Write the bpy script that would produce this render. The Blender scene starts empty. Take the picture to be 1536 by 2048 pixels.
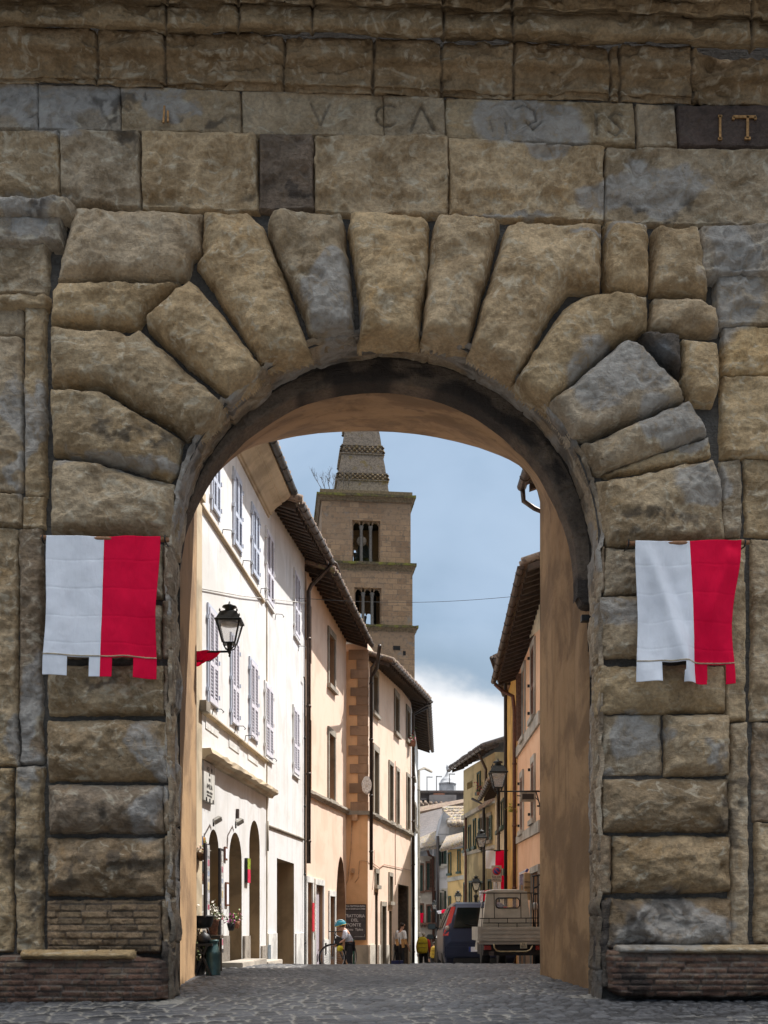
import bpy, bmesh, math, random
import numpy as np
from mathutils import Vector, Matrix
R = math.radians
random.seed(7)
scene = bpy.context.scene
C = scene.collection

# ---------------------------------------------------------------- camera
FPX, CX, HY, EYE = 2200.0, 768.0, 1845.0, 1.6      # focal length in photo pixels, principal column, horizon row, eye height
cd = bpy.data.cameras.new('camera'); cam = bpy.data.objects.new('camera', cd); C.objects.link(cam)
cam.location = (0, 0, EYE); cam.rotation_euler = (R(90), 0, 0)
cd.sensor_fit = 'VERTICAL'; cd.sensor_height = 36; cd.sensor_width = 27
cd.lens = FPX / 2048 * 36; cd.shift_y = (HY - 1024) / 2048; cd.clip_end = 3000
scene.camera = cam
# ---------------------------------------------------------------- light
SUN_AZ, SUN_EL = 62, 57       # azimuth from +Y towards +X
sd_ = Vector((math.sin(R(SUN_AZ))*math.cos(R(SUN_EL)), math.cos(R(SUN_AZ))*math.cos(R(SUN_EL)), math.sin(R(SUN_EL))))
sl = bpy.data.lights.new('sun', 'SUN'); sl.energy = 3.5; sl.angle = R(0.5); sl.color = (1, .965, .915)
so = bpy.data.objects.new('sun', sl); C.objects.link(so); so.rotation_euler = (-sd_).to_track_quat('-Z', 'Y').to_euler()
so.location = (20, 20, 40)
scene.view_settings.view_transform = 'Standard'; scene.view_settings.look = 'None'
scene.view_settings.gamma = 1; scene.view_settings.exposure = 1.12
w = bpy.data.worlds.new('World'); scene.world = w; w.use_nodes = True
nt = w.node_tree; N = nt.nodes; N.clear(); L = nt.links
def wn(t, **k):
    n = N.new(t)
    for a, b in k.items(): setattr(n, a, b)
    return n
out = wn('ShaderNodeOutputWorld'); bg = wn('ShaderNodeBackground'); L.new(bg.outputs[0], out.inputs[0])
sky = wn('ShaderNodeTexSky', sky_type='NISHITA', sun_disc=False, sun_elevation=R(SUN_EL), sun_rotation=R(SUN_AZ), air_density=1.0, dust_density=1.2, ozone_density=1.4)
bg.inputs[1].default_value = 0.12
tc = wn('ShaderNodeTexCoord'); sep = wn('ShaderNodeSeparateXYZ'); L.new(tc.outputs['Generated'], sep.inputs[0])
mp = wn('ShaderNodeMapping'); L.new(tc.outputs['Generated'], mp.inputs[0]); mp.inputs['Scale'].default_value = (1, 1, 1.7); mp.inputs['Location'].default_value = (.35, .1, .2)
n1 = wn('ShaderNodeTexNoise'); n1.inputs['Scale'].default_value = 3.1; n1.inputs['Detail'].default_value = 7; n1.inputs['Roughness'].default_value = .5; n1.inputs['Distortion'].default_value = .35
L.new(mp.outputs[0], n1.inputs['Vector'])
def wmath(op, a, b=None, clamp=False):
    m = wn('ShaderNodeMath', operation=op, use_clamp=clamp)
    for i, x in enumerate((a, b)):
        if x is None: continue
        if isinstance(x, (int, float)): m.inputs[i].default_value = x
        else: L.new(x, m.inputs[i])
    return m.outputs[0]
def wmap(v, a, b, c=0, d=1, smooth=True):
    m = wn('ShaderNodeMapRange', interpolation_type='SMOOTHSTEP' if smooth else 'LINEAR')
    L.new(v, m.inputs[0])
    for i, x in enumerate((a, b, c, d)): m.inputs[i+1].default_value = x
    return m.outputs[0]
def wmix(f, a, b):
    m = wn('ShaderNodeMix', data_type='RGBA')
    L.new(f, m.inputs[0])
    for i, x in ((6, a), (7, b)):
        if isinstance(x, tuple): m.inputs[i].default_value = (*x, 1)
        else: L.new(x, m.inputs[i])
    return m.outputs[2]
zz = sep.outputs[2]
nz = wmath('SUBTRACT', n1.outputs[0], .5)
lowv = wmath('ADD', zz, wmath('MULTIPLY', nz, .30))
fwd = wmap(sep.outputs[1], .0, .5)                 # bank kept ahead only, so low white sky does not light the wall
bank = wmath('MULTIPLY', wmap(lowv, .250, .212), fwd)
high = wmap(zz, .55, .85)                          # unseen overhead sky over-brightened to add top light on the wall
veil = wmap(wmath('ADD', wmath('MULTIPLY', n1.outputs[0], .45), zz), .44, .62)   # thin grey veil higher up
K = 1/0.12
blue = wmix(wmap(zz, .12, .5), (.25*K*.5, .36*K*.5, .47*K*.5), (.22*K*.5, .35*K*.5, .50*K*.5))
skyc = wmix(wmap(zz, .30, .9), blue, sky.outputs[0])
n2_ = wn('ShaderNodeTexNoise'); n2_.inputs['Scale'].default_value = 7; n2_.inputs['Detail'].default_value = 6; n2_.inputs['Distortion'].default_value = .6; L.new(mp.outputs[0], n2_.inputs['Vector'])
skyc = wmix(wmath('MULTIPLY', wmap(n2_.outputs[0], .42, .62), .38), skyc, (.40*K*.5, .50*K*.5, .62*K*.5))
skyc = wmix(wmath('MULTIPLY', wmap(n2_.outputs[0], .50, .36), .45), skyc, (.19*K*.5, .29*K*.5, .41*K*.5))
c1 = wmix(wmath('MULTIPLY', veil, .80), skyc, (.47*K*.5, .60*K*.5, .78*K*.5))
c2 = wmix(bank, c1, (.93*K*.5, .94*K*.5, .96*K*.5))
c3 = wmix(wmath('MULTIPLY', high, .75), c2, (2.75*K*.5, 2.68*K*.5, 2.58*K*.5))
back_ = wmap(sep.outputs[1], .1, -.4)
low_ = wmap(zz, .5, .1)
c4 = wmix(wmath('MULTIPLY', wmath('MULTIPLY', back_, low_), .45), c3, (.10*K*.5, .12*K*.5, .15*K*.5))  # low sky behind the camera dimmed to cut frontal light on the wall
L.new(c4, bg.inputs[0])

# ---------------------------------------------------------------- helpers
def px(u, v, Y):
    return Vector(((u-CX)/FPX*Y, Y, EYE+(HY-v)/FPX*Y))
def lin(r, g, b):
    f = lambda c: (c/255/12.92) if c/255 <= .04045 else ((c/255+.055)/1.055)**2.4
    return (f(r), f(g), f(b))
def gz(Y):
    """height of the road along the street axis: up to the gate, over a crest, then down"""
    Y = float(Y)
    if Y < -2: return -.126
    if Y < 12: return .0633*Y
    if Y < 15.2: t = (Y-12)/3.2; return .76 + .10*t + .055*t*(1-t)
    if Y < 17.5: t = (Y-15.2)/2.3; return .86 + .03*(1-(1-t)**2)
    if Y < 20.5: t = (Y-17.5); return .89 - .058*t*t/6
    if Y < 75: return .89-.087-.058*(Y-20.5)
    return .89-.087-.058*54.5
def tag(o, label=None, cat=None, group=None, kind=None):
    if label: o['label'] = label
    if cat: o['category'] = cat
    if group: o['group'] = group
    if kind: o['kind'] = kind
    return o
def thing(name, loc, label, cat, group=None):
    o = bpy.data.objects.new(name, None); C.objects.link(o); o.location = loc; o.empty_display_size = .2
    return tag(o, label, cat, group)
def root_loc(p):
    v = Vector((0, 0, 0))
    while p is not None: v += p.location; p = p.parent
    return v
class MB:
    """collects boxes, tubes and sheets and links them as ONE mesh; F = optional facade frame (s, n, z)"""
    def __init__(s, F=None): s.v = []; s.f = []; s.m = []; s.F = F; s.sm = []; s.cm = 0
    def pt(s, p):
        return s.F.P(*p) if s.F else Vector(p)
    def add(s, vs, fs, smooth=False, raw=False):
        o = len(s.v)
        s.v += [Vector(p) if raw else s.pt(p) for p in vs]
        for f in fs: s.f.append([o+i for i in f]); s.m.append(s.cm); s.sm.append(smooth)
        return s
    def box(s, a0, a1, b0, b1, c0, c1):
        vs = [(x, y, z) for x in (a0, a1) for y in (b0, b1) for z in (c0, c1)]
        return s.add(vs, [(0,1,3,2),(4,6,7,5),(0,4,5,1),(2,3,7,6),(0,2,6,4),(1,5,7,3)])
    def hexa(s, p):    # 8 corners, bottom ring 0-3 then top ring 4-7
        return s.add(p, [(0,3,2,1),(4,5,6,7),(0,1,5,4),(1,2,6,5),(2,3,7,6),(3,0,4,7)])
    def bar(s, a, b, w, h=None, up=(0, 0, 1)):
        a = s.pt(a); b = s.pt(b); h = h or w; d = (b-a).normalized(); u = Vector(up)
        if abs(d.dot(u)) > .95: u = Vector((1, 0, 0))
        x = d.cross(u).normalized()*w/2; y = x.cross(d).normalized()*h/2
        return s.add([a-x-y, a+x-y, a+x+y, a-x+y, b-x-y, b+x-y, b+x+y, b-x+y], [(0,3,2,1),(4,5,6,7),(0,1,5,4),(1,2,6,5),(2,3,7,6),(3,0,4,7)], raw=True)
    def tube(s, pts, r, n=8, cap=True, closed=False):
        P = [s.pt(p) for p in pts]; k = len(P); rs = r if isinstance(r, (list, tuple)) else [r]*k
        vs = []; prev = None
        for i, p in enumerate(P):
            if closed: d = (P[(i+1) % k]-P[i-1])
            else: d = (P[min(i+1, k-1)]-P[max(i-1, 0)])
            d.normalize()
            if prev is None:
                u = Vector((0, 0, 1)) if abs(d.z) < .9 else Vector((1, 0, 0)); x = d.cross(u).normalized()
            else:
                x = (prev-d*prev.dot(d)).normalized()
            prev = x; y = d.cross(x)
            vs += [p+(x*math.cos(2*math.pi*j/n)+y*math.sin(2*math.pi*j/n))*rs[i] for j in range(n)]
        fs = []
        for i in range(k if closed else k-1):
            a = i*n; b = ((i+1) % k)*n
            fs += [(a+j, a+(j+1) % n, b+(j+1) % n, b+j) for j in range(n)]
        if cap and not closed: fs += [tuple(range(n))[::-1], tuple((k-1)*n+j for j in range(n))]
        return s.add(vs, fs, smooth=True, raw=True)
    def lathe(s, c, prof, n=16, axis='z', smooth=True, sq=False):
        c = Vector(c); vs = []; fs = []
        for (r, h) in prof:
            for j in range(n):
                a = 2*math.pi*(j+(.5 if sq else 0))/n
                x, y = r*math.cos(a), r*math.sin(a)
                vs.append(c+(Vector((x, y, h)) if axis == 'z' else Vector((h, x, y)) if axis == 'x' else Vector((x, h, y))))
        for i in range(len(prof)-1):
            fs += [(i*n+j, i*n+(j+1) % n, (i+1)*n+(j+1) % n, (i+1)*n+j) for j in range(n)]
        fs += [tuple(range(n))[::-1], tuple((len(prof)-1)*n+j for j in range(n))]
        return s.add(vs, fs, smooth=smooth, raw=True)
    def prism(s, poly, d):     # poly of 3D points (local), d = extrusion vector (local frame)
        n = len(poly); q = [tuple(a+b for a, b in zip(p, d)) for p in poly]
        return s.add(list(poly)+q, [tuple(range(n))[::-1], tuple(range(n, 2*n))]+[(i, (i+1) % n, n+(i+1) % n, n+i) for i in range(n)])
    def build(s, name, mat, parent=None, bevel=0, label=None, kind=None, color=None):
        me = bpy.data.meshes.new(name); o = root_loc(parent)
        me.from_pydata([tuple(p-o) for p in s.v], [], s.f)
        for m in (mat if isinstance(mat, (list, tuple)) else [mat]): me.materials.append(m)
        if s.f:
            me.polygons.foreach_set('use_smooth', s.sm); me.polygons.foreach_set('material_index', s.m)
        bm = bmesh.new(); bm.from_mesh(me); bmesh.ops.recalc_face_normals(bm, faces=bm.faces)
        if bevel: bmesh.ops.bevel(bm, geom=[e for e in bm.edges if e.is_manifold and e.calc_face_angle(0) > .5], offset=bevel, segments=2, affect='EDGES')
        bm.to_mesh(me); bm.free()
        ob = bpy.data.objects.new(name, me); C.objects.link(ob)
        if parent: ob.parent = parent
        if label: ob['label'] = label
        if kind: ob['kind'] = kind
        if color: ob.color = (*color, 1)
        return ob
class Facade:
    """vertical plane from (x0,y0) to (x1,y1); s runs along it, n towards the street"""
    def __init__(s, x0, y0, x1, y1, side):
        s.o = Vector((x0, y0)); d = Vector((x1-x0, y1-y0)); s.len = d.length; s.d = d.normalized()
        s.n = Vector((s.d.y, -s.d.x)) if side == 'L' else Vector((-s.d.y, s.d.x))
        if side == 'F': s.n = Vector((0, -1))
    def S(s, u, n=0):
        k = (u-CX)/FPX; o = s.o+s.n*n
        return (k*o.y-o.x)/(s.d.x-k*s.d.y)
    def Z(s, u, v, n=0):
        Y = (s.o+s.n*n).y+s.S(u, n)*s.d.y
        return EYE+(HY-v)/FPX*Y
    def P(s, a, n, z):
        q = s.o+s.d*a+s.n*n
        return Vector((q.x, q.y, z))
    def SZ(s, u, v, n=0): return s.S(u, n), s.Z(u, v, n)

# ---- numpy noise
def _h(ix, iy, seed):
    n = (ix.astype(np.int64)*374761393 + iy.astype(np.int64)*668265263 + seed*1442695041) & 0x7fffffff
    n = ((n ^ (n >> 13))*1274126177) & 0x7fffffff
    n = ((n ^ (n >> 15))*2246822519) & 0x7fffffff
    return (n & 0xffffff)/float(0xffffff)
def vn(x, y, seed=0):
    ix = np.floor(x); iy = np.floor(y); fx = x-ix; fy = y-iy
    fx = fx*fx*fx*(fx*(fx*6-15)+10); fy = fy*fy*fy*(fy*(fy*6-15)+10)
    a = _h(ix, iy, seed); b = _h(ix+1, iy, seed); c = _h(ix, iy+1, seed); d = _h(ix+1, iy+1, seed)
    return (a+(b-a)*fx)*(1-fy)+(c+(d-c)*fx)*fy - .5
def fbm(x, y, seed=0, o=4, g=.5):
    t = 0; a = 1.; f = 1.
    for i in range(o): t = t+a*vn(x*f+i*17.3, y*f-i*9.1, seed+i); a *= g; f *= 2.03
    return t
def sstep(a, b, x):
    t = np.clip((x-a)/(b-a), 0, 1); return t*t*(3-2*t)
def poly_sd(px_, pz_, poly):
    """signed distance to a polygon, positive inside"""
    n = len(poly); d = np.full(px_.shape, 1e9); ins = np.zeros(px_.shape, bool)
    for i in range(n):
        ax, az = poly[i]; bx, bz = poly[(i+1) % n]
        ex, ez = bx-ax, bz-az; wx, wz = px_-ax, pz_-az
        t = np.clip((wx*ex+wz*ez)/(ex*ex+ez*ez+1e-12), 0, 1)
        d = np.minimum(d, (wx-ex*t)**2+(wz-ez*t)**2)
        c = ((az > pz_) != (bz > pz_)) & (px_ < (bx-ax)*(pz_-az)/((bz-az) if abs(bz-az) > 1e-9 else 1e-9)+ax)
        ins ^= c
    d = np.sqrt(d); return np.where(ins, d, -d)
def grid_object(name, X, Y, Z, keep, mat, parent, wear=None, color=None, flip=False):
    """a smooth sheet from 2-D arrays of world coordinates; keep masks the quads"""
    nr, nc = X.shape; o = root_loc(parent)
    co = np.stack([X-o.x, Y-o.y, Z-o.z], -1).reshape(-1, 3)
    idx = np.arange(nr*nc).reshape(nr, nc)
    q = np.stack([idx[:-1, :-1], idx[:-1, 1:], idx[1:, 1:], idx[1:, :-1]], -1)[keep]
    if flip: q = q[:, ::-1]
    used = np.unique(q); remap = np.full(nr*nc, -1); remap[used] = np.arange(len(used)); q = remap[q]; co = co[used]
    me = bpy.data.meshes.new(name); me.vertices.add(len(co)); me.vertices.foreach_set('co', co.astype(np.float32).ravel())
    me.loops.add(q.size); me.loops.foreach_set('vertex_index', q.astype(np.int32).ravel())
    me.polygons.add(len(q)); me.polygons.foreach_set('loop_start', np.arange(0, q.size, 4, dtype=np.int32))
    me.update(calc_edges=True); me.polygons.foreach_set('use_smooth', np.ones(len(q), bool))
    if wear is not None:
        a = me.color_attributes.new('wear', 'FLOAT_COLOR', 'POINT')
        wv = np.ones((len(co), 4), np.float32); wv[:, :3] = wear.reshape(-1, 3)[used]; a.data.foreach_set('color', wv.ravel())
    me.materials.append(mat); ob = bpy.data.objects.new(name, me); C.objects.link(ob)
    if parent: ob.parent = parent
    if color: ob.color = (*color, 1)
    return ob

# ---------------------------------------------------------------- materials
def newmat(name):
    m = bpy.data.materials.new(name); m.use_nodes = True; t = m.node_tree; b = t.nodes['Principled BSDF']
    return m, t, b
class NT:
    def __init__(s, t): s.t = t
    def n(s, ty, ins=None, **k):
        x = s.t.nodes.new(ty)
        for a, b in k.items(): setattr(x, a, b)
        for a, b in (ins or {}).items():
            i = x.inputs[a]
            if isinstance(b, (int, float)): i.default_value = b
            elif isinstance(b, tuple): i.default_value = (*b, 1) if len(b) == 3 and len(i.default_value) == 4 else b
            else: s.t.links.new(b, i)
        return x
    def pos(s, scale=(1, 1, 1), rot=(0, 0, 0)):
        g = s.n('ShaderNodeNewGeometry'); return s.n('ShaderNodeMapping', {'Vector': g.outputs['Position'], 'Scale': scale, 'Rotation': rot}).outputs[0]
    def noise(s, vec, sc, det=4, ro=.55, dist=0.): return s.n('ShaderNodeTexNoise', {'Vector': vec, 'Scale': sc, 'Detail': det, 'Roughness': ro, 'Distortion': dist}).outputs[0]
    def mr(s, v, a, b, c=0., d=1.): return s.n('ShaderNodeMapRange', {0: v, 1: a, 2: b, 3: c, 4: d}, interpolation_type='SMOOTHSTEP').outputs[0]
    def mix(s, f, a, b, bt='MIX'): return s.n('ShaderNodeMix', {0: f, 6: a, 7: b}, data_type='RGBA', blend_type=bt).outputs[2]
    def m(s, op, a, b=0.): return s.n('ShaderNodeMath', {0: a, 1: b}, operation=op).outputs[0]
    def bump(s, h, st, dist, nrm=None):
        d = {'Height': h, 'Strength': st, 'Distance': dist}
        if nrm is not None: d['Normal'] = nrm
        return s.n('ShaderNodeBump', d).outputs[0]
MATS = {}
def plaster(name, col, stain=.25, dark=None, rough=.9, bs=1., fresh=False):
    if name in MATS: return MATS[name]
    m, t, b = newmat(name); q = NT(t); p = q.pos()
    n1 = q.noise(p, 1.1, 5, .6, .4); st = q.noise(q.pos((5, 5, .35)), 1.3, 4, .6)
    c = tuple(col); dk = dark or tuple(x*.62 for x in col); lt = tuple(min(x*1.1, .85) for x in col)
    k = q.mix(q.mr(n1, .35, .7), dk if not fresh else c, lt)
    k = q.mix(q.m('MULTIPLY', q.mr(n1, .42, .62), .999), k, c)
    k = q.mix(q.m('MULTIPLY', q.mr(st, .52, .75), stain), k, tuple(x*.55 for x in col))
    k = q.mix(q.m('MULTIPLY', q.mr(q.noise(p, 14, 3), .55, .8), stain*.6), k, tuple(x*.7 for x in col))
    t.links.new(k, b.inputs['Base Color']); b.inputs['Roughness'].default_value = rough
    h = q.m('ADD', q.noise(p, 9, 5), q.m('MULTIPLY', q.noise(p, 60, 3), .4))
    t.links.new(q.bump(h, .35*bs, .02), b.inputs['Normal']); MATS[name] = m; return m
def simple(name, col, rough=.6, metal=0, var=.25, sc=12, bump=.15, spec=None):
    if name in MATS: return MATS[name]
    m, t, b = newmat(name); q = NT(t); p = q.pos()
    n1 = q.noise(p, sc, 4)
    k = q.mix(q.mr(n1, .35, .7), tuple(x*(1-var) for x in col), tuple(min(1, x*(1+var*.6)) for x in col))
    t.links.new(k, b.inputs['Base Color']); b.inputs['Roughness'].default_value = rough; b.inputs['Metallic'].default_value = metal
    if bump: t.links.new(q.bump(q.noise(p, sc*4, 3), bump, .01), b.inputs['Normal'])
    MATS[name] = m; return m
def stone_mat(name, cs, veins=.5, bumpk=1., chis=.5, greyc=(.17, .18, .19), darkc=(.035, .03, .028), rough=.88):
    m, t, b = newmat(name); q = NT(t); p = q.pos()
    oi = q.n('ShaderNodeObjectInfo'); at = q.n('ShaderNodeAttribute', attribute_name='wear'); sp = q.n('ShaderNodeSeparateColor', {0: at.outputs['Color']})
    off = q.n('ShaderNodeVectorMath', {0: p, 1: q.n('ShaderNodeCombineXYZ', {0: q.m('MULTIPLY', oi.outputs['Random'], 9.), 2: q.m('MULTIPLY', oi.outputs['Random'], 5.)}).outputs[0]}, operation='ADD').outputs[0]
    n1 = q.noise(off, 1.7, 6, .62, .8); n2 = q.noise(off, 5.5, 5, .6, 1.2); n3 = q.noise(p, 26, 5, .65)
    k = q.mix(q.mr(n1, .34, .66), cs[0], cs[1]); k = q.mix(q.mr(n2, .45, .68), k, cs[2])
    yl = q.noise(off, 2.6, 5, .7, 1.5); k = q.mix(q.m('MULTIPLY', q.mr(yl, .55, .7), .55), k, cs[3])
    sp2 = q.mr(n3, .36, .64, .82, 1.10); k = q.mix(1., k, q.n('ShaderNodeCombineColor', {0: sp2, 1: sp2, 2: sp2}).outputs[0], 'MULTIPLY')
    k = q.mix(1., k, oi.outputs['Color'], 'MULTIPLY')
    # pale lichen and scratch marks
    vq = q.noise(q.n('ShaderNodeVectorMath', {0: off, 1: (1, 1, 1.5)}, operation='MULTIPLY').outputs[0], 1.6, 3, .5, 1.2)
    vm = q.m('MULTIPLY', q.mr(q.m('ABSOLUTE', q.m('SUBTRACT', vq, .52)), .05, .0), q.mr(n2, .45, .6))
    k = q.mix(q.m('MULTIPLY', vm, veins), k, tuple(min(.6, x*1.35+.04) for x in cs[1]))
    # grey lime patches with a shape of their own, and dark crusts
    gm = q.m('MULTIPLY', q.m('MULTIPLY', sp.outputs[0], q.mr(n2, .30, .5, .35, 1.)), .72); g2 = q.mix(q.mr(n2, .35, .7), tuple(x*.75 for x in greyc), tuple(x*1.2 for x in greyc))
    k = q.mix(gm, k, g2); k = q.mix(q.m('MULTIPLY', sp.outputs[1], .85), k, darkc)
    k = q.mix(q.m('MULTIPLY', q.mr(q.noise(off, 8, 6, .7, 1.), .62, .74), .6), k, darkc)
    t.links.new(k, b.inputs['Base Color']); b.inputs['Roughness'].default_value = rough; b.inputs['Specular IOR Level'].default_value = .25
    # chisel grain, stone grain, pits
    ch = q.noise(q.pos((3, 3, 16), (0, .35, 0)), 2.2, 5, .6, .6)
    h = q.m('ADD', q.m('MULTIPLY', n2, .8), q.m('ADD', q.m('MULTIPLY', n3, .45), q.m('MULTIPLY', ch, chis)))
    pit = q.mr(q.n('ShaderNodeTexVoronoi', {'Vector': off, 'Scale': 34.}).outputs[0], .0, .28); pm = q.mr(n1, .5, .62)
    h = q.m('SUBTRACT', h, q.m('MULTIPLY', q.m('SUBTRACT', 1., pit), q.m('MULTIPLY', pm, .22)))
    nn = q.bump(h, .8*bumpk, .07); nn = q.bump(q.noise(p, 60, 5, .7), .4*bumpk, .015, nn)
    t.links.new(nn, b.inputs['Normal']); MATS[name] = m; return m
# ================================================================ the gate
YW = 12.0
STONE = stone_mat('weathered_tuff_stone', ((.235, .183, .125), (.44, .365, .275), (.35, .30, .235), (.37, .265, .15)), greyc=(.35, .335, .315), darkc=(.06, .05, .042), veins=.5, bumpk=.85, chis=.35)
DARKSTONE = stone_mat('dark_peperino_stone', ((.07, .058, .048), (.12, .098, .08), (.095, .08, .065), (.11, .08, .05)), veins=.15)
MORTAR = stone_mat('grey_lime_mortar', ((.085, .076, .067), (.125, .115, .103), (.10, .092, .082), (.10, .085, .062)), veins=.1)  # mortar tone darkened further to deepen the shade between the stones
gate = thing('stone_gate', (0, YW, .76), 'weathered rusticated stone town gate with a round arch and carved frieze', 'gate')
BL = [  # grey lime patches on the wall, photo pixels: x, y, rx, ry
 (110, 210, 135, 50), (330, 205, 90, 35), (650, 600, 55, 75), (1060, 250, 105, 45), (1235, 760, 95, 70), (1350, 850, 75, 45), (1300, 370, 140, 45),
 (1480, 560, 60, 110), (60, 440, 70, 45), (1010, 440, 90, 8), (1385, 960, 55, 45), (250, 930, 130, 22), (1260, 1490, 55, 60), (45, 860, 22, 110), (1240, 1220, 70, 40), (60, 1440, 30, 130),
 (1340, 1860, 120, 50), (300, 1560, 30, 110), (1430, 1500, 30, 40), (1225, 452, 70, 8), (1050, 1200, 0.1, 0.1)]
DK = [(400, 240, 90, 16), (240, 235, 60, 18), (80, 425, 50, 14), (1300, 1050, 100, 25), (270, 860, 110, 26), (296, 1950, 34, 50), (1236, 1950, 34, 50), (280, 1720, 60, 28), (55, 1700, 24, 200), (1470, 1620, 40, 110),
      (215, 1375, 60, 20), (200, 1640, 110, 14), (1330, 410, 90, 14), (160, 1740, 70, 34), (330, 1850, 26, 90), (1220, 1850, 30, 90), (1430, 180, 110, 26), (1300, 1830, 60, 30), (560, 410, 70, 12)]
def wearmask(X, Z, Yp, seed=5):
    U = CX+X/Yp*FPX; V = HY-(Z-EYE)/Yp*FPX
    nx = fbm(X*2.2, Z*2.2, 31, 4)*60; nzv = fbm(X*2.2, Z*2.2, 77, 4)*60
    g = np.zeros_like(X); d = np.zeros_like(X)
    for (a, b_, rx, ry) in BL: g = np.maximum(g, sstep(1.12, .9, np.sqrt(((U+nx-a)/rx)**2+((V+nzv-b_)/ry)**2)))
    for (a, b_, rx, ry) in DK: d = np.maximum(d, sstep(1.25, .6, np.sqrt(((U+nx*1.3-a)/rx)**2+((V+nzv*1.3-b_)/ry)**2))*sstep(-.15, .15, fbm(X*9, Z*9, 91, 4)))
    return np.stack([g, d*.8, np.zeros_like(g)], -1), U, V
def seg_d(U, V, a, b_):
    ax, ay = a; bx, by = b_; ex, ey = bx-ax, by-ay
    t = np.clip(((U-ax)*ex+(V-ay)*ey)/(ex*ex+ey*ey+1e-9), 0, 1)
    return np.hypot(U-ax-ex*t, V-ay-ey*t)
def stone(name, poly, H=.2, r=.14, base=0., tint=(1, 1, 1), mat=None, step=.018, rough=1., p=2.2, seed=None, carve=None, courses=None, tilt=0., ledge=None, warp=1., Yb=None, pillow=.22):
    H = H*1.3 if H > .15 and courses is None else H
    if H > .15: p = 1.9
    rk = 1.15 if name == 'voussoir' else 1. if courses else 1.5
    p = 3.5 if courses else p
    seed = seed if seed is not None else random.randint(1, 9999)
    Yb = Yb or YW; Yf = Yb-base-H*.5-(sum(l_[1] for l_ in ledge)*.5 if ledge else 0)
    P = [((u-CX)/FPX*Yf, EYE+(HY-v)/FPX*Yf) for u, v in poly]
    x0 = min(a for a, b in P)-.04; x1 = max(a for a, b in P)+.04; z0 = min(b for a, b in P)-.04; z1 = max(b for a, b in P)+.04
    X, Z = np.meshgrid(np.arange(x0, x1, step), np.arange(z0, z1, step))
    wx = (fbm(X*3, Z*3, seed, 3)*.024+fbm(X*13, Z*13, seed+9, 3)*.016)*warp
    wz = (fbm(X*3, Z*3, seed+50, 3)*.024+fbm(X*13, Z*13, seed+59, 3)*.016)*warp
    sd = poly_sd(X+wx, Z+wz, P)
    rr = r*(rk if H > .15 else 1.)*(1+.6*fbm(X*2.5, Z*2.5, seed+3, 2))
    t = np.clip(sd/rr, 0, 1); prof = (1-(1-t)**p)**(1/p)
    mx = max(sd.max(), .01); h = H*(prof*(1-pillow)+pillow*np.sqrt(np.clip(sd/mx, 0, 1)))
    edge = sstep(0, .05, sd)
    big = fbm(X*1.8, Z*2.2, seed+11, 3)*.045; mid = fbm(X*5.5, Z*7, seed+12, 4)*.026
    rid = (.5-np.abs(fbm(X*4+2*wx*20, Z*5, seed+14, 4)))*.035
    terr_t = fbm(X*2.3+Z*.7, Z*3.1-X*.5, seed+31, 3)*5.5; tf = terr_t-np.floor(terr_t)
    terr = (np.floor(terr_t)+sstep(.68, 1., tf))/5.5*.06
    ero = terr+sstep(.12, .4, fbm(X*3.2, Z*3.2, seed+21, 4))*(-.035)
    fine = fbm(X*19, Z*23, seed+15, 4)*.012
    h = h+(big+mid+rid-.015+ero+fine)*edge*rough*min(1, .35+H*4)
    wm, U, V = wearmask(X, Z, Yf)
    if tilt: h += tilt*(Z-(z0+z1)/2)*edge
    if ledge:
        for (v_, dh, wv) in ledge: h += dh*sstep(v_+wv+fbm(X*3, Z, seed, 3)*6, v_-wv+fbm(X*3, Z, seed, 3)*6, V)
    if courses:           # brick courses
        ch, cw = courses; row = np.floor(Z/ch+fbm(X*1.5, Z*1.5, seed, 2)*.10); fz = Z/ch+fbm(X*1.5, Z*1.5, seed, 2)*.10-row
        cx = X/cw+_h(row, row*0, seed)*.9; col = np.floor(cx); fx = cx-col
        j = np.minimum(np.minimum(fz, 1-fz)*ch, np.minimum(fx, 1-fx)*cw); bh = _h(col, row, seed+4)
        h += (sstep(0, .012, j)-1)*.022*edge+(bh-.5)*.022*edge-(bh > .9)*.03*edge
        wm[..., 1] = np.clip(wm[..., 1]+(bh < .3)*.35, 0, 1); wm[..., 0] = np.maximum(wm[..., 0]*.5, (1-sstep(.004, .013, j))*.95)
    if carve:
        for (a, b_, wd) in carve:
            d = seg_d(U, V, a, b_); c = sstep(wd*1.15, wd*.35, d+fbm(X*20, Z*20, 5, 2)*.8)
            h -= c*.022; wm[..., 1] = np.maximum(wm[..., 1], c*.55)
    h = np.where(sd > 0, np.maximum(h, .002), sd*3.5)
    q = np.maximum(np.maximum(sd[:-1, :-1], sd[1:, 1:]), np.maximum(sd[1:, :-1], sd[:-1, 1:])) > -.022
    f_ = random.random(); kk = random.uniform(.9, 1.1); hue = (1.05-.11*f_, 1.0-.03*f_, .90+.14*f_) if mat is None or mat is STONE else (1, 1, 1)
    tint = tuple(a*b*kk for a, b in zip(tint, hue))
    return grid_object(name, X, Yb-base-h, Z, q, mat or STONE, gate, wm, tint)

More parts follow.
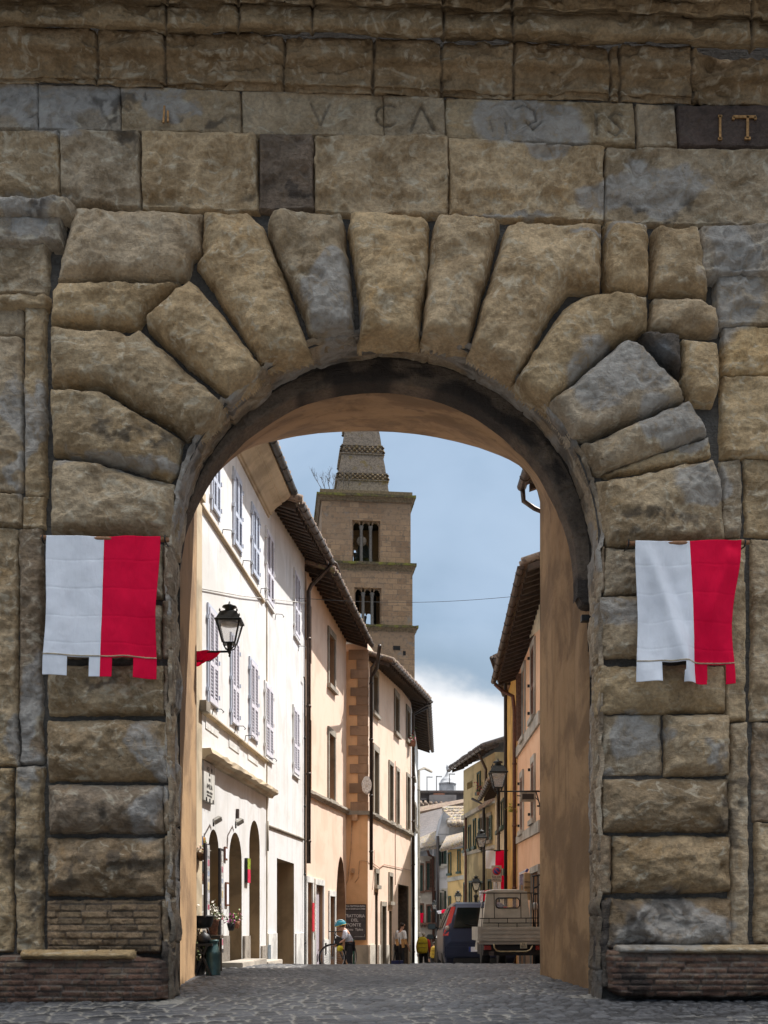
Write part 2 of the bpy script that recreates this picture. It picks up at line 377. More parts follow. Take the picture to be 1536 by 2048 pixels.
T1 = (1.06, .98, .84); TG = (1.0, .985, .96); TD = (.80, .72, .64); TO = (1.18, 1.04, .80); TL = (1.28, 1.16, .97); TB = (.90, .79, .63); TC = (.80, .69, .54)
VS = [
 ([(148,416),(404,420),(402,498),(385,512),(372,552),(250,557),(110,557),(120,505)], .24, .13, TL),
 ([(404,420),(498,421),(528,450),(548,500),(575,560),(618,698),(520,720),(452,612),(388,522),(402,500)], .25, .12, TL),
 ([(112,562),(330,564),(362,558),(288,630),(272,650),(98,646),(102,580)], .22, .10, TO),
 ([(378,556),(398,568),(522,722),(508,748),(452,786),(430,772),(292,650),(288,630)], .25, .11, TL),
 ([(98,652),(232,658),(262,674),(282,660),(442,796),(432,832),(372,872),(328,842),(200,772),(98,768)], .25, .11, T1),
 ([(100,776),(205,784),(240,802),(366,876),(354,935),(335,957),(250,932),(200,918),(102,905)], .22, .10, TO),
 ([(102,914),(205,926),(350,966),(346,1010),(340,1072),(98,1068)], .2, .12, T1),
 ([(537,428),(560,418),(682,422),(690,440),(700,560),(712,656),(640,668),(620,665),(590,590),(545,490),(533,450)], .25, .09, T1),
 ([(700,420),(845,430),(860,440),(854,560),(840,655),(835,674),(720,674),(718,620),(705,520),(693,450)], .27, .09, TL),
 ([(873,432),(985,436),(1003,446),(962,600),(936,682),(845,670),(850,600),(866,450)], .26, .09, TL),
 ([(1016,446),(1208,440),(1206,580),(1140,572),(1122,592),(1042,735),(1030,747),(940,692),(972,580),(1006,470)], .27, .11, TL),
 ([(1210,442),(1298,448),(1300,576),(1232,583),(1210,580)], .26, .09, TL),
 ([(1304,453),(1395,458),(1416,540),(1421,587),(1302,582)], .22, .09, TL),
 ([(1158,590),(1205,582),(1299,588),(1297,660),(1246,671),(1220,692),(1100,806),(1030,756),(1128,608)], .25, .10, TO),
 ([(1303,590),(1400,596),(1432,620),(1441,667),(1301,661)], .22, .08, TL),
 ([(1252,676),(1278,680),(1362,762),(1374,792),(1345,807),(1180,874),(1150,872),(1098,802)], .25, .10, TG),
 ([(1276,669),(1358,674),(1361,748)], .2, .03, None),
 ([(1364,673),(1436,686),(1443,770),(1430,806),(1382,801),(1376,780),(1364,745)], .24, .08, TL),
 ([(1182,882),(1340,814),(1378,798),(1412,843),(1417,868),(1200,946),(1188,942),(1162,884)], .2, .08, T1),
 ([(1200,950),(1417,873),(1426,912),(1330,934),(1212,956)], .12, .05, TO),
 ([(1192,956),(1212,959),(1427,917),(1442,960),(1452,1050),(1453,1077),(1216,1090),(1204,1040)], .2, .09, T1)]
for poly, H, r_, tn in VS:
    stone('voussoir', poly, H, r_, tint=tn or (1, 1, 1), mat=STONE if tn else DARKSTONE)
def rect(a, b, c, d, e=0): return [(a, b), (c, b+e), (c, d+e), (a, d)]
for (a, b, c, d, H, r_, tn) in [
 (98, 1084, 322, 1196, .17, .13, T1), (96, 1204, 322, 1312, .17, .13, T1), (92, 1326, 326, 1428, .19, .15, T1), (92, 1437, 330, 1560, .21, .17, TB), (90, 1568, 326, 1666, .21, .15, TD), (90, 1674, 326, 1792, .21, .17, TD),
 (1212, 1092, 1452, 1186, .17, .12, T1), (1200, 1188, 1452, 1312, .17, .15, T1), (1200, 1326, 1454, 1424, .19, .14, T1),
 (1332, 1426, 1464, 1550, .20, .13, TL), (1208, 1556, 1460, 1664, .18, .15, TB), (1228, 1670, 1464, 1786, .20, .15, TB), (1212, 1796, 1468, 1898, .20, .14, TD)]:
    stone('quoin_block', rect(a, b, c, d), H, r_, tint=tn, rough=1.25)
stone('quoin_block', rect(1200, 1428, 1324, 1552), .07, .10, tint=TG, rough=1.5)
# narrow return stones of the jambs
for (a, b, c, d) in [(324,1082,340,1192),(324,1198,340,1318),(327,1330,340,1424),(330,1432,341,1562),(327,1570,341,1664),(327,1670,341,1790),(324,1800,341,1912),
                     (1199,1092,1210,1184),(1199,1560,1206,1664),(1199,1670,1224,1790)]:
    stone('jamb_stone', rect(a, b, c, d), .09, .05, tint=TD, rough=1.)
BR = stone_mat('old_brick', ((.12, .065, .045), (.20, .11, .075), (.17, .12, .08), (.28, .19, .105)), veins=.05, chis=0., greyc=(.24, .21, .18))
BY = stone_mat('yellow_brick', ((.19, .125, .075), (.32, .22, .13), (.27, .19, .11), (.36, .25, .12)), veins=.05, chis=0., greyc=(.10, .085, .075))
stone('brick_patch', rect(94, 1800, 322, 1906), .17, .12, mat=BY, courses=(.075, .28), step=.012, rough=.6)
stone('brick_plinth', [(-140,1912),(262,1912),(330,1920),(332,2000),(300,2006),(-140,2016)], .34, .06, mat=BR, courses=(.062, .25), step=.0125, rough=.45)
stone('brick_plinth', [(1212,1900),(1690,1902),(1690,1994),(1240,1992),(1216,1978)], .32, .06, mat=BR, courses=(.062, .25), step=.0125, rough=.45)
stone('plinth_cap', [(40,1906),(262,1906),(262,1916),(40,1916)], .045, .02, base=.325, tint=TO, rough=.25, step=.014, warp=.35)
stone('plinth_cap', [(1240,1894),(1690,1896),(1690,1906),(1240,1904)], .045, .02, base=.30, tint=TO, rough=.25, step=.014, warp=.35)
stone('jamb_base', [(322,1880),(338,1880),(338,1990),(322,2000)], .14, .06, mat=DARKSTONE, rough=1.4)
stone('jamb_base', [(1201,1800),(1222,1790),(1222,1980),(1201,1975)], .14, .06, mat=DARKSTONE, rough=1.4)
# architrave
for poly, tn, m_ in [
 ([(-140,262),(117,264),(119,410),(-140,402)], T1, None), ([(120,264),(279,262),(281,412),(122,410)], T1, None), ([(282,263),(513,271),(515,417),(283,412)], TL, None),
 ([(518,270),(626,271),(627,416),(519,416)], (2.0, 1.8, 1.6), DARKSTONE), ([(629,274),(897,274),(898,430),(630,421)], TL, None), ([(899,276),(1207,296),(1210,439),(899,431)], TL, None),
 ([(1211,297),(1700,300),(1700,450),(1400,446),(1213,442)], T1, None)]:
    stone('architrave_block', poly, .055, .03, base=.05, tint=tn, mat=m_, rough=2.4, p=2, ledge=[(385 if poly[0][0] < 900 else 398, .035, 7), (300, .02, 12)], warp=.7, pillow=.1)
# frieze with the worn inscription
def S_(cx, cy, w, h):
    pts = [(cx+w*.45, cy-h*.35), (cx, cy-h*.5), (cx-w*.45, cy-h*.27), (cx, cy), (cx+w*.45, cy+h*.27), (cx, cy+h*.5), (cx-w*.5, cy+h*.35)]
    return [(pts[i], pts[i+1], 4) for i in range(6)]
def C_(cx, cy, w, h):
    pts = [(cx+w*.5*math.cos(R(a)), cy-h*.5*math.sin(R(a))) for a in range(50, 311, 26)]
    return [(pts[i], pts[i+1], 3.4) for i in range(len(pts)-1)]
VC = [((622,207),(641,249),3.6), ((641,249),(660,207),3.6)]+C_(775,232,46,44)
AC = [((822,262),(842,214),3.8), ((842,214),(866,262),3.8), ((843,214),(870,262),2.6)]
IS = [((1192,222),(1193,270),4.2)]+S_(1231, 247, 28, 48)
ghost = [((1030,218),(1045,212),2.4),((1045,212),(1068,222),2.4),((1068,222),(1072,244),2.4),((1072,244),(1055,250),2.2),((1052,244),(1066,262),3),((1066,262),(1082,246),3),((1010,246),(1014,266),2.4),((980,240),(986,262),2.4)]
for poly, tn, m_, cv in [
 ([(-140,163),(75,167),(76,259),(-140,256)], TG, None, [((60,235),(74,226),2.)]), ([(77,169),(240,173),(242,263),(78,260)], TG, None, None), ([(241,173),(480,182),(482,268),(243,263)], T1, None, [((222,200),(258,220),3.5),((258,208),(262,216),3.5),((290,188),(292,200),3)]),
 ([(484,182),(766,190),(768,275),(485,269)], T1, None, VC), ([(767,190),(889,195),(890,280),(769,275)], T1, None, VC+AC), ([(891,196),(1268,206),(1272,292),(892,280)], T1, None, IS+ghost), ([(1273,208),(1350,210),(1355,293),(1276,292)], TL, None, None)]:
    stone('frieze_block', poly, .03, .016, base=.04, tint=tn, mat=m_, rough=.9, p=2, step=.0135, carve=cv, warp=.5, pillow=.05)
stone('frieze_block', [(1354,210),(1700,212),(1700,297),(1358,293)], .03, .015, base=.045, tint=(1.15, 1.0, 1.0), mat=DARKSTONE, rough=.5, p=2, step=.014, warp=.5, pillow=.05)
# cornice: two long moulded courses with thin joints, profile given as (photo row at the left edge, projection)
def moulding(name, prof, joints, slope, tint, seed, broken=None):
    us = np.arange(-150, 1712, 3.0); P = np.array(prof, float); cum = np.concatenate([[0], np.cumsum(np.hypot(np.diff(P[:, 0])/185, np.diff(P[:, 1])))])
    t = np.arange(0, cum[-1], .014); v = np.interp(t, cum, P[:, 0]); d = np.interp(t, cum, P[:, 1])
    ker = np.array([.25, .5, .25]); d = np.convolve(np.pad(d, 1, 'edge'), ker, 'valid'); v = np.convolve(np.pad(v, 1, 'edge'), ker, 'valid')
    U, T_ = np.meshgrid(us, t); Xa = (U-CX)/185; V = v[:, None]+slope*U; Dd = d[:, None]+0*U
    blk = np.searchsorted(np.array(joints, float), U+fbm(Xa*3, T_*3, seed+2, 2)*5)
    Dd = Dd+(_h(blk.astype(float), blk*0., seed)-.5)*.035; V = V+(_h(blk.astype(float), blk*0.+3, seed)-.5)*4
    n_ = fbm(Xa*2.0, T_*3, seed, 4)*.05+fbm(Xa*7, T_*8, seed+5, 4)*.022-sstep(.10, .32, fbm(Xa*2.6, T_*4, seed+8, 4))*.045+fbm(Xa*20, T_*20, seed+9, 3)*.008
    jd = np.full(U.shape, 99.)
    for q in joints: jd = np.minimum(jd, np.abs(U-q+fbm(Xa*4, T_*4, seed+7, 3)*5))
    n_ = n_-(1-sstep(.8, 4.5, jd))*.05
    if broken: n_ = n_-sstep(broken-10, broken+14, U+fbm(Xa*4, T_*4, 77, 3)*30)*(.13+fbm(Xa*3, T_*4, 78, 4)*.10)
    Dd = np.maximum(Dd+n_, .01); Yp = YW-Dd; X = (U-CX)/FPX*(YW-d[:, None]); Z = EYE+(HY-V)/FPX*(YW-d[:, None])
    wm, _, _ = wearmask(X, Z, YW-.2); wm[..., 1] = np.maximum(wm[..., 1], (1-sstep(.8, 3.5, jd))*.7)
    return grid_object(name, X, Yp, Z, np.ones((U.shape[0]-1, U.shape[1]-1), bool), STONE, gate, wm, tint)
moulding('cornice_course', [(167, .0), (166, .10), (153, .105), (151, .15), (146, .16), (138, .155), (122, .175), (108, .225), (98, .29), (90, .33), (76, .345), (60, .345), (55, .33), (53, .27)], [194, 329, 568, 747, 883, 1029, 1221, 1240, 1386], .029, (.82, .70, .54), 301, broken=1388)
moulding('cornice_course', [(52, .24), (51, .40), (47, .435), (42, .50), (33, .545), (20, .56), (8, .54), (1, .50), (-2, .47), (-6, .48), (-12, .60), (-40, .62), (-42, .80), (-110, .84), (-120, .5)], [331, 476, 625, 886, 1027, 1503], .027, (.88, .77, .60), 317)
# pilasters beside the arch: mouldings and worn blocks
for (a, b, c, d, H, base, tn) in [
 (-140, 396, 140, 430, .14, .16, TG), (-140, 432, 122, 484, .10, .12, TG), (-140, 488, 92, 584, .06, .07, TG), (-140, 588, 92, 612, .09, .08, T1), (-140, 616, 44, 668, .04, .03, T1), (48, 616, 90, 990, .06, .05, TO),
 (-140, 672, 44, 980, .10, .02, T1), (-140, 984, 40, 1052, .09, .03, T1), (44, 994, 88, 1052, .05, .05, T1), (-140, 1056, 34, 1530, .12, .02, T1), (38, 1056, 84, 1526, .07, .03, TD), (-140, 1536, 24, 1904, .10, .02, T1), (30, 1534, 82, 1904, .09, .05, TO),
 (1402, 448, 1700, 545, .14, .14, TG), (1436, 550, 1700, 648, .09, .08, TG), (1446, 652, 1700, 748, .09, .06, TO), (1446, 752, 1700, 914, .07, .06, TO), (1446, 918, 1484, 1072, .05, .06, T1), (1490, 918, 1700, 1072, .06, .02, T1),
 (1452, 1078, 1492, 1440, .07, .06, T1), (1502, 1078, 1700, 1440, .10, .01, T1), (1462, 1446, 1498, 1896, .07, .06, TL), (1506, 1446, 1700, 1640, .06, .02, TD), (1512, 1645, 1700, 1890, .12, .02, T1)]:
    stone('pilaster_block', rect(a, b, c, d), H, .05, base=base, tint=tn, rough=1.7, warp=1., p=2)
# plain ashlar further out on both sides
for k, v_ in enumerate(range(-150, 1900, 171)):
    for (a, b) in ((-640, -146), (1706, 2180)):
        stone('ashlar_block', rect(a, v_+3, b, v_+168), .10, .05, base=.02, tint=(T1, TB, TO, TG)[k % 4], step=.036, warp=.7)
for (a, b) in ((-640, -146), (1706, 2180)): stone('ashlar_block', rect(a, 1906, b, 2012), .34, .06, mat=BR, step=.03)
# bronze letters left in the inscription
BRONZE = simple('bronze', (.42, .22, .08), .45, .6, .3, 30)
def letters(name, segs, w, Yp, label):
    mb = MB()
    for (a, b) in segs:
        A = px(a[0], a[1], Yp); B = px(b[0], b[1], Yp); mb.bar(A, B, w, .018, up=(0, 1, 0))
    mb.build(name, BRONZE, gate, label=label)
letters('letter', [((1440,232),(1440,279)),((1436,233),(1444,233)),((1436,278),(1444,278))], .024, 11.905, 'bronze letter I set in the dark frieze stone')
letters('letter', [((1495,233),(1495,277)),((1466,234),(1511,234)),((1489,277),(1501,277)),((1467,234),(1466,240)),((1510,234),(1511,240))], .028, 11.905, 'bronze letter T set in the dark frieze stone')
letters('letter', [((329,212),(327,246)),((336,222),(336,244))], .02, 11.90, 'stub of a lost bronze letter in the grey frieze')

# ---- body of the gate: mortar wall with the arch opening, intrados, groove, ring and plastered passage
AX, AZ, AR = .01, 5.68, 2.33
def arch_path(n, xl, xr, cz, r, cx, zb=.3):
    pts = [(xl, zb+(cz-zb)*i/n) for i in range(n)]
    for i in range(n+1):
        a = math.pi*(1-i/n); x = (xl+xr)/2+(xr-xl)/2*math.cos(a); pts.append((x, cz+r*math.sin(a)))
    pts += [(xr, cz-(cz-zb)*(i+1)/n) for i in range(n)]
    return pts
def wall_with_opening(mb, path, Y, x0, x1, z1, flip=False):
    k = len(path); n = (k-1)//3; outp = []
    for i, (x, z) in enumerate(path):
        if i <= n: outp.append((x0, z))
        elif i >= 2*n: outp.append((x1, z))
        else:
            f = (i-n)/n; d = (x1-x0)+2*(z1-path[n][1]); t = f*d; a = z1-path[n][1]
            outp.append((x0, path[n][1]+t) if t < a else (x0+t-a, z1) if t < a+(x1-x0) else (x1, z1-(t-a-(x1-x0))))
    vs = [(x, Y, z) for x, z in path]+[(x, Y, z) for x, z in outp]
    mb.add(vs, [(i, i+1, k+i+1, k+i) for i in range(k-1)])
GX0, GX1, GTOP = -7.5, 7.5, 12.6
pa = arch_path(36, AX-AR, AX+AR, AZ, AR, AX)
mb = MB(); wall_with_opening(mb, pa, YW, GX0, GX1, GTOP); mb.build('mortar_wall', MORTAR, gate)
# intrados stones
def strip(name, path, Y0, Y1, mat, color, joints, amp=.02, round_=.04, step=.02, seed=3, groove=.02, jstep=None):
    P = np.array(path); seg = np.hypot(*np.diff(P, axis=0).T); cum = np.concatenate([[0], np.cumsum(seg)])
    s = np.arange(0, cum[-1], step); x = np.interp(s, cum, P[:, 0]); z = np.interp(s, cum, P[:, 1])
    tx = np.gradient(x); tz = np.gradient(z); l = np.hypot(tx, tz); nx, nz_ = tz/l, -tx/l     # towards the opening
    ys = np.arange(Y0, Y1+step*.5, step)
    S, Yg = np.meshgrid(s, ys); d = fbm(S*4, Yg*4, seed, 4)*amp*1.6+fbm(S*15, Yg*15, seed+4, 3)*amp*.5
    jd = np.full_like(s, 9.)
    for j in joints: jd = np.minimum(jd, np.abs(s-j))
    blk = np.searchsorted(np.sort(np.array(joints)), s)
    d = d-(1-sstep(0, .022, jd+fbm(S*9, Yg*9, 8, 2)*.01))*groove+(_h(blk.astype(float), blk*0., seed)[None, :]-.5)*amp*1.6
    e = np.clip((Yg-Y0)/round_, 0, 1); d = d-(1-np.sqrt(1-(1-e)**2))*round_
    low = sstep(2.0, 1.6, z+fbm(s*2, s*0, 5, 3)*.3); d = d+(low*.03)[None, :]*(1-sstep(Y1-.12, Y1, Yg))
    Xg = x[None, :]+nx[None, :]*d; Zg = z[None, :]+nz_[None, :]*d
    wm = np.zeros(Xg.shape+(3,)); wm[..., 0] = sstep(.1, .2, fbm(S*1.5, Yg*1.5, 12, 3)); wm[..., 1] = sstep(.1, .3, fbm(S*2, Yg*6, 14, 4))*.6
    wm[..., 1] = np.maximum(wm[..., 1], low[None, :]*.8)
    return grid_object(name, Xg, Yg, Zg, np.ones((Xg.shape[0]-1, Xg.shape[1]-1), bool), mat, gate, wm, color)
Lj = AZ-.3; arcL = math.pi*AR
jo = [Lj-z for z in (4.9, 4.3, 3.6, 3.0, 2.3, 1.7, 1.1)]+[Lj+arcL*f for f in (.08, .16, .235, .315, .395, .49, .565, .645, .735, .82, .90, 1.0)]+[Lj+arcL+z for z in (.6, 1.3, 2.0, 2.6, 3.3, 4.0, 4.6)]+[Lj]
strip('intrados_stones', pa, 11.93, 12.52, STONE, (1.15, 1.1, 1.04), jo, .022)
# portcullis groove: dark face behind, then the inner ring
RX, RZ, RR = -.09, 5.49, 2.31
mb = MB(); pg = arch_path(36, AX-AR-.22, AX+AR+.22, AZ, AR+.22, AX)
k = len(pa)
mb.add([(x, 12.515, z) for x, z in pa]+[(x, 12.515, z) for x, z in pg], [(i, i+1, k+i+1, k+i) for i in range(k-1)])
mb.add([(x, 12.515, z) for x, z in pg]+[(x, 12.62, z) for x, z in pg], [(i, i+1, k+i+1, k+i) for i in range(k-1)])
mb.build('portcullis_groove', DARKSTONE, gate, color=(.5, .5, .5))
# ring of dark stones between groove and passage
th = np.linspace(R(180), R(-4), 420); rad = np.concatenate([np.linspace(RR, RR+.012, 3), np.linspace(RR+.05, RR+.5, 18)])
TH, RD = np.meshgrid(th, rad); jag = fbm(TH*6, RD*2, 41, 4)*.02*np.exp(-(RD-RR)*9)
Rr = RD+jag; Yr = 12.60+fbm(TH*8, RD*5, 43, 4)*.03-np.where(np.abs((TH*4.4) % 1-.5) > .47, -.02, 0.)
Yr[0] = 12.88; Yr[1] = 12.66
wm = np.zeros(TH.shape+(3,)); wm[..., 1] = sstep(0, .3, fbm(TH*5, RD*5, 45, 3))
grid_object('inner_ring', RX+Rr*np.cos(TH), Yr, RZ+Rr*np.sin(TH), np.ones((TH.shape[0]-1, TH.shape[1]-1), bool), DARKSTONE, gate, wm, (1.9, 1.75, 1.6))
mb = MB()   # broken lower end of the ring on the right-hand side
mb.prism([(RX+RR+.0, 12.6, RZ-.12), (RX+RR+.06, 12.6, RZ-.24), (RX+RR+.16, 12.6, RZ-.26), (RX+RR+.3, 12.6, RZ-.2), (RX+RR+.3, 12.6, RZ+.05), (RX+RR, 12.6, RZ+.05)], (0, .27, 0)); mb.build('ring_end', DARKSTONE, gate, bevel=.015, color=(.9, .9, .95))
PLA = plaster('ochre_passage_plaster', (.40, .25, .125), stain=.95, dark=(.21, .125, .06))
front = arch_path(40, -2.44, 2.46, RZ, 2.42, RX, .3)
rp = [(393,975),(398,957),(406,944),(420,929),(441,915),(474,899),(510,890),(546,882),(590,873),(640,866),(690,863),(735,862),(790,864),(840,869),(880,876),(920,885),(960,896),(1000,911),(1022,921),(1040,932),(1058,950),(1070,972),(1078,990),(1080,1004)]
RY = 15.2
rear0 = [((u-CX)/FPX*RY, EYE+(HY-v)/FPX*RY) for u, v in rp]
def resamp(pts, n):
    P = np.array(pts); cum = np.concatenate([[0], np.cumsum(np.hypot(*np.diff(P, axis=0).T))]); s = np.linspace(0, cum[-1], n)
    return list(zip(np.interp(s, cum, P[:, 0]), np.interp(s, cum, P[:, 1])))
n_ = 120
def three(path, k0, k1):
    return resamp(path[:k0+1], 60)+resamp(path[k0:k1+1], n_)[1:-1]+resamp(path[k1:], 60)
fr = three(front, 40, 80)
re_ = resamp([(rear0[0][0], .3), rear0[0]], 60)+resamp(rear0, n_)[1:-1]+resamp([rear0[-1], (rear0[-1][0], .3)], 60)
ts = np.linspace(0, 1, 60); FR = np.array(fr); RE = np.array(re_)
ease = ts[:, None]
Xg = FR[None, :, 0]*(1-ease)+RE[None, :, 0]*ease; Zg = FR[None, :, 1]*(1-ease)+RE[None, :, 1]*ease
Yg = 12.84+(RY-12.84)*ts[:, None]+0*Xg
dx = np.gradient(Xg, axis=1); dz = np.gradient(Zg, axis=1); l = np.hypot(dx, dz)+1e-6
ii = np.arange(Xg.shape[1])[None, :]*.06+0*Xg; dd = fbm(ii*1.2, Yg*2.4, 71, 4)*.03*(1-.6*ts[:, None])
grid_object('passage_lining', Xg+dz/l*dd, Yg, Zg-dx/l*dd, np.ones((59, Xg.shape[1]-1), bool), PLA, gate, None, None)
REARP = plaster('rear_gate_plaster', (.55, .43, .30), stain=.3)
mb = MB(); pr = [(x, z) for x, z in re_]
# reduce to 3n+1 points
pr3 = resamp(pr[:60], 37)+resamp(pr[59:179], 37)[1:]+resamp(pr[178:], 37)[1:]
wall_with_opening(mb, pr3, RY+.003, GX0, GX1, GTOP)
mb.add([(GX0, YW, .2), (GX0, RY, .2), (GX0, RY, GTOP), (GX0, YW, GTOP)], [(0, 1, 2, 3)]); mb.add([(GX1, YW, .2), (GX1, RY, .2), (GX1, RY, GTOP), (GX1, YW, GTOP)], [(0, 1, 2, 3)])
mb.add([(GX0, YW, GTOP), (GX1, YW, GTOP), (GX1, RY, GTOP), (GX0, RY, GTOP)], [(0, 1, 2, 3)])
mb.build('rear_wall', REARP, gate)
IRON = simple('dark_iron', (.02, .02, .021), .5, .3, .3, 20)
mb = MB(); mb.box(2.27, 2.36, 12.62, 12.72, *sorted((px(0, 1240, 12.6).z, px(0, 1228, 12.6).z))); mb.tube([(2.35, 12.68, 5.05), (2.355, 12.68, 4.72)], .006); mb.build('iron_bracket', IRON, gate)
# ================================================================ ground
def cob_mat(name, wide=False):
    m, t, b = newmat(name); q = NT(t); p = q.pos(); at = q.n('ShaderNodeAttribute', attribute_name='wear'); sp = q.n('ShaderNodeSeparateColor', {0: at.outputs['Color']})
    n1 = q.noise(p, .9, 4); n2 = q.noise(p, 22, 5, .65)
    k = q.mix(q.mr(n1, .35, .65), (.040, .042, .048), (.066, .067, .072)); k = q.mix(q.mr(n2, .4, .65), k, (.092, .091, .093))
    if wide:
        vo = q.n('ShaderNodeTexVoronoi', {'Vector': p, 'Scale': 7.5}, feature='DISTANCE_TO_EDGE').outputs[0]; jm = q.mr(vo, .12, .03)
        k = q.mix(jm, k, (.16, .15, .135)); t.links.new(q.bump(q.mr(vo, .0, .2), .6, .02), b.inputs['Normal'])
    else:
        bri = q.mr(sp.outputs[2], 0., 1., .55, 1.5); k = q.mix(1., k, q.n('ShaderNodeCombineColor', {0: bri, 1: bri, 2: bri}).outputs[0], 'MULTIPLY')
        k = q.mix(sp.outputs[0], k, (.34, .315, .27)); k = q.mix(sp.outputs[1], k, (.025, .024, .024))
        t.links.new(q.bump(n2, .5, .012), b.inputs['Normal'])
    t.links.new(k, b.inputs['Base Color']); t.links.new(q.mr(n2, .3, .7, .42, .72), b.inputs['Roughness']); b.inputs['Specular IOR Level'].default_value = .5
    return m
COB = cob_mat('basalt_cobbles'); COBW = cob_mat('street_paving', True)
def side(x):      # streets are level across, the ground beyond them falls away a little
    return 0.
ys = [-60, -20, -2]+[i*.5 for i in range(0, 160)]+[85, 100, 130, 200, 400, 900]
xs = [-900, -300, -60, -20, -12, -8, -5, -3, -1, 1, 3, 5, 8, 12, 20, 60, 300, 900]
mb = MB(); vs = [(x, y, gz(y)-.004) for y in ys for x in xs]; n = len(xs)
mb.add(vs, [(j*n+i, j*n+i+1, (j+1)*n+i+1, (j+1)*n+i) for j in range(len(ys)-1) for i in range(n-1)], smooth=True)
tag(mb.build('ground', COBW), kind='structure')
# cobbles near the gate, real relief
st = .019
Xc, Yc = np.meshgrid(np.arange(-5.2, 5.2, st), np.arange(8.2, 19.2, st))
gy = np.array([gz(y) for y in Yc[:, 0]])[:, None]+0*Xc
def cobs(Xc, Yc, ch, cw, rot, seed):
    c, s = math.cos(rot), math.sin(rot); X = Xc*c-Yc*s; Y = Xc*s+Yc*c
    X = X+fbm(Xc*.8, Yc*.8, seed, 3)*.14+fbm(Xc*5, Yc*5, seed+1, 2)*.03; Y = Y+fbm(Xc*.8, Yc*.8, seed+5, 3)*.14+fbm(Xc*5, Yc*5, seed+6, 2)*.03
    row = np.floor(Y/ch); fz = Y/ch-row; cw2 = cw*(.8+.5*_h(row, row*0+3, seed)); cx = X/cw2+_h(row, row*0, seed); col = np.floor(cx); fx = cx-col
    j = np.minimum(np.minimum(fz, 1-fz)*ch, np.minimum(fx, 1-fx)*cw2); return j, _h(col, row, seed+2)
j1, b1 = cobs(Xc, Yc, .118, .15, R(8), 5)
zone = sstep(-.5, .9, Xc*.0+(11.2-Yc)+fbm(Xc, Yc, 3, 2))       # coarser setts in front of the gate
j2, b2 = cobs(Xc, Yc, .17, .24, R(-18), 9)
lf = zone > .5
j = np.where(lf, j2, j1); bb = np.where(lf, b2, b1)
hh = .015*sstep(0, .035, j)+(bb-.5)*.010+fbm(Xc*18, Yc*18, 7, 3)*.006+fbm(Xc*.9, Yc*.9, 8, 3)*.02
wm = np.zeros(Xc.shape+(3,)); jm = 1-sstep(.008, .020, j); lime = sstep(-.12, .12, fbm(Xc*.7+4, Yc*.7, 15, 3)+np.where(lf, .25, -.10))
wm[..., 0] = jm*lime*.75; wm[..., 1] = jm*(1-lime)*.8; wm[..., 2] = bb
# pale lime spill by the right foot of the arch
sp_ = sstep(1., .5, np.hypot((Xc-2.35)/.6, (Yc-12.1)/.25)+fbm(Xc*3, Yc*3, 2, 3)*.6)+sstep(1., .5, np.hypot((Xc+2.3)/.25, (Yc-11.7)/.3)+fbm(Xc*3, Yc*3, 3, 3)*.6); wm[..., 0] = np.clip(np.maximum(wm[..., 0], sp_*.7), 0, 1)
tag(grid_object('road', Xc, Yc, gy+.012+hh-.01, np.ones((Xc.shape[0]-1, Xc.shape[1]-1), bool), COB, None, wm), kind='structure')
# ================================================================ street materials
WHITEP = plaster('white_limewash', (.69, .69, .69), stain=.45, dark=(.62, .61, .59), bs=.6)
CREAMP = plaster('cream_plaster', (.62, .53, .38), stain=.25)
PEACH = plaster('peach_plaster', (.78, .60, .475), stain=.35, dark=(.71, .52, .395), bs=.5)
ORANGE = plaster('orange_plaster', (.73, .455, .285), stain=.35, dark=(.67, .39, .235), bs=.6)
CORN = plaster('apricot_plaster', (.78, .46, .24), stain=.25, dark=(.70, .40, .20), bs=.6)
YELLOW = plaster('yellow_plaster', (.62, .37, .09), stain=.15, bs=.5)
LYELLOW = plaster('pale_yellow_plaster', (.52, .42, .235), stain=.35, bs=.5)
YOLK = plaster('warm_yellow_plaster', (.62, .42, .18), stain=.3, bs=.5)
PINKP = plaster('pale_pink_plaster', (.52, .44, .36), stain=.4, bs=.5)
GREYP = plaster('grey_render', (.34, .335, .34), stain=.5, bs=1)
PSTONE = plaster('grey_stone_trim', (.33, .29, .235), stain=.6, bs=1.5)
BANDC = plaster('grey_painted_band', (.42, .39, .34), stain=.3, bs=.8)
SKIRT = plaster('white_skirting', (.72, .71, .68), stain=.4, bs=.6)
BEIGE = plaster('beige_cornice_plaster', (.55, .45, .31), stain=.35, bs=.6)
TUFF = plaster('brown_quoin_stone', (.36, .225, .14), stain=.5, bs=2)
REVEAL = plaster('ochre_reveal', (.42, .30, .17), stain=.4, bs=.7)
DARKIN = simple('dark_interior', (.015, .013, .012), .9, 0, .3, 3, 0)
GUT = simple('brown_gutter_metal', (.085, .062, .05), .45, .6, .3, 15, .1)
WOODB = simple('dark_rafter_wood', (.055, .035, .024), .8, 0, .35, 9, .3)
SHW = simple('white_shutter_paint', (.50, .55, .66), .6, 0, .08, 20, .1)
SHG = simple('green_shutter_paint', (.03, .065, .048), .6, 0, .3, 15, .1)
SHB = simple('brown_shutter_paint', (.16, .075, .045), .6, 0, .3, 15, .1)
DOORW = simple('old_brown_door', (.09, .06, .04), .6, 0, .4, 12, .2)
LILAC = simple('lilac_door_paint', (.46, .41, .45), .6, 0, .1, 6, .1)
GLASS = simple('dark_window_glass', (.03, .035, .04), .08, 0, .2, 3, 0)
CLW = simple('white_cloth', (.80, .82, .88), .75, 0, .03, 20, .06)
CLR = simple('red_cloth', (.62, .008, .045), .7, 0, .06, 20, .06)
WROD = simple('wooden_rod', (.26, .12, .05), .5, 0, .3, 30, .1)
TERRA = simple('terracotta', (.30, .13, .075), .85, 0, .4, 25, .2)
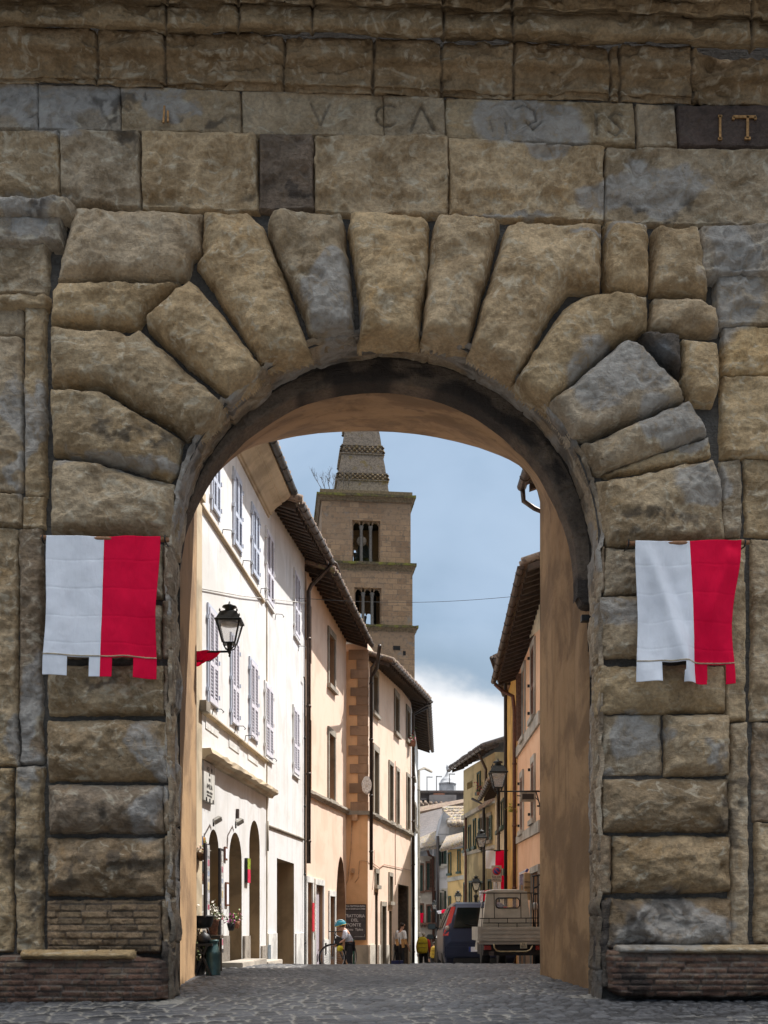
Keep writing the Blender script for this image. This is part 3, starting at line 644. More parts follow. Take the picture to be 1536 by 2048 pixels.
LEAF = simple('leaf_green', (.06, .12, .03), .6, 0, .4, 30, 0)
def tile_mat(name, cols):
    m, t, b = newmat(name); q = NT(t); p = q.pos(); n1 = q.noise(p, 2.2, 5, .65); n2 = q.noise(p, 16, 4)
    k = q.mix(q.mr(n1, .4, .6), cols[0], cols[1]); k = q.mix(q.mr(n2, .5, .62), k, cols[2]); k = q.mix(q.mr(q.noise(p, 6, 5, .7), .56, .66), k, cols[3])
    t.links.new(k, b.inputs['Base Color']); b.inputs['Roughness'].default_value = .9; t.links.new(q.bump(n2, .5, .03), b.inputs['Normal']); MATS[name] = m; return m
TILE = tile_mat('old_roof_tiles', ((.20, .13, .095), (.27, .20, .15), (.13, .10, .085), (.24, .22, .10)))
TILEM = tile_mat('mossy_roof_tiles', ((.26, .23, .20), (.30, .22, .15), (.10, .09, .085), (.36, .29, .06)))
TILEG = tile_mat('grey_roof_tiles', ((.13, .12, .12), (.17, .15, .15), (.09, .085, .085), (.17, .15, .12)))

def facade_wall(name, F, s0, s1, z0, z1, holes, mat, parent, rev=None, depth=.25, back=6.0, nf=0.0):
    """front sheet with real openings, reveals, and the body behind. hole = (s0,s1,z0,z1,arch)"""
    mb = MB(F); ss = sorted({s0, s1, *[h[0] for h in holes], *[h[1] for h in holes]}); ss = [s for s in ss if s0 <= s <= s1]
    zs = sorted({z0, z1, *[h[2] for h in holes], *[h[3] for h in holes]}); zs = [z for z in zs if z0 <= z <= z1]
    for i in range(len(ss)-1):
        for j in range(len(zs)-1):
            a, b, c, d = ss[i], ss[i+1], zs[j], zs[j+1]; ms, mz = (a+b)/2, (c+d)/2
            if any(h[0] < ms < h[1] and h[2] < mz < h[3] for h in holes): continue
            mb.add([(a, nf, c), (b, nf, c), (b, nf, d), (a, nf, d)], [(0, 1, 2, 3)])
    mb.add([(s0, nf, z0), (s0, -back, z0), (s0, -back, z1), (s0, nf, z1)], [(0, 1, 2, 3)]); mb.add([(s1, nf, z0), (s1, -back, z0), (s1, -back, z1), (s1, nf, z1)], [(0, 1, 2, 3)])
    mb.add([(s0, -back, z0), (s1, -back, z0), (s1, -back, z1), (s0, -back, z1)], [(0, 1, 2, 3)]); mb.add([(s0, nf, z1), (s1, nf, z1), (s1, -back, z1), (s0, -back, z1)], [(0, 1, 2, 3)])
    mats = [mat, rev or mat]
    for h in holes:
        a, b, c, d = h[:4]; dp = h[5] if len(h) > 5 and h[5] else depth; mb.cm = 1
        if h[4]:
            r = (b-a)/2; zc = d-r*h[4]; n = 12; cur = [((a+b)/2-r*math.cos(math.pi*i/n), zc+r*h[4]*math.sin(math.pi*i/n)) for i in range(n+1)]
            mb.cm = 0
            for i in range(n): mb.add([(cur[i][0], nf, cur[i][1]), (cur[i+1][0], nf, cur[i+1][1]), (cur[i+1][0], nf, d), (cur[i][0], nf, d)], [(0, 1, 2, 3)])
            mb.cm = 1; path = [(a, c)]+cur+[(b, c)]
        else: path = [(a, c), (a, d), (b, d), (b, c)]
        for p0, p1 in zip(path[:-1], path[1:]): mb.add([(p0[0], nf, p0[1]), (p0[0], nf-dp, p0[1]), (p1[0], nf-dp, p1[1]), (p1[0], nf, p1[1])], [(0, 1, 2, 3)])
        mb.add([(a, nf, c), (b, nf, c), (b, nf-dp, c), (a, nf-dp, c)], [(0, 1, 2, 3)])
    return mb.build(name, mats, parent)
def louvres(mb, a, b, n, c, d, gap=.05, mid=None, fr=.05):
    """one louvred leaf between s=a..b at depth n, z=c..d"""
    t = .035
    mb.box(a, a+fr, n, n+t, c, d); mb.box(b-fr, b, n, n+t, c, d); mb.box(a+fr, b-fr, n, n+t, c, c+fr*1.6); mb.box(a+fr, b-fr, n, n+t, d-fr*1.6, d)
    m = c+(d-c)*(mid or .45); mb.box(a+fr, b-fr, n, n+t, m-fr*.8, m+fr*.8)
    z = c+fr*1.6+.01
    while z < d-fr*1.6-.03:
        if not (m-fr*.8-.03 < z < m+fr*.8): mb.add([(a+fr, n+.016, z+.024), (b-fr, n+.016, z+.024), (b-fr, n+.030, z), (a+fr, n+.030, z), (a+fr, n+.012, z+.026), (b-fr, n+.012, z+.026), (b-fr, n+.026, z+.002), (a+fr, n+.026, z+.002)], [(0,1,2,3),(4,7,6,5),(0,3,7,4),(1,5,6,2),(3,2,6,7),(0,4,5,1)])
        z += gap
def hooks(mb, a, b, c, d):
    for s in (a-.02, b+.02):
        for f in (.12, .5, .88): mb.box(s-.02, s+.02, .0, .05, c+(d-c)*f-.03, c+(d-c)*f+.03)
def shutters_closed(parent, F, s0, s1, z0, z1, mat, n=.01, frame=None, sill=True, fm=None, gap=.055, backz=True):
    """window > shutter leaves; closed louvred shutters nearly flush with the wall"""
    fm = fm or mat; mb = MB(F); f = .05
    mb.box(s0-f, s0, 0.0, .03, z0-f, z1+f); mb.box(s1, s1+f, 0.0, .03, z0-f, z1+f); mb.box(s0, s1, 0.0, .03, z1, z1+f)
    if sill: mb.box(s0-.08, s1+.08, 0.0, .05, z0-.09, z0-.055)
    hooks(mb, s0-f, s1+f, z0, z1)
    wdw = mb.build('window', fm, parent)
    m = (s0+s1)/2
    for a, b in ((s0+.005, m-.004), (m+.004, s1-.005)):
        q = MB(F); louvres(q, a, b, n, z0, z1, gap, .42, .045); q.build('shutter', mat, wdw)
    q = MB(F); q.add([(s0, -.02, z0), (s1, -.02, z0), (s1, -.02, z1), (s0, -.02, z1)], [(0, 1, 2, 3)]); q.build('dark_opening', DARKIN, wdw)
    return wdw
def win(parent, F, h,  frame=PSTONE, fw=.12, glass=GLASS, bars=True, open_sh=None, shm=None, sill=True, dn=.2, inner=None, name='window'):
    """window in a wall hole: stone frame proud of the wall, sash and pane inside, optional open shutters"""
    s0, s1, z0, z1 = h[:4]; mb = MB(F); dn = max(.005, (h[5] if len(h) > 5 and h[5] else .25)-.045)
    if fw: mb.box(s0-fw, s0, 0.003, .04, z0, z1); mb.box(s1, s1+fw, 0.003, .04, z0, z1); mb.box(s0-fw, s1+fw, 0.003, .045, z1, z1+fw*1.4)
    if sill: mb.box(s0-fw-.04, s1+fw+.04, -.02, .10, z0-.11, z0)
    else: mb.box(s0, s1, -dn-.02, -dn+.02, z1-.04, z1-.001)
    wdw = mb.build(name, frame, parent)
    q = MB(F); q.add([(s0, -dn-.03, z0), (s1, -dn-.03, z0), (s1, -dn-.03, z1), (s0, -dn-.03, z1)], [(0, 1, 2, 3)]); q.build('pane', inner or glass, wdw)
    if bars:
        q = MB(F); t = .03
        for s in (s0, (s0+s1)/2-t/2, s1-t): q.box(s, s+t, -dn-.025, -dn+.02, z0+.001, z1-.001)
        for z in (z0+.001, z0+(z1-z0)*.36, z1-t-.001): q.box(s0+.001, s1-.001, -dn-.02, -dn+.015, z, z+t)
        q.build('sash', simple('sash_wood', (.20, .15, .11), .6), wdw)
    if open_sh:
        wd = (s1-s0)/2
        for sgn, s in ((-1, s0), (1, s1)):
            if (open_sh == 'near' and sgn > 0) or (open_sh == 'far' and sgn < 0): continue
            q = MB(F); a, b = (s-wd-.01, s-.01) if sgn < 0 else (s+.01, s+wd+.01); louvres(q, a, b, .045, z0, z1, .07, .5, .05); q.build('shutter', shm, wdw)
    return wdw
def sh_perp(parent, F, s, z0, z1, wd, mat):       # shutter leaf standing out from the wall
    q = MB(F); t = .035; q.box(s, s+t, .03, .03+wd, z0, z1)
    z = z0+.08
    while z < z1-.08: q.box(s-.012, s+t+.012, .07, wd-.02, z, z+.03); z += .07
    return q.build('shutter', mat, parent)
def eave_roof(parent, F, s0, s1, ze, ov, rise=.33, run=4., zfar=None, rafters=.42, gut=True, tiles=TILE, gs=None, raf=WOODB, dz=.0, over_s=0.1, r=.07, gmat=None):
    """tiled roof slope overhanging the facade; ze = height of the gutter, zfar = height at the far end"""
    zf = ze if zfar is None else zfar; Zs = lambda s: ze+(zf-ze)*(s-s0)/(s1-s0); a, b = s0-over_s, s1+over_s
    mb = MB(F)
    for lo, hi in ((.05, .12),):
        mb.hexa([(a, ov, Zs(a)+lo), (b, ov, Zs(b)+lo), (b, -run, Zs(b)+lo+rise*(run+ov)), (a, -run, Zs(a)+lo+rise*(run+ov)), (a, ov, Zs(a)+hi), (b, ov, Zs(b)+hi), (b, -run, Zs(b)+hi+rise*(run+ov)), (a, -run, Zs(a)+hi+rise*(run+ov))])
    k = int((b-a)/.21)
    for i in range(k+1):          # cover tiles running up the slope
        s = a+i*(b-a)/k; jz = random.uniform(-.008, .012)
        mb.tube([(s, ov+.05+random.uniform(-.02, .02), Zs(s)+hi+jz), (s, -run, Zs(s)+hi+rise*(run+ov)+jz)], .075, 6)
    rf = mb.build('roof', tiles, parent)
    n = max(2, int((s1-s0)/rafters)) if rafters < 20 else -1
    for i in range(n+1):
        s = s0+(s1-s0)*i/n; q = MB(F)
        q.hexa([(s-.05, ov-.08, Zs(s)-.07), (s+.05, ov-.08, Zs(s)-.07), (s+.05, -.05, Zs(s)-.07+rise*ov), (s-.05, -.05, Zs(s)-.07+rise*ov), (s-.05, ov-.08, Zs(s)+.048), (s+.05, ov-.08, Zs(s)+.048), (s+.05, -.05, Zs(s)+.048+rise*ov), (s-.05, -.05, Zs(s)+.048+rise*ov)])
        q.build('rafter', raf, rf)
    if gut:
        g0, g1 = gs or (a, b); q = MB(F); pr = [(math.cos(t), math.sin(t)) for t in [math.pi*(1+i/8) for i in range(9)]]
        vs = []
        for s in (g0, g1):
            for rr in (r, r-.012): vs += [(s, ov+.05+c*rr, Zs(s)+.03+d*rr) for c, d in pr]
        m = 9; fs = []
        for i in range(8):
            fs += [(i, i+1, 2*m+i+1, 2*m+i), (m+i, m+i+1, 3*m+i+1, 3*m+i), (i, i+1, m+i+1, m+i), (2*m+i, 2*m+i+1, 3*m+i+1, 3*m+i)]
        fs += [(0, 2*m, 3*m, m), (8, m+8, 3*m+8, 2*m+8)]
        q.add(vs, fs, smooth=False)
        q.add([vs[i] for i in range(9)], [tuple(range(9))]); q.add([vs[2*m+i] for i in range(9)], [tuple(range(9))])
        s = g0+.3
        while s < g1: q.tube([(s, ov+.05+(r+.006)*c, Zs(s)+.03+(r+.006)*d) for c, d in pr], .008, 4); s += .55
        q.build('gutter', gmat or GUT, parent)
    return rf
def pipe(parent, F, pts, r=.045, mat=None, name='downpipe'):
    mb = MB(F); mb.tube(pts, r, 8)
    for p0, p1 in zip(pts[:-1], pts[1:]):
        if abs(p0[2]-p1[2]) > 2 and abs(p0[0]-p1[0]) < .05:
            z = min(p0[2], p1[2])+.5
            while z < max(p0[2], p1[2]): mb.tube([(p0[0], p0[1], z), (p0[0], p0[1], z+.05)], r+.012, 8); z += 1.6
    return mb.build(name, mat or GUT, parent)
def door(parent, F, h, mat, dn=.22, panels=3, frame=None, name='door', bars=0):
    s0, s1, z0, z1 = h[:4]; q = MB(F); q.box(s0+.001, s1-.001, -dn-.05, -dn, z0, z1-.001)
    m = (s0+s1)/2
    for a, b in ((s0+.06, m-.03), (m+.03, s1-.06)):
        for i in range(panels):
            c = z0+.12+(z1-z0-.2)*i/panels; d = z0+.05+(z1-z0-.2)*(i+1)/panels; q.box(a, b, -dn, -dn+.025, c, d)
    d = q.build(name, mat, parent)
    q = MB(F); q.tube([(m+.06, -dn+.06, z0+1.05), (m+.06, -dn+.06, z0+1.25)], .012, 6); q.build('handle', IRON, d)
    if frame:
        q = MB(F); f = .11; q.box(s0-f, s0, .003, .04, z0, z1); q.box(s1, s1+f, .003, .04, z0, z1); q.box(s0-f, s1+f, .003, .045, z1, z1+f*1.3); q.build('door_frame', frame, d)
    return d
def band(parent, F, s0, s1, zs, h, n, mat, name='string_course', jag=0.):
    """moulding along the facade, zs = (z at s0, z at s1) of its lower edge"""
    mb = MB(F); k = max(2, int(abs(s1-s0)/.25)); prof = [(0.0, 0.), (n*.45, 0.), (n*.6, h*.3), (n*.95, h*.45), (n, h*.55), (n, h*.95), (n*.9, h), (0.0, h)]
    vs = []; m = len(prof)
    for i in range(k+1):
        s = s0+(s1-s0)*i/k; z = zs[0]+(zs[1]-zs[0])*i/k
        for (a, b) in prof: vs.append((s, .001+a+(random.uniform(-jag, jag) if a > 0 else 0), z+b+(random.uniform(-jag, jag) if a > 0 else 0)))
    fs = [(i*m+j, i*m+(j+1) % m, (i+1)*m+(j+1) % m, (i+1)*m+j) for i in range(k) for j in range(m)]+[tuple(range(m)), tuple(k*m+j for j in range(m))]
    mb.add(vs, fs); return mb.build(name, mat, parent)
def txt(F, parent, body, s, z, n, size, mat, name='lettering', align='CENTER', ex=.003, bold=0, squeeze=1.0, label=None):
    cu = bpy.data.curves.new('txt', 'FONT'); cu.body = body; cu.size = size; cu.align_x = align; cu.align_y = 'CENTER'; cu.extrude = ex; cu.offset = bold
    ob = bpy.data.objects.new('txt', cu); C.objects.link(ob); bpy.context.view_layer.update()
    me = bpy.data.meshes.new_from_object(ob.evaluated_get(bpy.context.evaluated_depsgraph_get())); bpy.data.objects.remove(ob)
    d = Vector((F.d.x, F.d.y, 0)); nn = Vector((F.n.x, F.n.y, 0)); up = Vector((0, 0, 1)); sg = 1 if d.cross(up).dot(nn) > 0 else -1
    o = root_loc(parent); P0 = F.P(s, n, z)-o
    for v in me.vertices: v.co = P0+d*(v.co.x*sg*squeeze)+up*v.co.y+nn*v.co.z
    if sg < 0: me.flip_normals()
    me.materials.clear(); me.materials.append(mat); ob = bpy.data.objects.new(name, me); C.objects.link(ob); ob.parent = parent
    if label: ob['label'] = label
    return ob
def fh(F, u0, u1, vt, vb, arch=0, dp=None, n=0):    # hole from photo pixels, heights read at u0
    s0, s1 = F.S(u0, n), F.S(u1, n)
    if s0 > s1: s0, s1 = s1, s0
    return (s0, s1, F.Z(u0, vb, n), F.Z(u0, vt, n), arch, dp)

# ================================================================ white building, first on the left
FW = Facade(-3.984+.0805*15.5, 15.5, -3.984+.0805*26.1, 26.1, 'L')
wb = thing('white_building', (*FW.P(0, 0, 0).xy, gz(18)), 'long white three storey house with closed pale shutters, first on the left beyond the gate', 'house')
G = -.6
shp = [fh(FW, 417, 437.5, 1655, 1960, 1., .5), fh(FW, 458, 483.5, 1660, 1960, 1., .5), fh(FW, 498.5, 519.5, 1636, 1960, 1., .42), fh(FW, 553.7, 588, 1716, 1990, 0, .45)]
shp = [(a, b, G, d, e, f) for (a, b, c, d, e, f) in shp]
facade_wall('wall', FW, 0, FW.S(609.5), G, 10.35, shp, WHITEP, wb, REVEAL, back=7)
UP = [(421, 437, 868, 1019), (465, 480.7, 939, 1089), (502, 515.5, 1009, 1148), (530.5, 544.7, 1056, 1201), (587, 597.3, 1139, 1269)]
LO = [(413.7, 433, 1212, 1408), (460, 475, 1270, 1449), (497.5, 513, 1318, 1477), (528, 543.3, 1365, 1512), (585, 596, 1413, 1547)]
SHV = simple('grey_violet_shutter_paint', (.66, .65, .72), .6, 0, .08, 20, .1)
for row in (UP, LO):
    for i, (a, b, c, d) in enumerate(row):
        h = fh(FW, a, b, c, d); shutters_closed(wb, FW, h[0]+.03, h[1]-.03, h[2]+.05, h[3], SHW if row is UP and i < 3 else SHV, fm=WHITEP if i > 2 else SHW, sill=i > 2)
sB = FW.S(397); band(wb, FW, sB, FW.S(525), (FW.Z(397, 1011), FW.Z(525, 1208)), .06, .05, BEIGE)
band(wb, FW, sB, FW.S(530), (FW.Z(397, 1421), FW.Z(530, 1526)), .045, .07, BEIGE)
band(wb, FW, FW.S(398), FW.S(537.5), (FW.Z(398, 1517), FW.Z(537.5, 1596)), .15, .19, BEIGE, 'ledge', jag=.012)
band(wb, FW, FW.S(533), FW.S(606), (FW.Z(533, 1654), FW.Z(606, 1681)), .05, .04, PSTONE)
for (a, b, c, d) in LO[:3]:     # aprons under the lower windows
    mb = MB(FW); h = fh(FW, a, b, c, d); mb.box(h[0]-.10, h[1]+.10, .002, .012, FW.Z(a, d)-.38, h[2]-.08); mb.build('apron', SKIRT, wb)
mb = MB(FW); mb.box(FW.S(532.5), FW.S(532.5)+.03, .001, .02, G, 9.1); mb.build('corner_joint', BEIGE, wb)
# deep beige coved cornice on the near half, dark rafters on the far half
sC = FW.S(587, .5); mb = MB(FW); prof = [(0.001, 9.48), (.03, 9.49), (.035, 9.53), (.07, 9.54), (.10, 9.60), (.17, 9.68), (.25, 9.73), (.27, 9.735), (.275, 9.77), (.33, 9.79), (.40, 9.85), (.45, 9.88), (.45, 9.95), (0.001, 9.95)]
mb.prism([(0.0, n, z) for n, z in prof], (sC, 0, 0)); mb.build('cornice', BEIGE, wb)
eave_roof(wb, FW, 0, sC, 9.93, .47, rafters=50, gmat=simple('grey_gutter_metal', (.09, .085, .08), .5, .5, .3, 15, .1), over_s=.0)
eave_roof(wb, FW, sC+.12, FW.S(609.5), 9.72, .60, zfar=10.12, rafters=.30)
mb = MB(FW)   # jamb pilaster strip at the near end
mb.box(.06, FW.S(396), .002, .06, G, FW.Z(396, 1004)); mb.box(.04, FW.S(398), .002, .10, FW.Z(396, 1003), FW.Z(396, 987)); mb.build('pilaster_strip', BEIGE, wb)
q = fh(FW, 391, 399.5, 1400, 1421); mb = MB(FW); mb.box(q[0], q[1], .002, .16, q[2], q[3]); mb.build('cornice_end', PSTONE, wb)
pipe(wb, FW, [(FW.S(609), .10, 3.), (FW.S(609), .10, 9.45), (FW.S(609.3), .16, 9.6), (FW.S(609.5), .58, 10.0), (FW.S(609.5), .62, 10.1)], .05)
pipe(wb, FW, [(FW.S(605.5), .05, gz(24)), (FW.S(605.5), .05, FW.Z(605, 1362)), (FW.S(602), .07, FW.Z(602, 1354))], .016, IRON, 'cable_pipe')
pipe(wb, FW, [(FW.S(531.5), .04, FW.Z(531, 1702)), (FW.S(531.5), .04, FW.Z(531, 1642))], .02, PSTONE, 'cable_pipe')
# doors and windows inside the shop arches
sh1, sh2, sh3, dr = shp
mb = MB(FW); s0, s1, _, z1 = sh1[:4]; zr = FW.Z(417, 1694)
mb.box(s0, s1, -.52, -.48, G, z1); d1 = mb.build('shop_door', simple('pale_panel_wood', (.30, .21, .13), .7, 0, .2), wb)
mb = MB(FW); mb.box(s0, s1, -.47, -.30, zr-.06, zr+.02)
for i in range(11): z = zr-.15-i*.19; mb.box(s0, s1, -.475, -.46, z, z+.02)
mb.box((s0+s1)/2-.05, (s0+s1)/2+.03, -.475, -.44, G, zr); mb.build('door_rail', IRON, d1)
mb = MB(FW); mb.box(sh2[0], sh2[1], -.52, -.48, G, sh2[3]); d2 = mb.build('shop_door', simple('dark_blue_door_paint', (.02, .022, .035), .5), wb)
mb = MB(FW); mb.box(sh2[0], sh2[1], -.475, -.40, FW.Z(458, 1702), FW.Z(458, 1702)+.05); mb.build('transom', DOORW, d2)
mb = MB(FW); mb.box(sh3[0], sh3[1], -.44, -.40, G, sh3[3]); mb.build('shop_door', simple('dark_door', (.05, .045, .045), .5), wb)
mb = MB(FW); s0, s1 = dr[0], dr[1]; mb.box(s0, s1, -.47, -.43, G, dr[3]); d3 = mb.build('entrance_door', DOORW, wb)
mb = MB(FW); mb.box(s0+.02, s0+(s1-s0)*.45, -.42, -.39, G, dr[3]-.08); mb.build('door_leaf', simple('olive_door_glass', (.13, .11, .03), .25, 0, .5, 6, 0), d3)
mb = MB(FW); mb.box(s0+(s1-s0)*.46, s0+(s1-s0)*.62, -.42, -.30, G, dr[3]-.25); mb.build('door_leaf', GLASS, d3)
# rough stone base between the shops
BASE_ = plaster('rough_base_stone', (.36, .32, .27), stain=.9, dark=(.16, .14, .12), bs=3)
zb = lambda u, v: FW.Z(u, v)
for a, b, v in ((397, 413, 1789), (439, 455, 1872), (485, 497, 1872), (521, 531, 1892)): mb = MB(FW); mb.box(FW.S(a), FW.S(b), .002, .04, G, zb(a, v)); mb.build('base_course', BASE_, wb)
for a, b in ((534, 551.5), (590, 607)): mb = MB(FW); mb.box(FW.S(a), FW.S(b), .002, .035, G, zb(a, 1867)); mb.build('skirting', SKIRT, wb)
mb = MB(FW); mb.box(FW.S(531.5), FW.S(537), .036, .05, zb(531.5, 1925), zb(531.5, 1890)); mb.build('meter_hatch', simple('hatch_metal', (.35, .42, .48), .4, .5), wb)
# marble plaque
mb = MB(FW); h = fh(FW, 399.5, 422, 1520, 1599); mb.box(h[0], h[1], .002, .06, h[2], h[3]); pl = mb.build('plaque', plaster('plaque_marble', (.60, .58, .53), stain=.8, bs=.4), wb, label='grey inscribed marble plaque under the ledge')
INK = simple('faded_black_ink', (.05, .045, .04), .8)
sm = (h[0]+h[1])/2; zt = h[3]
for t_, dz, sz, ds in (('A', -.07, .10, -.28), ('M', -.07, .10, .26), ('Q', -.15, .06, -.27), ('IN', -.14, .06, .26), ('DI', -.16, .07, 0), ('PIAZZA', -.27, .075, 0), ('NEL', -.345, .06, 0), ('QUI NACQUE', -.42, .05, 0), ('POSERO NEL SUO', -.48, .045, 0)): pass
for row, (dz, sz, body) in enumerate([(-.10, .09, 'A D    M'), (-.18, .06, 'VII'), (-.26, .07, 'MEI'), (-.36, .10, 'AMELIA'), (-.45, .05, 'ANNO A DOM'), (-.50, .04, 'POSVIT MDCCC')]):
    txt(FW, pl, body, sm, zt+dz*.98, .061, sz, INK, squeeze=1.1)
for f in (.2, .5, .8): mb = MB(FW); mb.box(h[0]+(h[1]-h[0])*f-.01, h[0]+(h[1]-h[0])*f+.01, .06, .075, h[2]-.01, h[2]+.05); mb.build('clamp', IRON, pl)
def stay(F, parent, u, v, n=.02, l=.22):   # little curled shutter stays
    s, z = F.SZ(u, v); mb = MB(F); mb.tube([(s, n, z-.12), (s, n+.02, z), (s+l*.3, n+l*.6, z+.01), (s+l*.45, n+l*.75, z-.03), (s+l*.3, n+l*.7, z-.05)], .008, 5); mb.build('shutter_stay', IRON, parent)
for u, v in ((441, 1059), (482, 1121), (518, 1177), (548, 1228), (595, 1292), (421, 1418), (467, 1452), (487, 1471), (533, 1517)): stay(FW, wb, u, v)

# ================================================================ peach building with the trattoria
FP = Facade(-1.85, 26.3, -1.07, 31.5, 'L')
pb = thing('peach_building', (*FP.P(0, 0, 0).xy, gz(29)), 'peach plastered house with brown stone quoins at its corner and a dark trattoria sign', 'house')
e_ = FP.S(692.5)
hs = [fh(FP, 612.5, 623, 1200, 1317, 0, .35), fh(FP, 612.5, 623, 1432, 1590, 0, .35), fh(FP, 656.5, 668, 1266, 1368, 0, .25), fh(FP, 656.5, 668, 1466, 1598, 0, .25),
      fh(FP, 612.5, 623, 1764, 2010, 0, .25), fh(FP, 629.5, 645, 1769, 2010, 0, .12), fh(FP, 658, 668, 1792, 2010, 0, .2), fh(FP, 672.5, 690.5, 1710, 2030, 2.2, .5)]
facade_wall('wall', FP, 0, e_, G-.4, 10.15, hs, PEACH, pb, plaster('brown_peach_reveal', (.40, .24, .14), stain=.3), back=6)
for i in (2, 3): win(pb, FP, hs[i], fw=.12, glass=GLASS, inner=simple('brown_green_shutter', (.07, .06, .045), .6))
for i in (0, 1): 
    mb = MB(FP); h = hs[i]; mb.box(h[0], h[1], -.37, -.34, h[2], h[3]); mb.build('shutter', SHB, pb)
door(pb, FP, hs[4], simple('olive_brown_door', (.20, .17, .12), .6), .2, frame=SKIRT); door(pb, FP, hs[5], LILAC, .1, 1, frame=SKIRT); door(pb, FP, hs[6], simple('taupe_door', (.14, .115, .085), .6), .16, frame=SKIRT)
mb = MB(FP); h = hs[7]; mb.box(h[0], h[1], -.52, -.48, h[2], h[3]); mb.build('arched_door', simple('brown_arched_door', (.16, .09, .05), .7), pb)
band(pb, FP, 0, e_, (FP.Z(612, 1590), FP.Z(692, 1628)), .14, .11, PSTONE, jag=.008)
for a, b in ((645.5, 657), (624.3, 628.7)): mb = MB(FP); mb.box(FP.S(a), FP.S(b), .002, .03, G, FP.Z(a, 1880)); mb.build('skirting', SKIRT, pb)
mb = MB(FP); mb.box(FP.S(647), FP.S(650), .031, .045, FP.Z(648, 1908), FP.Z(648, 1886)); mb.build('meter_hatch', IRON, pb)
eave_roof(pb, FP, 0, e_, 9.85, .68, zfar=9.5, rafters=.30)
# projecting corner that faces the gate
FQ = Facade(*px(692.5, 0, 31.45).xy, *px(735.5, 0, 31.45).xy, 'F'); FQ.n = Vector((0, -1)); W_ = FQ.len
QZ = lambda v: FQ.Z(700, v)
mb = MB(FQ); mb.box(0, W_, -.6, 0, G-.4, 9.35); mb.build('corner_wall', CORN, pb)
mb = MB(FQ)   # quoins, alternately long and short, on both arrises
z = QZ(1625); i = 0
while z < QZ(1300):
    w_ = (.52, .30)[i % 2]+random.uniform(-.03, .03); hq = random.uniform(.24, .30); mb.box(W_-w_, W_+.012, .003, .03, z+.012, z+hq)
    if i % 2 == 0: mb.box(W_-.001, W_+.02, -.28, .025, z+.012, z+hq)
    z += hq; i += 1
mb.build('quoin', TUFF, pb)
mb = MB(FQ); mb.box(-.02, W_+.05, .004, .10, QZ(1630), QZ(1622)); mb.build('string_course', PSTONE, pb)
mb = MB(FQ); mb.box(.1, W_+.03, .004, .09, G-.4, QZ(1890)); mb.build('plinth', plaster('pale_plinth_stone', (.42, .36, .28), stain=.8, bs=2), pb)
mb = MB(FQ); s0 = FQ.S(704); mb.box(s0, FQ.S(715), .003, .14, QZ(1642), QZ(1630)); mb.tube([(s0, .04, QZ(1640)), (s0-.03, .04, QZ(1700)), (s0-.12, .04, QZ(1760)), (s0-.3, .04, QZ(1790))], .012, 5); mb.box(FQ.S(703), FQ.S(709), .003, .1, QZ(1746), QZ(1737))
mb.tube([(FQ.S(710), .03, QZ(1765)), (FQ.S(717), .03, QZ(1755)), (FQ.S(719), .03, QZ(1722)), (FQ.S(728), .03, QZ(1721)), (FQ.S(736), .03, QZ(1724))], .008, 5); mb.build('wall_fitting', simple('peach_box', (.50, .30, .17), .7), pb)
# trattoria sign, hung in front of the corner
sg = thing('restaurant_sign', FQ.P(FQ.S(709, .1), .1, QZ(1880)), 'dark upright board reading TRATTORIA DEL PONTE on the peach corner', 'sign')
mb = MB(FQ); a, b = FQ.S(686.7, .06), FQ.S(731.8, .06); mb.box(a, b, .05, .08, QZ(1880), QZ(1809)); sgb = mb.build('board', simple('slate_board', (.07, .062, .065), .6), sg, bevel=.004)
mb = MB(FQ); t = .015
for (x0, x1, y0, y1) in ((a, a+t, 1880, 1809), (b-t, b, 1880, 1809)): mb.box(x0-.002, x1+.002, .079, .09, QZ(y0), QZ(y1))
for v in (1880, 1820.5, 1809.5): mb.box(a, b, .0805, .092, QZ(v), QZ(v)+t)
mb.build('board_frame', simple('board_frame_brown', (.04, .03, .03), .6), sg)
SW = simple('sign_white', (.62, .60, .60), .7); sm = (a+b)/2
for body, v, sz in (('ANTICA TRATTORIA CUCINA', 1812.5, .062), ('CASA DI CAMPAGNA E VINI', 1818, .062)): txt(FQ, sgb, body, sm, QZ(v), .081, sz, SW, squeeze=.78, bold=.002)
txt(FQ, sgb, 'TRATTORIA', sm, QZ(1832), .081, .125, SW, squeeze=.86, bold=.003); txt(FQ, sgb, 'DEL', sm-.0, QZ(1840.5), .081, .12, SW, bold=.003); txt(FQ, sgb, 'PONTE', sm-.02, QZ(1850), .081, .125, SW, bold=.003)
txt(FQ, sgb, 'Menu  Tipico', sm+.0, QZ(1859), .081, .09, SW, bold=.002)
mb = MB(FQ); mb.box(FQ.S(709), FQ.S(729.5), .0805, .085, QZ(1873.6), QZ(1873)); mb.box(FQ.S(729), FQ.S(729.7), .0805, .085, QZ(1873), QZ(1869)); mb.build('rule', SW, sgb)
# red vertical banner by the lilac door
rb = thing('shop_banner', FP.P(FP.S(626.5), .05, FP.Z(626, 1863)), 'narrow red vertical banner between two doors of the peach house', 'banner')
mb = MB(FP); mb.box(FP.S(624.5, .05), FP.S(628.3, .05), .04, .06, FP.Z(625, 1863), FP.Z(625, 1806)); rbo = mb.build('panel', simple('banner_red', (.62, .03, .05), .6), rb)
for i, ch in enumerate('APERTO'): txt(FP, rbo, ch, (FP.S(624.5)+FP.S(628.3))/2, FP.Z(626, 1812+i*9), .062, .09, CLW)

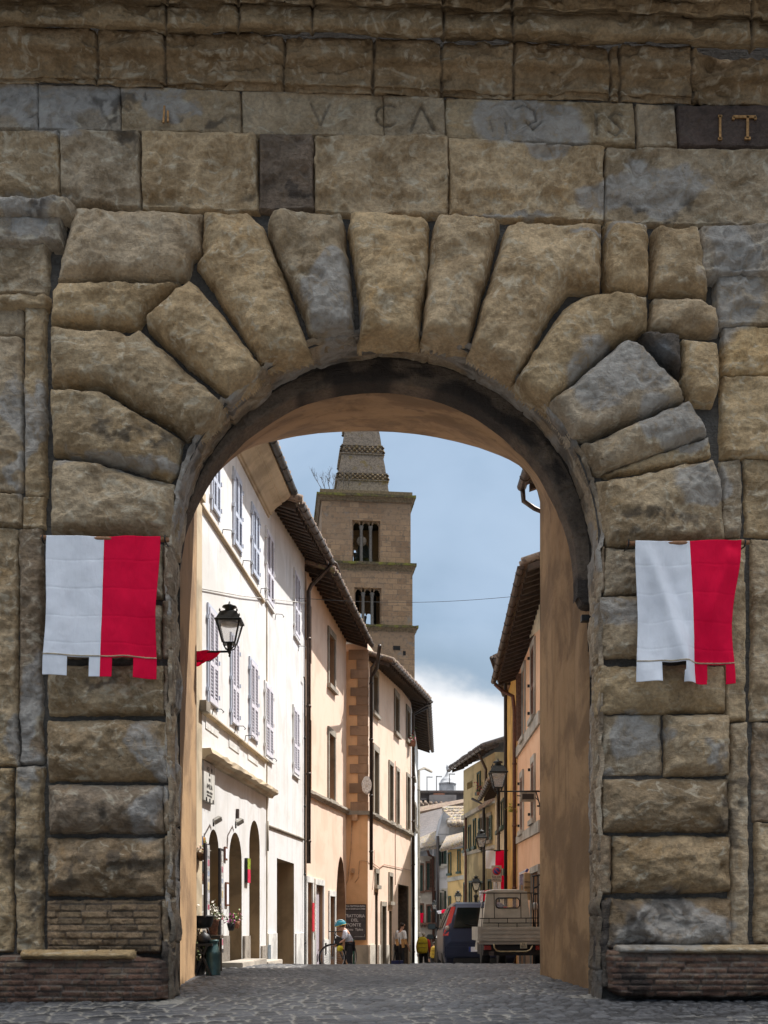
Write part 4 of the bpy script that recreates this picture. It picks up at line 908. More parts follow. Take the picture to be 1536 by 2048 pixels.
# long peach wing going on down the street
FR_ = Facade(-.47, 31.5, -.47+.17*8.52, 40.02, 'L'); L3 = FR_.S(822)
h3 = [fh(FR_, 745, 754, 1345, 1422), fh(FR_, 789, 796.5, 1390, 1463), fh(FR_, 812.5, 818.5, 1420, 1478),
      fh(FR_, 747, 755.5, 1500, 1627, 0, .2), fh(FR_, 777.5, 784.5, 1528, 1641, 0, .2), fh(FR_, 792, 797, 1541, 1648, 0, .2), fh(FR_, 813, 818, 1552, 1658, 0, .2),
      fh(FR_, 750, 755.5, 1746, 1770, 0, .2), fh(FR_, 777.5, 783.5, 1752, 1803, 0, .2), fh(FR_, 750, 755.5, 1784, 2040, 0, .2), fh(FR_, 762, 770, 1812, 2040, 0, .3), fh(FR_, 778, 783.5, 1822, 2040, 0, .2), fh(FR_, 796, 817, 1768, 2040, 0, .9)]
facade_wall('wall', FR_, 0, L3, G-1, 9.6, h3, PEACH, pb, plaster('stone_reveal', (.24, .19, .13), stain=.5), back=6)
for i, h in enumerate(h3):
    if i == 0: win(pb, FR_, h, inner=simple('pale_shutter', (.50, .50, .54), .6), fw=.14)
    elif i < 9: win(pb, FR_, h, fw=.14 if i < 4 else .09, inner=simple('shade_brown', (.13, .105, .075), .7), bars=False)
    elif i == 12:
        mb = MB(FR_); mb.box(h[0], h[1], -.95, -.9, h[2], h[3]); dd = mb.build('dark_doorway_back', DARKIN, pb)  # near-black back panel, the unlit room put in as colour
        mb = MB(FR_); mb.box(h[1]-.09, h[1]-.03, -.88, -.02, h[2], h[3]-.05); mb.build('door_leaf', DOORW, dd)
    elif i == 10:
        door(pb, FR_, h, simple('black_shutter_door', (.025, .022, .03), .5), .25, 6, frame=PSTONE)
    else: door(pb, FR_, h, simple('grey_brown_door', (.12, .10, .08), .6), .18, 3)
band(pb, FR_, .02, L3, (FR_.Z(736, 1632), FR_.Z(822, 1675)), .14, .11, PSTONE, jag=.008)
for a, b in ((738, 749), (756.5, 760), (772, 777), (784.5, 794.5), (818.5, 822)):
    mb = MB(FR_); mb.box(FR_.S(a), FR_.S(b), .002, .03, G-.8, FR_.Z(a, 1890)); mb.build('skirting', plaster('worn_skirting', (.55, .50, .42), stain=.8, bs=1.5), pb)
eave_roof(pb, FR_, .25, L3, 9.02, .68, zfar=9.6, rafters=.34); 
pipe(pb, FR_, [(FR_.S(741, .1), .12, FR_.Z(741, 1742)), (FR_.S(741, .1), .12, 8.6), (FR_.S(743, .2), .35, 8.75), (FR_.S(752, .6), .70, 9.0)], .05, simple('dark_pipe', (.035, .025, .022), .5, .3))
pipe(pb, FR_, [(.02, .10, 3.2), (.02, .10, 8.9), (-.1, .45, 9.2)], .035)
pipe(pb, FR_, [(L3-.05, .08, FR_.Z(821, 1760)), (L3-.05, .08, 9.2), (L3+.1, .6, 9.55)], .045)
mb = MB(FR_)
mb.tube([(.1, .03, FR_.Z(737, 1722)), (FR_.S(757), .03, FR_.Z(757, 1736)), (FR_.S(766), .03, FR_.Z(766, 1729)), (FR_.S(822), .03, FR_.Z(822, 1741))], .01, 5)
mb.tube([(FR_.S(789), .03, FR_.Z(789, 1770)), (FR_.S(789), .03, FR_.Z(789, 1522))], .012, 5)
mb.tube([(FR_.S(747), .03, FR_.Z(747, 1700)), (FR_.S(746), .03, FR_.Z(746, 1740)), (FR_.S(743), .03, FR_.Z(743, 1780))], .008, 5); mb.build('cable', simple('pink_cable', (.35, .16, .10), .7), pb)
# oval relief plaque on the corner
op = thing('oval_plaque', FQ.P(FQ.S(734), .05, QZ(1571)), 'pale oval relief plaque high on the peach house corner', 'plaque')
mb = MB(FQ); c = (FQ.S(734), QZ(1571)); rx, rz = .155, .26
for k_, (sc, nn, no) in enumerate([(1, .04, .03), (.86, .075, .02)]):
    pts = [(c[0]+rx*sc*math.cos(t)*(1+no*math.sin(7*t)), c[1]+rz*sc*math.sin(t)*(1+no*math.sin(7*t))) for t in [2*math.pi*i/32 for i in range(32)]]
    mb.prism([(x, .035 if k_ == 0 else .06, z) for x, z in pts], (0, nn-.01, 0))
opb = mb.build('frame', simple('relief_white', (.74, .71, .68), .7, 0, .35, 30, .3), op, bevel=.004)
mb = MB(); P_ = lambda s, n, z: FQ.P(c[0]+s, n, c[1]+z)
for (s, z, r, h_) in ((0, .12, .05, .05), (0, 0, .075, .05), (-.05, -.1, .05, .04), (.06, -.08, .045, .04), (.0, -.17, .05, .03), (-.08, .06, .03, .03), (.08, .05, .03, .03)):
    mb.lathe(P_(s, .09, z), [(r*math.cos(a), -h_*math.sin(a)) for a in (0, .4, .8, 1.2, 1.5)], 12, axis='y')
mb.build('relief_figure', simple('relief_cream', (.66, .61, .56), .7, 0, .3, 40, .3), op)

# narrow white house beyond
FN = Facade(.985, 40.05, 1.60, 51.5, 'L'); L4 = FN.len
nb = thing('narrow_white_house', (*FN.P(0, 0, 0).xy, gz(45)), 'narrow white house seen edge on beyond the peach wing', 'house')
hn = [fh(FN, 825, 828, 1495, 1545), fh(FN, 826, 828.5, 1600, 1650), fh(FN, 830, 832, 1610, 1655), fh(FN, 830, 832.5, 1815, 2100)]
facade_wall('wall', FN, 0, L4, -2.6, 9.55, hn, WHITEP, nb, back=5)
for h in hn[:3]: win(nb, FN, h, fw=.08, inner=SHB)
door(nb, FN, hn[3], simple('blue_black_door', (.03, .03, .04), .5))
eave_roof(nb, FN, .3, L4, 9.6, .62, rafters=.6)
pipe(nb, FN, [(.25, .08, 0), (.25, .08, 9.2), (.35, .6, 9.5)], .05, simple('dark_pipe', (.035, .025, .022), .5, .3))
pipe(nb, FN, [(FN.S(834), .08, -1), (FN.S(834), .08, 8.4), (FN.S(835.5), .3, 8.7), (FN.S(838), .6, 8.9)], .06, PSTONE)
pipe(nb, FN, [(.7, .05, -1), (.7, .05, FN.Z(824, 1620)), (.9, .1, FN.Z(824, 1575))], .03, simple('rust_pipe', (.16, .06, .035), .7))
mb = MB(FN); mb.box(.2, L4*.9, .001, .03, -2.6, FN.Z(825, 1692)); mb.build('lower_wall_face', SKIRT, nb)
for i, (u, v) in enumerate([(832, 1695), (833, 1712), (834, 1722)]):
    pass
fp = thing('flower_box', FN.P(FN.S(826), .15, FN.Z(826, 1488)), 'window box of red and green flowers at the top of the peach wing', 'flower box')
mb = MB(); c = FR_.P(FR_.S(817.5), .12, FR_.Z(817.5, 1484)); mb.box(c.x-.1, c.x+.12, c.y-.3, c.y+.3, c.z-.12, c.z); mb.build('trough', TERRA, fp)
random.seed(3)
def flowers(parent, c, rx, ry, rz, n, cols=((.10, .18, .04), (.5, .03, .08)), sz=.035, ratio=.35, name='leaves'):
    for k, col in enumerate(cols):
        mb = MB()
        for i in range(int(n*(1-ratio if k == 0 else ratio))):
            p = Vector((c[0]+random.gauss(0, rx*.45), c[1]+random.gauss(0, ry*.45), c[2]+abs(random.gauss(0, rz*.5)))); a = Vector((random.uniform(-1, 1), random.uniform(-1, 1), random.uniform(-1, 1))).normalized()*sz; b = a.cross(Vector((random.uniform(-1, 1), random.uniform(-1, 1), 1))).normalized()*sz*.7
            mb.add([p-a, p+b, p+a, p-b], [(0, 1, 2, 3)])
        mb.build(name if k == 0 else 'blossom', simple('flora_%d_%d_%d' % tuple(int(x*100) for x in col), col, .6, 0, .3, 40, 0), parent)
flowers(fp, (c.x, c.y, c.z), .14, .35, .25, 120)

# ================================================================ right-hand side
F0 = Facade(3.1, 15.4, 3.1, 19.45, 'R')
r0 = thing('corner_house', (3.1, 17.5, gz(17.5)), 'house mostly hidden behind the right jamb, only its eave and gutter end show', 'house')
facade_wall('wall', F0, 0, F0.len, G, 9.2, [], ORANGE, r0, back=6); eave_roof(r0, F0, 0, F0.len-.1, 9.26, .62, over_s=.06, r=.085, rafters=.35)
pipe(r0, F0, [(F0.len-.08, .66, 9.24), (F0.len-.08, .64, 9.02), (F0.len-.06, .45, 8.9), (F0.len-.06, .06, 8.72), (F0.len-.06, .06, 3)], .045)
FO = Facade(3.3+.028*(19.6-23.3), 19.6, 3.3+.028*(28.45-23.3), 28.45, 'R')
ob_ = thing('orange_house', (*FO.P(0, 0, 0).xy, gz(24)), 'orange house on the right with grey bands, brown shutters and a low tiled eave', 'house')
ho = [fh(FO, 1070.5, 1064, 1288, 1430), fh(FO, 1051, 1046, 1335, 1470), fh(FO, 1070.5, 1065, 1522, 1637), fh(FO, 1047.5, 1043, 1552, 1660), fh(FO, 1079, 1064, 1742, 2000, 0, .3), fh(FO, 1050, 1042, 1760, 2000, 0, .25)]
def top_z(s, v0=1122, u0=1043, v1=1295, u1=1000): return 0
zE0 = 8.46; zE1 = 8.02; sE0 = FO.S(1043, .6); sE1 = FO.S(1000, .6)
zat = lambda s: zE0+(zE1-zE0)*(s-sE0)/(sE1-sE0)
facade_wall('wall', FO, 0, FO.len, G-.5, zat(FO.len)+.12, ho, ORANGE, ob_, back=6)
mb = MB(FO); mb.add([(0, .004, 7.2+.0), (FO.len, .004, FO.Z(1034, 1300)), (FO.len, .004, zat(FO.len)+.1), (0, .004, zat(0)+.1)], [(0, 1, 2, 3)]); mb.build('frieze_band', CREAMP, ob_)
for i, h in enumerate(ho[:4]):
    w0 = win(ob_, FO, h, frame=BANDC, fw=.11, inner=SHB if i != 1 else GLASS, bars=i == 1)
    if i == 1: sh_perp(w0, FO, h[1]+.22, h[2], h[3], .12, SHB); sh_perp(w0, FO, h[1]+.02, h[2], h[3], .10, SHB)
    else:
        q = MB(FO); m = (h[0]+h[1])/2; louvres(q, h[0]+.01, m-.005, .0, h[2], h[3], .07); louvres(q, m+.005, h[1]-.01, .0, h[2], h[3], .07); q.build('shutter', SHB, w0)
    q = MB(FO); 
    for f in (.1, .5, .9): q.box(h[1]+.1, h[1]+.16, .03, .09, h[2]+(h[3]-h[2])*f, h[2]+(h[3]-h[2])*f+.06)
    q.build('hinge', IRON, w0)
door(ob_, FO, ho[4], GLASS, .25, 2, frame=BANDC); door(ob_, FO, ho[5], DOORW, .2, 3, frame=BANDC)
def slantband(parent, F, u0, va0, vb0, u1, va1, vb1, mat, n=.05, name='string_course'):
    s0, s1 = F.S(u0), F.S(u1); mb = MB(F)
    mb.hexa([(s0, .003, F.Z(u0, vb0)), (s1, .003, F.Z(u1, vb1)), (s1, n, F.Z(u1, vb1)), (s0, n, F.Z(u0, vb0)), (s0, .003, F.Z(u0, va0)), (s1, .003, F.Z(u1, va1)), (s1, n, F.Z(u1, va1)), (s0, n, F.Z(u0, va0))])
    return mb.build(name, mat, parent)
slantband(ob_, FO, 1081, 1421, 1447, 1034, 1498, 1517, BANDC); slantband(ob_, FO, 1081, 1640, 1664, 1033, 1676, 1689, BANDC)
eave_roof(ob_, FO, sE0, FO.len, zE0-.05, .56, zfar=zat(FO.len)-.05, rafters=.30, over_s=.0, r=.07)
pipe(ob_, FO, [(FO.len-.1, .58, zat(FO.len)-.1), (FO.len-.12, .40, zat(FO.len)-.28), (FO.len-.1, .12, zat(FO.len)-.42), (FO.len-.1, .08, zat(FO.len)-.8), (FO.len-.1, .08, gz(28))], .05, simple('rust_brown_pipe', (.13, .055, .035), .5, .3))
bl = thing('blank_signboard', FO.P(FO.S(1056, .9), .9, FO.Z(1056, 1600, .9)), 'small black hanging sign box in a pale frame below the right wall lantern', 'sign')
Ys = 22.6; A = px(1041, 1602, Ys); B = px(1071, 1584, Ys)
mb = MB(); mb.box(A.x, B.x, Ys, Ys+.16, A.z, B.z); bx = mb.build('frame', simple('sign_frame_cream', (.33, .30, .25), .6), bl, bevel=.006)
mb = MB(); mb.box(A.x+.035, B.x-.035, Ys-.012, Ys-.002, A.z+.035, B.z-.035); mb.build('screen', simple('sign_black', (.02, .02, .022), .3), bl)
mb = MB(); mb.tube([px(1030, 1583, Ys), px(1082, 1583, Ys)], .014, 6); mb.tube([px(1034, 1591, Ys), px(1041, 1592, Ys)], .012, 6); mb.tube([px(1072, 1583, Ys), px(1080, 1612, Ys), px(1080, 1630, Ys)], .014, 6); mb.tube([px(1074, 1612, Ys), px(1082, 1612, Ys)], .02, 6); mb.build('bracket', IRON, bl)
# shop sign and menu board low on the orange house
ss = thing('shop_sign', FO.P(FO.S(1046), .3, FO.Z(1046, 1770)), 'small lilac projecting sign with a blue end on the orange house', 'sign')
Ys = 25.2; mb = MB(); a = px(1039.5, 1770, Ys); b = px(1046, 1748, Ys); mb.box(a.x, b.x, Ys, Ys+.05, a.z, b.z); mb.build('panel', simple('lilac_panel', (.36, .32, .42), .6), ss)
mb = MB(); mb.bar(px(1039, 1748, Ys), px(1054, 1740, Ys), .08, .05); mb.build('sign_roof', CLW, ss); mb = MB(); mb.bar(px(1052, 1744, Ys-.05), px(1055.5, 1738, Ys-.05), .10, .05); mb.build('end_cap', simple('blue_cap', (.10, .09, .25), .5), ss)
mbd = thing('menu_board', px(1056, 1790, 24.6), 'tan menu board with faint lettering on the orange house', 'menu board')
Ys = 24.6; a = px(1049, 1800, Ys); b = px(1061, 1746, Ys); mb = MB(); mb.box(a.x, b.x, Ys, Ys+.05, a.z, b.z); mbb = mb.build('board', simple('tan_board', (.44, .27, .13), .7, 0, .2), mbd, bevel=.004)
FB = Facade(a.x, Ys, b.x, Ys, 'F'); FB.n = Vector((0, -1))
for i in range(3): txt(FB, mbb, ('MENU', 'PIZZA', 'VINO')[i], (b.x-a.x)/2, b.z-.2-i*.12, .004, .05, INK)
# awning frame by the door
fr_ = thing('iron_awning_frame', FO.P(FO.S(1074), .5, FO.Z(1074, 1745)), 'black iron awning frame with curled arms beside the right-hand shop door', 'awning frame')
Ys = 22.2; mb = MB()
for p in ([(1066,1777),(1074,1774),(1079,1768)], [(1067,1752),(1067,1930)], [(1064,1752),(1082,1750)], [(1066,1790),(1078,1786)], [(1076,1752),(1076,1900)]): mb.tube([px(u, v, Ys) for u, v in p], .018, 5)
mb.build('frame', IRON, fr_)

FY = Facade(3.447, 28.47, 3.45, 31.0, 'R')
yb = thing('yellow_house', (*FY.P(0, 0, 0).xy, gz(30)), 'narrow deep yellow house with a downpipe beside the orange one', 'house')
facade_wall('wall', FY, 0, FY.len, G-1, 8.3, [], YELLOW, yb, back=5)
mb = MB()   # its short eave, higher towards us
Yn, Yf = 28.5, 31.0; e = [px(985, 1318, Yn), px(1009, 1392, Yf), px(1034, 1398, Yf), px(1034, 1296, Yn)]
r = [p+Vector((0, 0, .10)) for p in e]; mb.hexa(e+r); mb.build('roof', TILE, yb)
mb = MB(); 
for i in range(6): t = i/5; a = e[0].lerp(e[1], t); b = e[3].lerp(e[2], t); mb.bar(a-Vector((-.04, 0, .06)), b-Vector((0, 0, .06)), .08, .1)
mb.build('rafter', WOODB, yb)
mb = MB(); mb.tube([e[0]+Vector((-.02, 0, .03)), e[1]+Vector((-.02, 0, .03))], .06, 8); mb.build('gutter', GUT, yb)
mb = MB(); mb.tube([px(989, 1322, 28.6), px(995, 1330, 28.6), px(1009, 1338, 28.6), px(1011, 1350, 28.6), px(1011.5, 1850, 28.6)], .045, 8); mb.build('downpipe', simple('dark_pipe', (.035, .025, .022), .5, .3), yb)
fl = thing('hanging_plant', px(1024, 1616, 28.3), 'sprig of yellow green leaves growing on the deep yellow wall', 'plant'); flowers(fl, px(1024, 1624, 28.35), .13, .05, .25, 60, ((.30, .32, .04), (.5, .42, .08)), .04)
# ================================================================ far right and far end of the street
def simple_box_house(name, label, pts, z0, z1, mat, cat='house', depth=5):
    pass
F3 = Facade(px(1012.5, 0, 32).x, 32, px(990, 0, 36.5).x, 36.5, 'R')
cb = thing('cream_house', (*F3.P(0, 0, 0).xy, gz(34)), 'cream house with narrow grey-green shutters beyond the deep yellow one', 'house')
h_ = [fh(F3, 1009, 1004, 1600, 1650, 0, .06), fh(F3, 999, 996, 1605, 1660, 0, .06), fh(F3, 1009, 1004, 1720, 1790, 0, .06)]
facade_wall('wall', F3, 0, F3.len, -3, F3.Z(1010, 1555), h_, plaster('pale_cream_wall', (.66, .57, .40), stain=.3), cb, back=5)
for h in h_: win(cb, F3, h, frame=SHG, fw=.05, inner=SHG, bars=False)
eave_roof(cb, F3, 0, F3.len, F3.Z(1010, 1568), .45, rafters=.5, tiles=TILEM)
pipe(cb, F3, [(1.6, .1, -1), (1.6, .1, F3.Z(1000, 1590))], .05)
F4 = Facade(3.83, 38, 3.83-.16*5.2, 43.2, 'R'); L4_ = F4.S(927)
by_ = thing('pale_yellow_house', (*F4.P(0, 0, 0).xy, gz(40)), 'tall pale yellow house with green shutters and a loggia under its roof', 'house')
W4 = [(931.5, 928.5, 1655, 1700), (942, 938.5, 1653, 1697), (952, 948, 1640, 1692), (968, 962.5, 1634, 1680), (931.8, 928.8, 1768, 1810), (943.5, 940, 1765, 1810), (968, 963, 1765, 1800), (961.5, 956, 1546, 1582), (945, 934, 1560, 1598), (982, 974, 1632, 1680), (983, 978, 1762, 1800)]
h4 = [fh(F4, *x, 0, .06) for x in W4]
h4[8] = (*h4[8][:4], 0, 1.2)
zt = F4.Z(988, 1505)
facade_wall('wall', F4, 0, L4_, -3, zt, h4, LYELLOW, by_, back=6)
for i, h in enumerate(h4):
    if i == 8:
        mb = MB(F4); mb.box(h[0], h[1], -1.25, -1.2, h[2], h[3]); mb.build('loggia_back', YOLK, by_); mb = MB(F4); mb.box(h[0], h[1], -.03, 0.0, h[2], h[2]+.45); mb.build('parapet', LYELLOW, by_)
    elif i in (3, 9): win(by_, F4, h, fw=.1, open_sh='both', shm=SHG)
    else: win(by_, F4, h, frame=SHG, fw=.05, inner=SHG, bars=False)
slantband(by_, F4, 990, 1597, 1606, 928, 1632, 1640, BANDC, .12); slantband(by_, F4, 990, 1690, 1697, 928, 1706, 1712, BANDC, .06)
eave_roof(by_, F4, -.3, L4_+.1, zt+.05, .5, rafters=.6, tiles=TILEG, zfar=zt+.0)
pipe(by_, F4, [(F4.S(962, .3), .12, F4.Z(962, 1600)), (F4.S(962, .3), .12, zt-.5), (F4.S(957, .5), .5, zt)], .05)
pipe(by_, F4, [(F4.S(935.5), .08, -1), (F4.S(935.5), .08, F4.Z(935, 1630))], .05, simple('rust_brown_pipe', (.13, .055, .035), .5, .3))
pipe(by_, F4, [(F4.S(973), .1, -1), (F4.S(973), .1, F4.Z(973, 1610)), (F4.S(966), .4, F4.Z(966, 1598))], .05, simple('dark_pipe', (.035, .025, .022), .5, .3))
mb = MB(); c = F4.P(F4.S(972), 0, F4.Z(972, 1600)); a, b, d_, e_2 = px(958, 1611, 38.6), px(986, 1592, 37.9), px(986, 1604, 38.6), px(960, 1616, 39)
mb.prism([tuple(px(956, 1613, 39.2)), tuple(px(986, 1591, 38)), tuple(px(986, 1598, 38)), tuple(px(956, 1617, 39.2))], (.0, -.5, -.1)); mb.build('porch_roof', TILE, by_)
gf = thing('geranium_box', px(966, 1583, 39.5), 'box of red geraniums on the loggia ledge of the pale yellow house', 'flower box'); mb = MB(); p = px(966, 1584, 39.7); mb.box(p.x-.22, p.x+.22, p.y-.1, p.y+.1, p.z-.1, p.z); mb.build('trough', TERRA, gf); flowers(gf, (p.x, p.y, p.z), .28, .12, .3, 120)
# frontal houses that close the view
def FF(u0, u1, Y, yaw=0): 
    a, b = px(u0, 0, Y), px(u1, 0, Y+yaw); f = Facade(a.x, a.y, b.x, b.y, 'R'); f.n = Vector((f.d.y, -f.d.x)); return f
def front_house(name, label, u0, u1, Y, vt, mat, wins, frames=PSTONE, fw=.1, dp=.15, yaw=0, backd=6, sh=SHG, vt2=None):
    f = FF(u0, u1, Y, yaw); t = thing(name, (*f.P(f.len/2, 0, 0).xy, gz(Y)), label, 'house'); hh_ = [fh(f, a, b, c, d, 0, dp) for a, b, c, d in wins]
    facade_wall('wall', f, 0, f.len, -4, f.Z(u0, vt), hh_, mat, t, back=backd)
    for h in hh_: win(t, f, h, frame=frames, fw=fw, inner=sh, bars=False)
    return t, f
yo, fy = front_house('gold_house', 'warm yellow two storey house with green shutters at the end of the street', 895, 930, 53, 1700, YOLK, [(897.5, 902, 1708, 1747), (916.5, 920.5, 1702, 1743), (898.5, 901.5, 1795, 1830)], yaw=-1.5, frames=SHG, fw=.05)
slantband(yo, fy, 895.5, 1756, 1764, 929, 1750, 1758, BANDC, .05)
mb = MB(); mb.hexa([px(882, 1704, 52.3), px(928, 1690, 50.8), px(928, 1672, 55), px(895, 1680, 56), px(882, 1700, 52.3), px(928, 1684, 50.8), px(928, 1668, 55), px(895, 1676, 56)]); mb.build('roof', TILE, yo)
mb = MB(); 
for i in range(14): t = i/13; mb.tube([px(882, 1699.5, 52.3).lerp(px(928, 1684, 50.8), t), px(895, 1675, 56).lerp(px(928, 1667, 55), t)], .09, 6)
mb.build('tile_course', TILEM, yo)
wh, fw_ = front_house('white_gable_house', 'pale grey-white house with green shutters between the yellow and pink houses', 875.5, 899, 58, 1668, plaster('grey_white_wall', (.50, .49, .50), stain=.4), [(878.5, 883, 1690, 1732), (887, 893.5, 1686, 1728), (880, 884.5, 1785, 1838), (887, 892.5, 1782, 1838)], frames=BANDC)
mb = MB(); mb.prism([tuple(px(875.5, 1669, 58)), tuple(px(899, 1669, 58)), tuple(px(899, 1632, 58)), tuple(px(887, 1622, 58))], (0, 5, 0)); mb.build('gable', plaster('grey_white_wall', (.5, .49, .5)), wh)
mb = MB(); mb.prism([tuple(px(898, 1654, 57.9)), tuple(px(930, 1652, 57.9)), tuple(px(930, 1690, 57.9)), tuple(px(898, 1690, 57.9))], (0, 3, 0)); mb.build('side_wall', GREYP, wh)
mb = MB(); e = [px(899, 1655, 57.2), px(934, 1653, 57.2), px(930, 1619, 61), px(887, 1620, 61)]; mb.hexa(e+[p+Vector((0, 0, .1)) for p in e])
for i in range(16):
    t = i/15; a = e[0].lerp(e[1], t); b = e[3].lerp(e[2], t); mb.tube([a+Vector((0, 0, .12)), b+Vector((0, 0, .12))], .10, 6)
    for k in range(6):
        q = a.lerp(b, k/6+random.uniform(-.03, .03)); mb.tube([q+Vector((0, 0, .12)), q.lerp(b, .1)+Vector((0, 0, .2))], .12, 6)
mb.build('roof', TILEM, wh)
mb = MB(); mb.tube([px(875.7, 1900, 57.8), px(875.7, 1672, 57.8)], .08, 8); mb.build('downpipe', simple('dark_pipe', (.035, .025, .022), .5, .3), wh)
pk, fk = front_house('pink_house', 'pale pink house with mossy eave, brown framed windows and a balcony shelf', 836, 875.3, 60, 1712, PINKP, [(839, 845.5, 1730, 1782), (853.5, 860.5, 1726, 1780), (862, 865.5, 1722, 1775), (840.5, 845.5, 1810, 1846), (854.5, 861.5, 1812, 1846), (870, 874, 1785, 1846), (856, 860, 1876, 1935), (866, 870, 1876, 1935)], frames=SHB, fw=.07)
mb = MB(); e = [px(836, 1704, 59.2), px(876, 1697, 59.2), px(876, 1668, 63), px(836, 1684, 63)]; mb.hexa(e+[p+Vector((0, 0, .12)) for p in e])
for i in range(16):
    t = i/15; a = e[0].lerp(e[1], t); b = e[3].lerp(e[2], t); mb.tube([a+Vector((0, 0, .14)), b+Vector((0, 0, .14))], .10, 6)
mb.build('roof', TILEM, pk)
mb = MB(fk); mb.box(fk.S(838), fk.S(875), .003, .35, fk.Z(850, 1850), fk.Z(850, 1845)); 
for u in (841, 848, 856, 863, 870): mb.box(fk.S(u), fk.S(u)+.08, .003, .3, fk.Z(850, 1855), fk.Z(850, 1850)-.001)
mb.build('balcony_shelf', SHB, pk)
mb = MB(); mb.tube([px(855, 1700, 59.3), px(858, 1710, 59.6), px(866, 1714, 59.8), px(867, 1900, 59.8)], .07, 8); mb.build('downpipe', simple('rust_brown_pipe', (.13, .055, .035), .5, .3), pk)
gr, fg = front_house('slate_roofed_house', 'grey rendered house with long grey roofs behind the pink one', 834, 884, 68, 1672, GREYP, [])
mb = MB(); e = [px(834, 1684, 65), px(881, 1676, 65), px(888, 1618, 72), px(834, 1632, 72)]; mb.hexa(e+[p+Vector((0, 0, .2)) for p in e]); mb.build('roof', TILEG, gr)
mb = MB(); e = [px(834, 1632, 71.5), px(930, 1612, 71.5), px(930, 1605, 73), px(834, 1622, 73)]; mb.hexa(e+[p+Vector((0, 0, .25)) for p in e]); mb.build('ridge', TILE, gr)
mb = MB(); mb.tube([px(875, 1700, 64.8), px(877, 1660, 64.8), px(889, 1622, 64.8)], .12, 6); mb.build('verge', TILE, gr)
dkb, fd = front_house('dark_roofline_house', 'dark grey house on the skyline with a low parapet', 836, 930, 80, 1586, plaster('dark_render', (.14, .135, .14), stain=.5), [(845, 850, 1600, 1612), (890, 899, 1598, 1612)], frames=GREYP)
mb = MB(fd); mb.box(-.2, fd.len+.2, .01, .35, fd.Z(850, 1586), fd.Z(850, 1582)); mb.build('parapet', TILEG, dkb)
mb = MB(fd); mb.add([(-.2, 2.5, fd.Z(850, 1618)), (4.5, 2.5, fd.Z(850, 1616)), (4.5, .2, fd.Z(850, 1604)), (-.2, .2, fd.Z(850, 1606))], [(0, 1, 2, 3)])
for i in range(14): mb.tube([(-.2+i*.36, 2.5, fd.Z(850, 1616)), (-.2+i*.36, .2, fd.Z(850, 1604))], .13, 6)
mb.build('lower_roof', TILE, dkb)
mb = MB(fd); s_ = fd.S(858); mb.box(s_, s_+1.9, .01, 1.4, fd.Z(850, 1628), fd.Z(850, 1594)); ch_ = mb.build('chimney', GREYP, dkb); mb = MB(fd); mb.box(s_+.3, s_+1.1, .3, .8, fd.Z(850, 1594), fd.Z(850, 1589)); mb.build('chimney_cap', TERRA, ch_)
dm = thing('cupola', px(895, 1590, 85), 'small white lantern cupola with a dome on the skyline', 'cupola')
c = px(895, 1583, 85); mb = MB(); hb = (1583-1569)/FPX*85; rw = 15.5/FPX*85
mb.lathe((c.x, c.y, c.z), [(rw*1.08, 0), (rw*1.08, hb)], 8, smooth=False); mb.build('drum', plaster('cupola_white', (.55, .56, .58), stain=.3), dm)
mb = MB(); mb.lathe((c.x, c.y, c.z+hb), [(rw*1.12, 0), (rw*1.12, .12), (rw*.98, .14), (rw*.86, .32), (rw*.62, .5), (rw*.42, .6), (rw*.18, .85), (rw*.10, 1.0), (.12, 1.3), (.04, 1.6)], 20); mb.build('dome', plaster('cupola_white', (.5, .5, .5)), dm)
for (u, v0, v1, lab) in ((854, 1583, 1554, 'thin television aerial left of the white cupola, nearest the street wall'), (873, 1583, 1553, 'thin television aerial just left of the white cupola'), (899, 1568, 1548, 'thin television aerial rising behind the white cupola')):
    t = thing('television_aerial', px(u, v0, 83.5), lab, 'aerial', 'aerials on the skyline roof'); mb = MB(); mb.tube([px(u, v0, 83.5), px(u, v1, 83.5)], .03, 5); mb.build('mast', IRON, t); mb = MB(); mb.tube([px(u-1, v1, 83.5), px(u+11, v1+.7, 83.5)], .025, 5)
    for k in range(5): p = px(u+k*2.5, v1, 83.5); mb.tube([p-Vector((0, .3, 0)), p+Vector((0, .3, 0))], .018, 4)
    mb.build('boom', IRON, t)

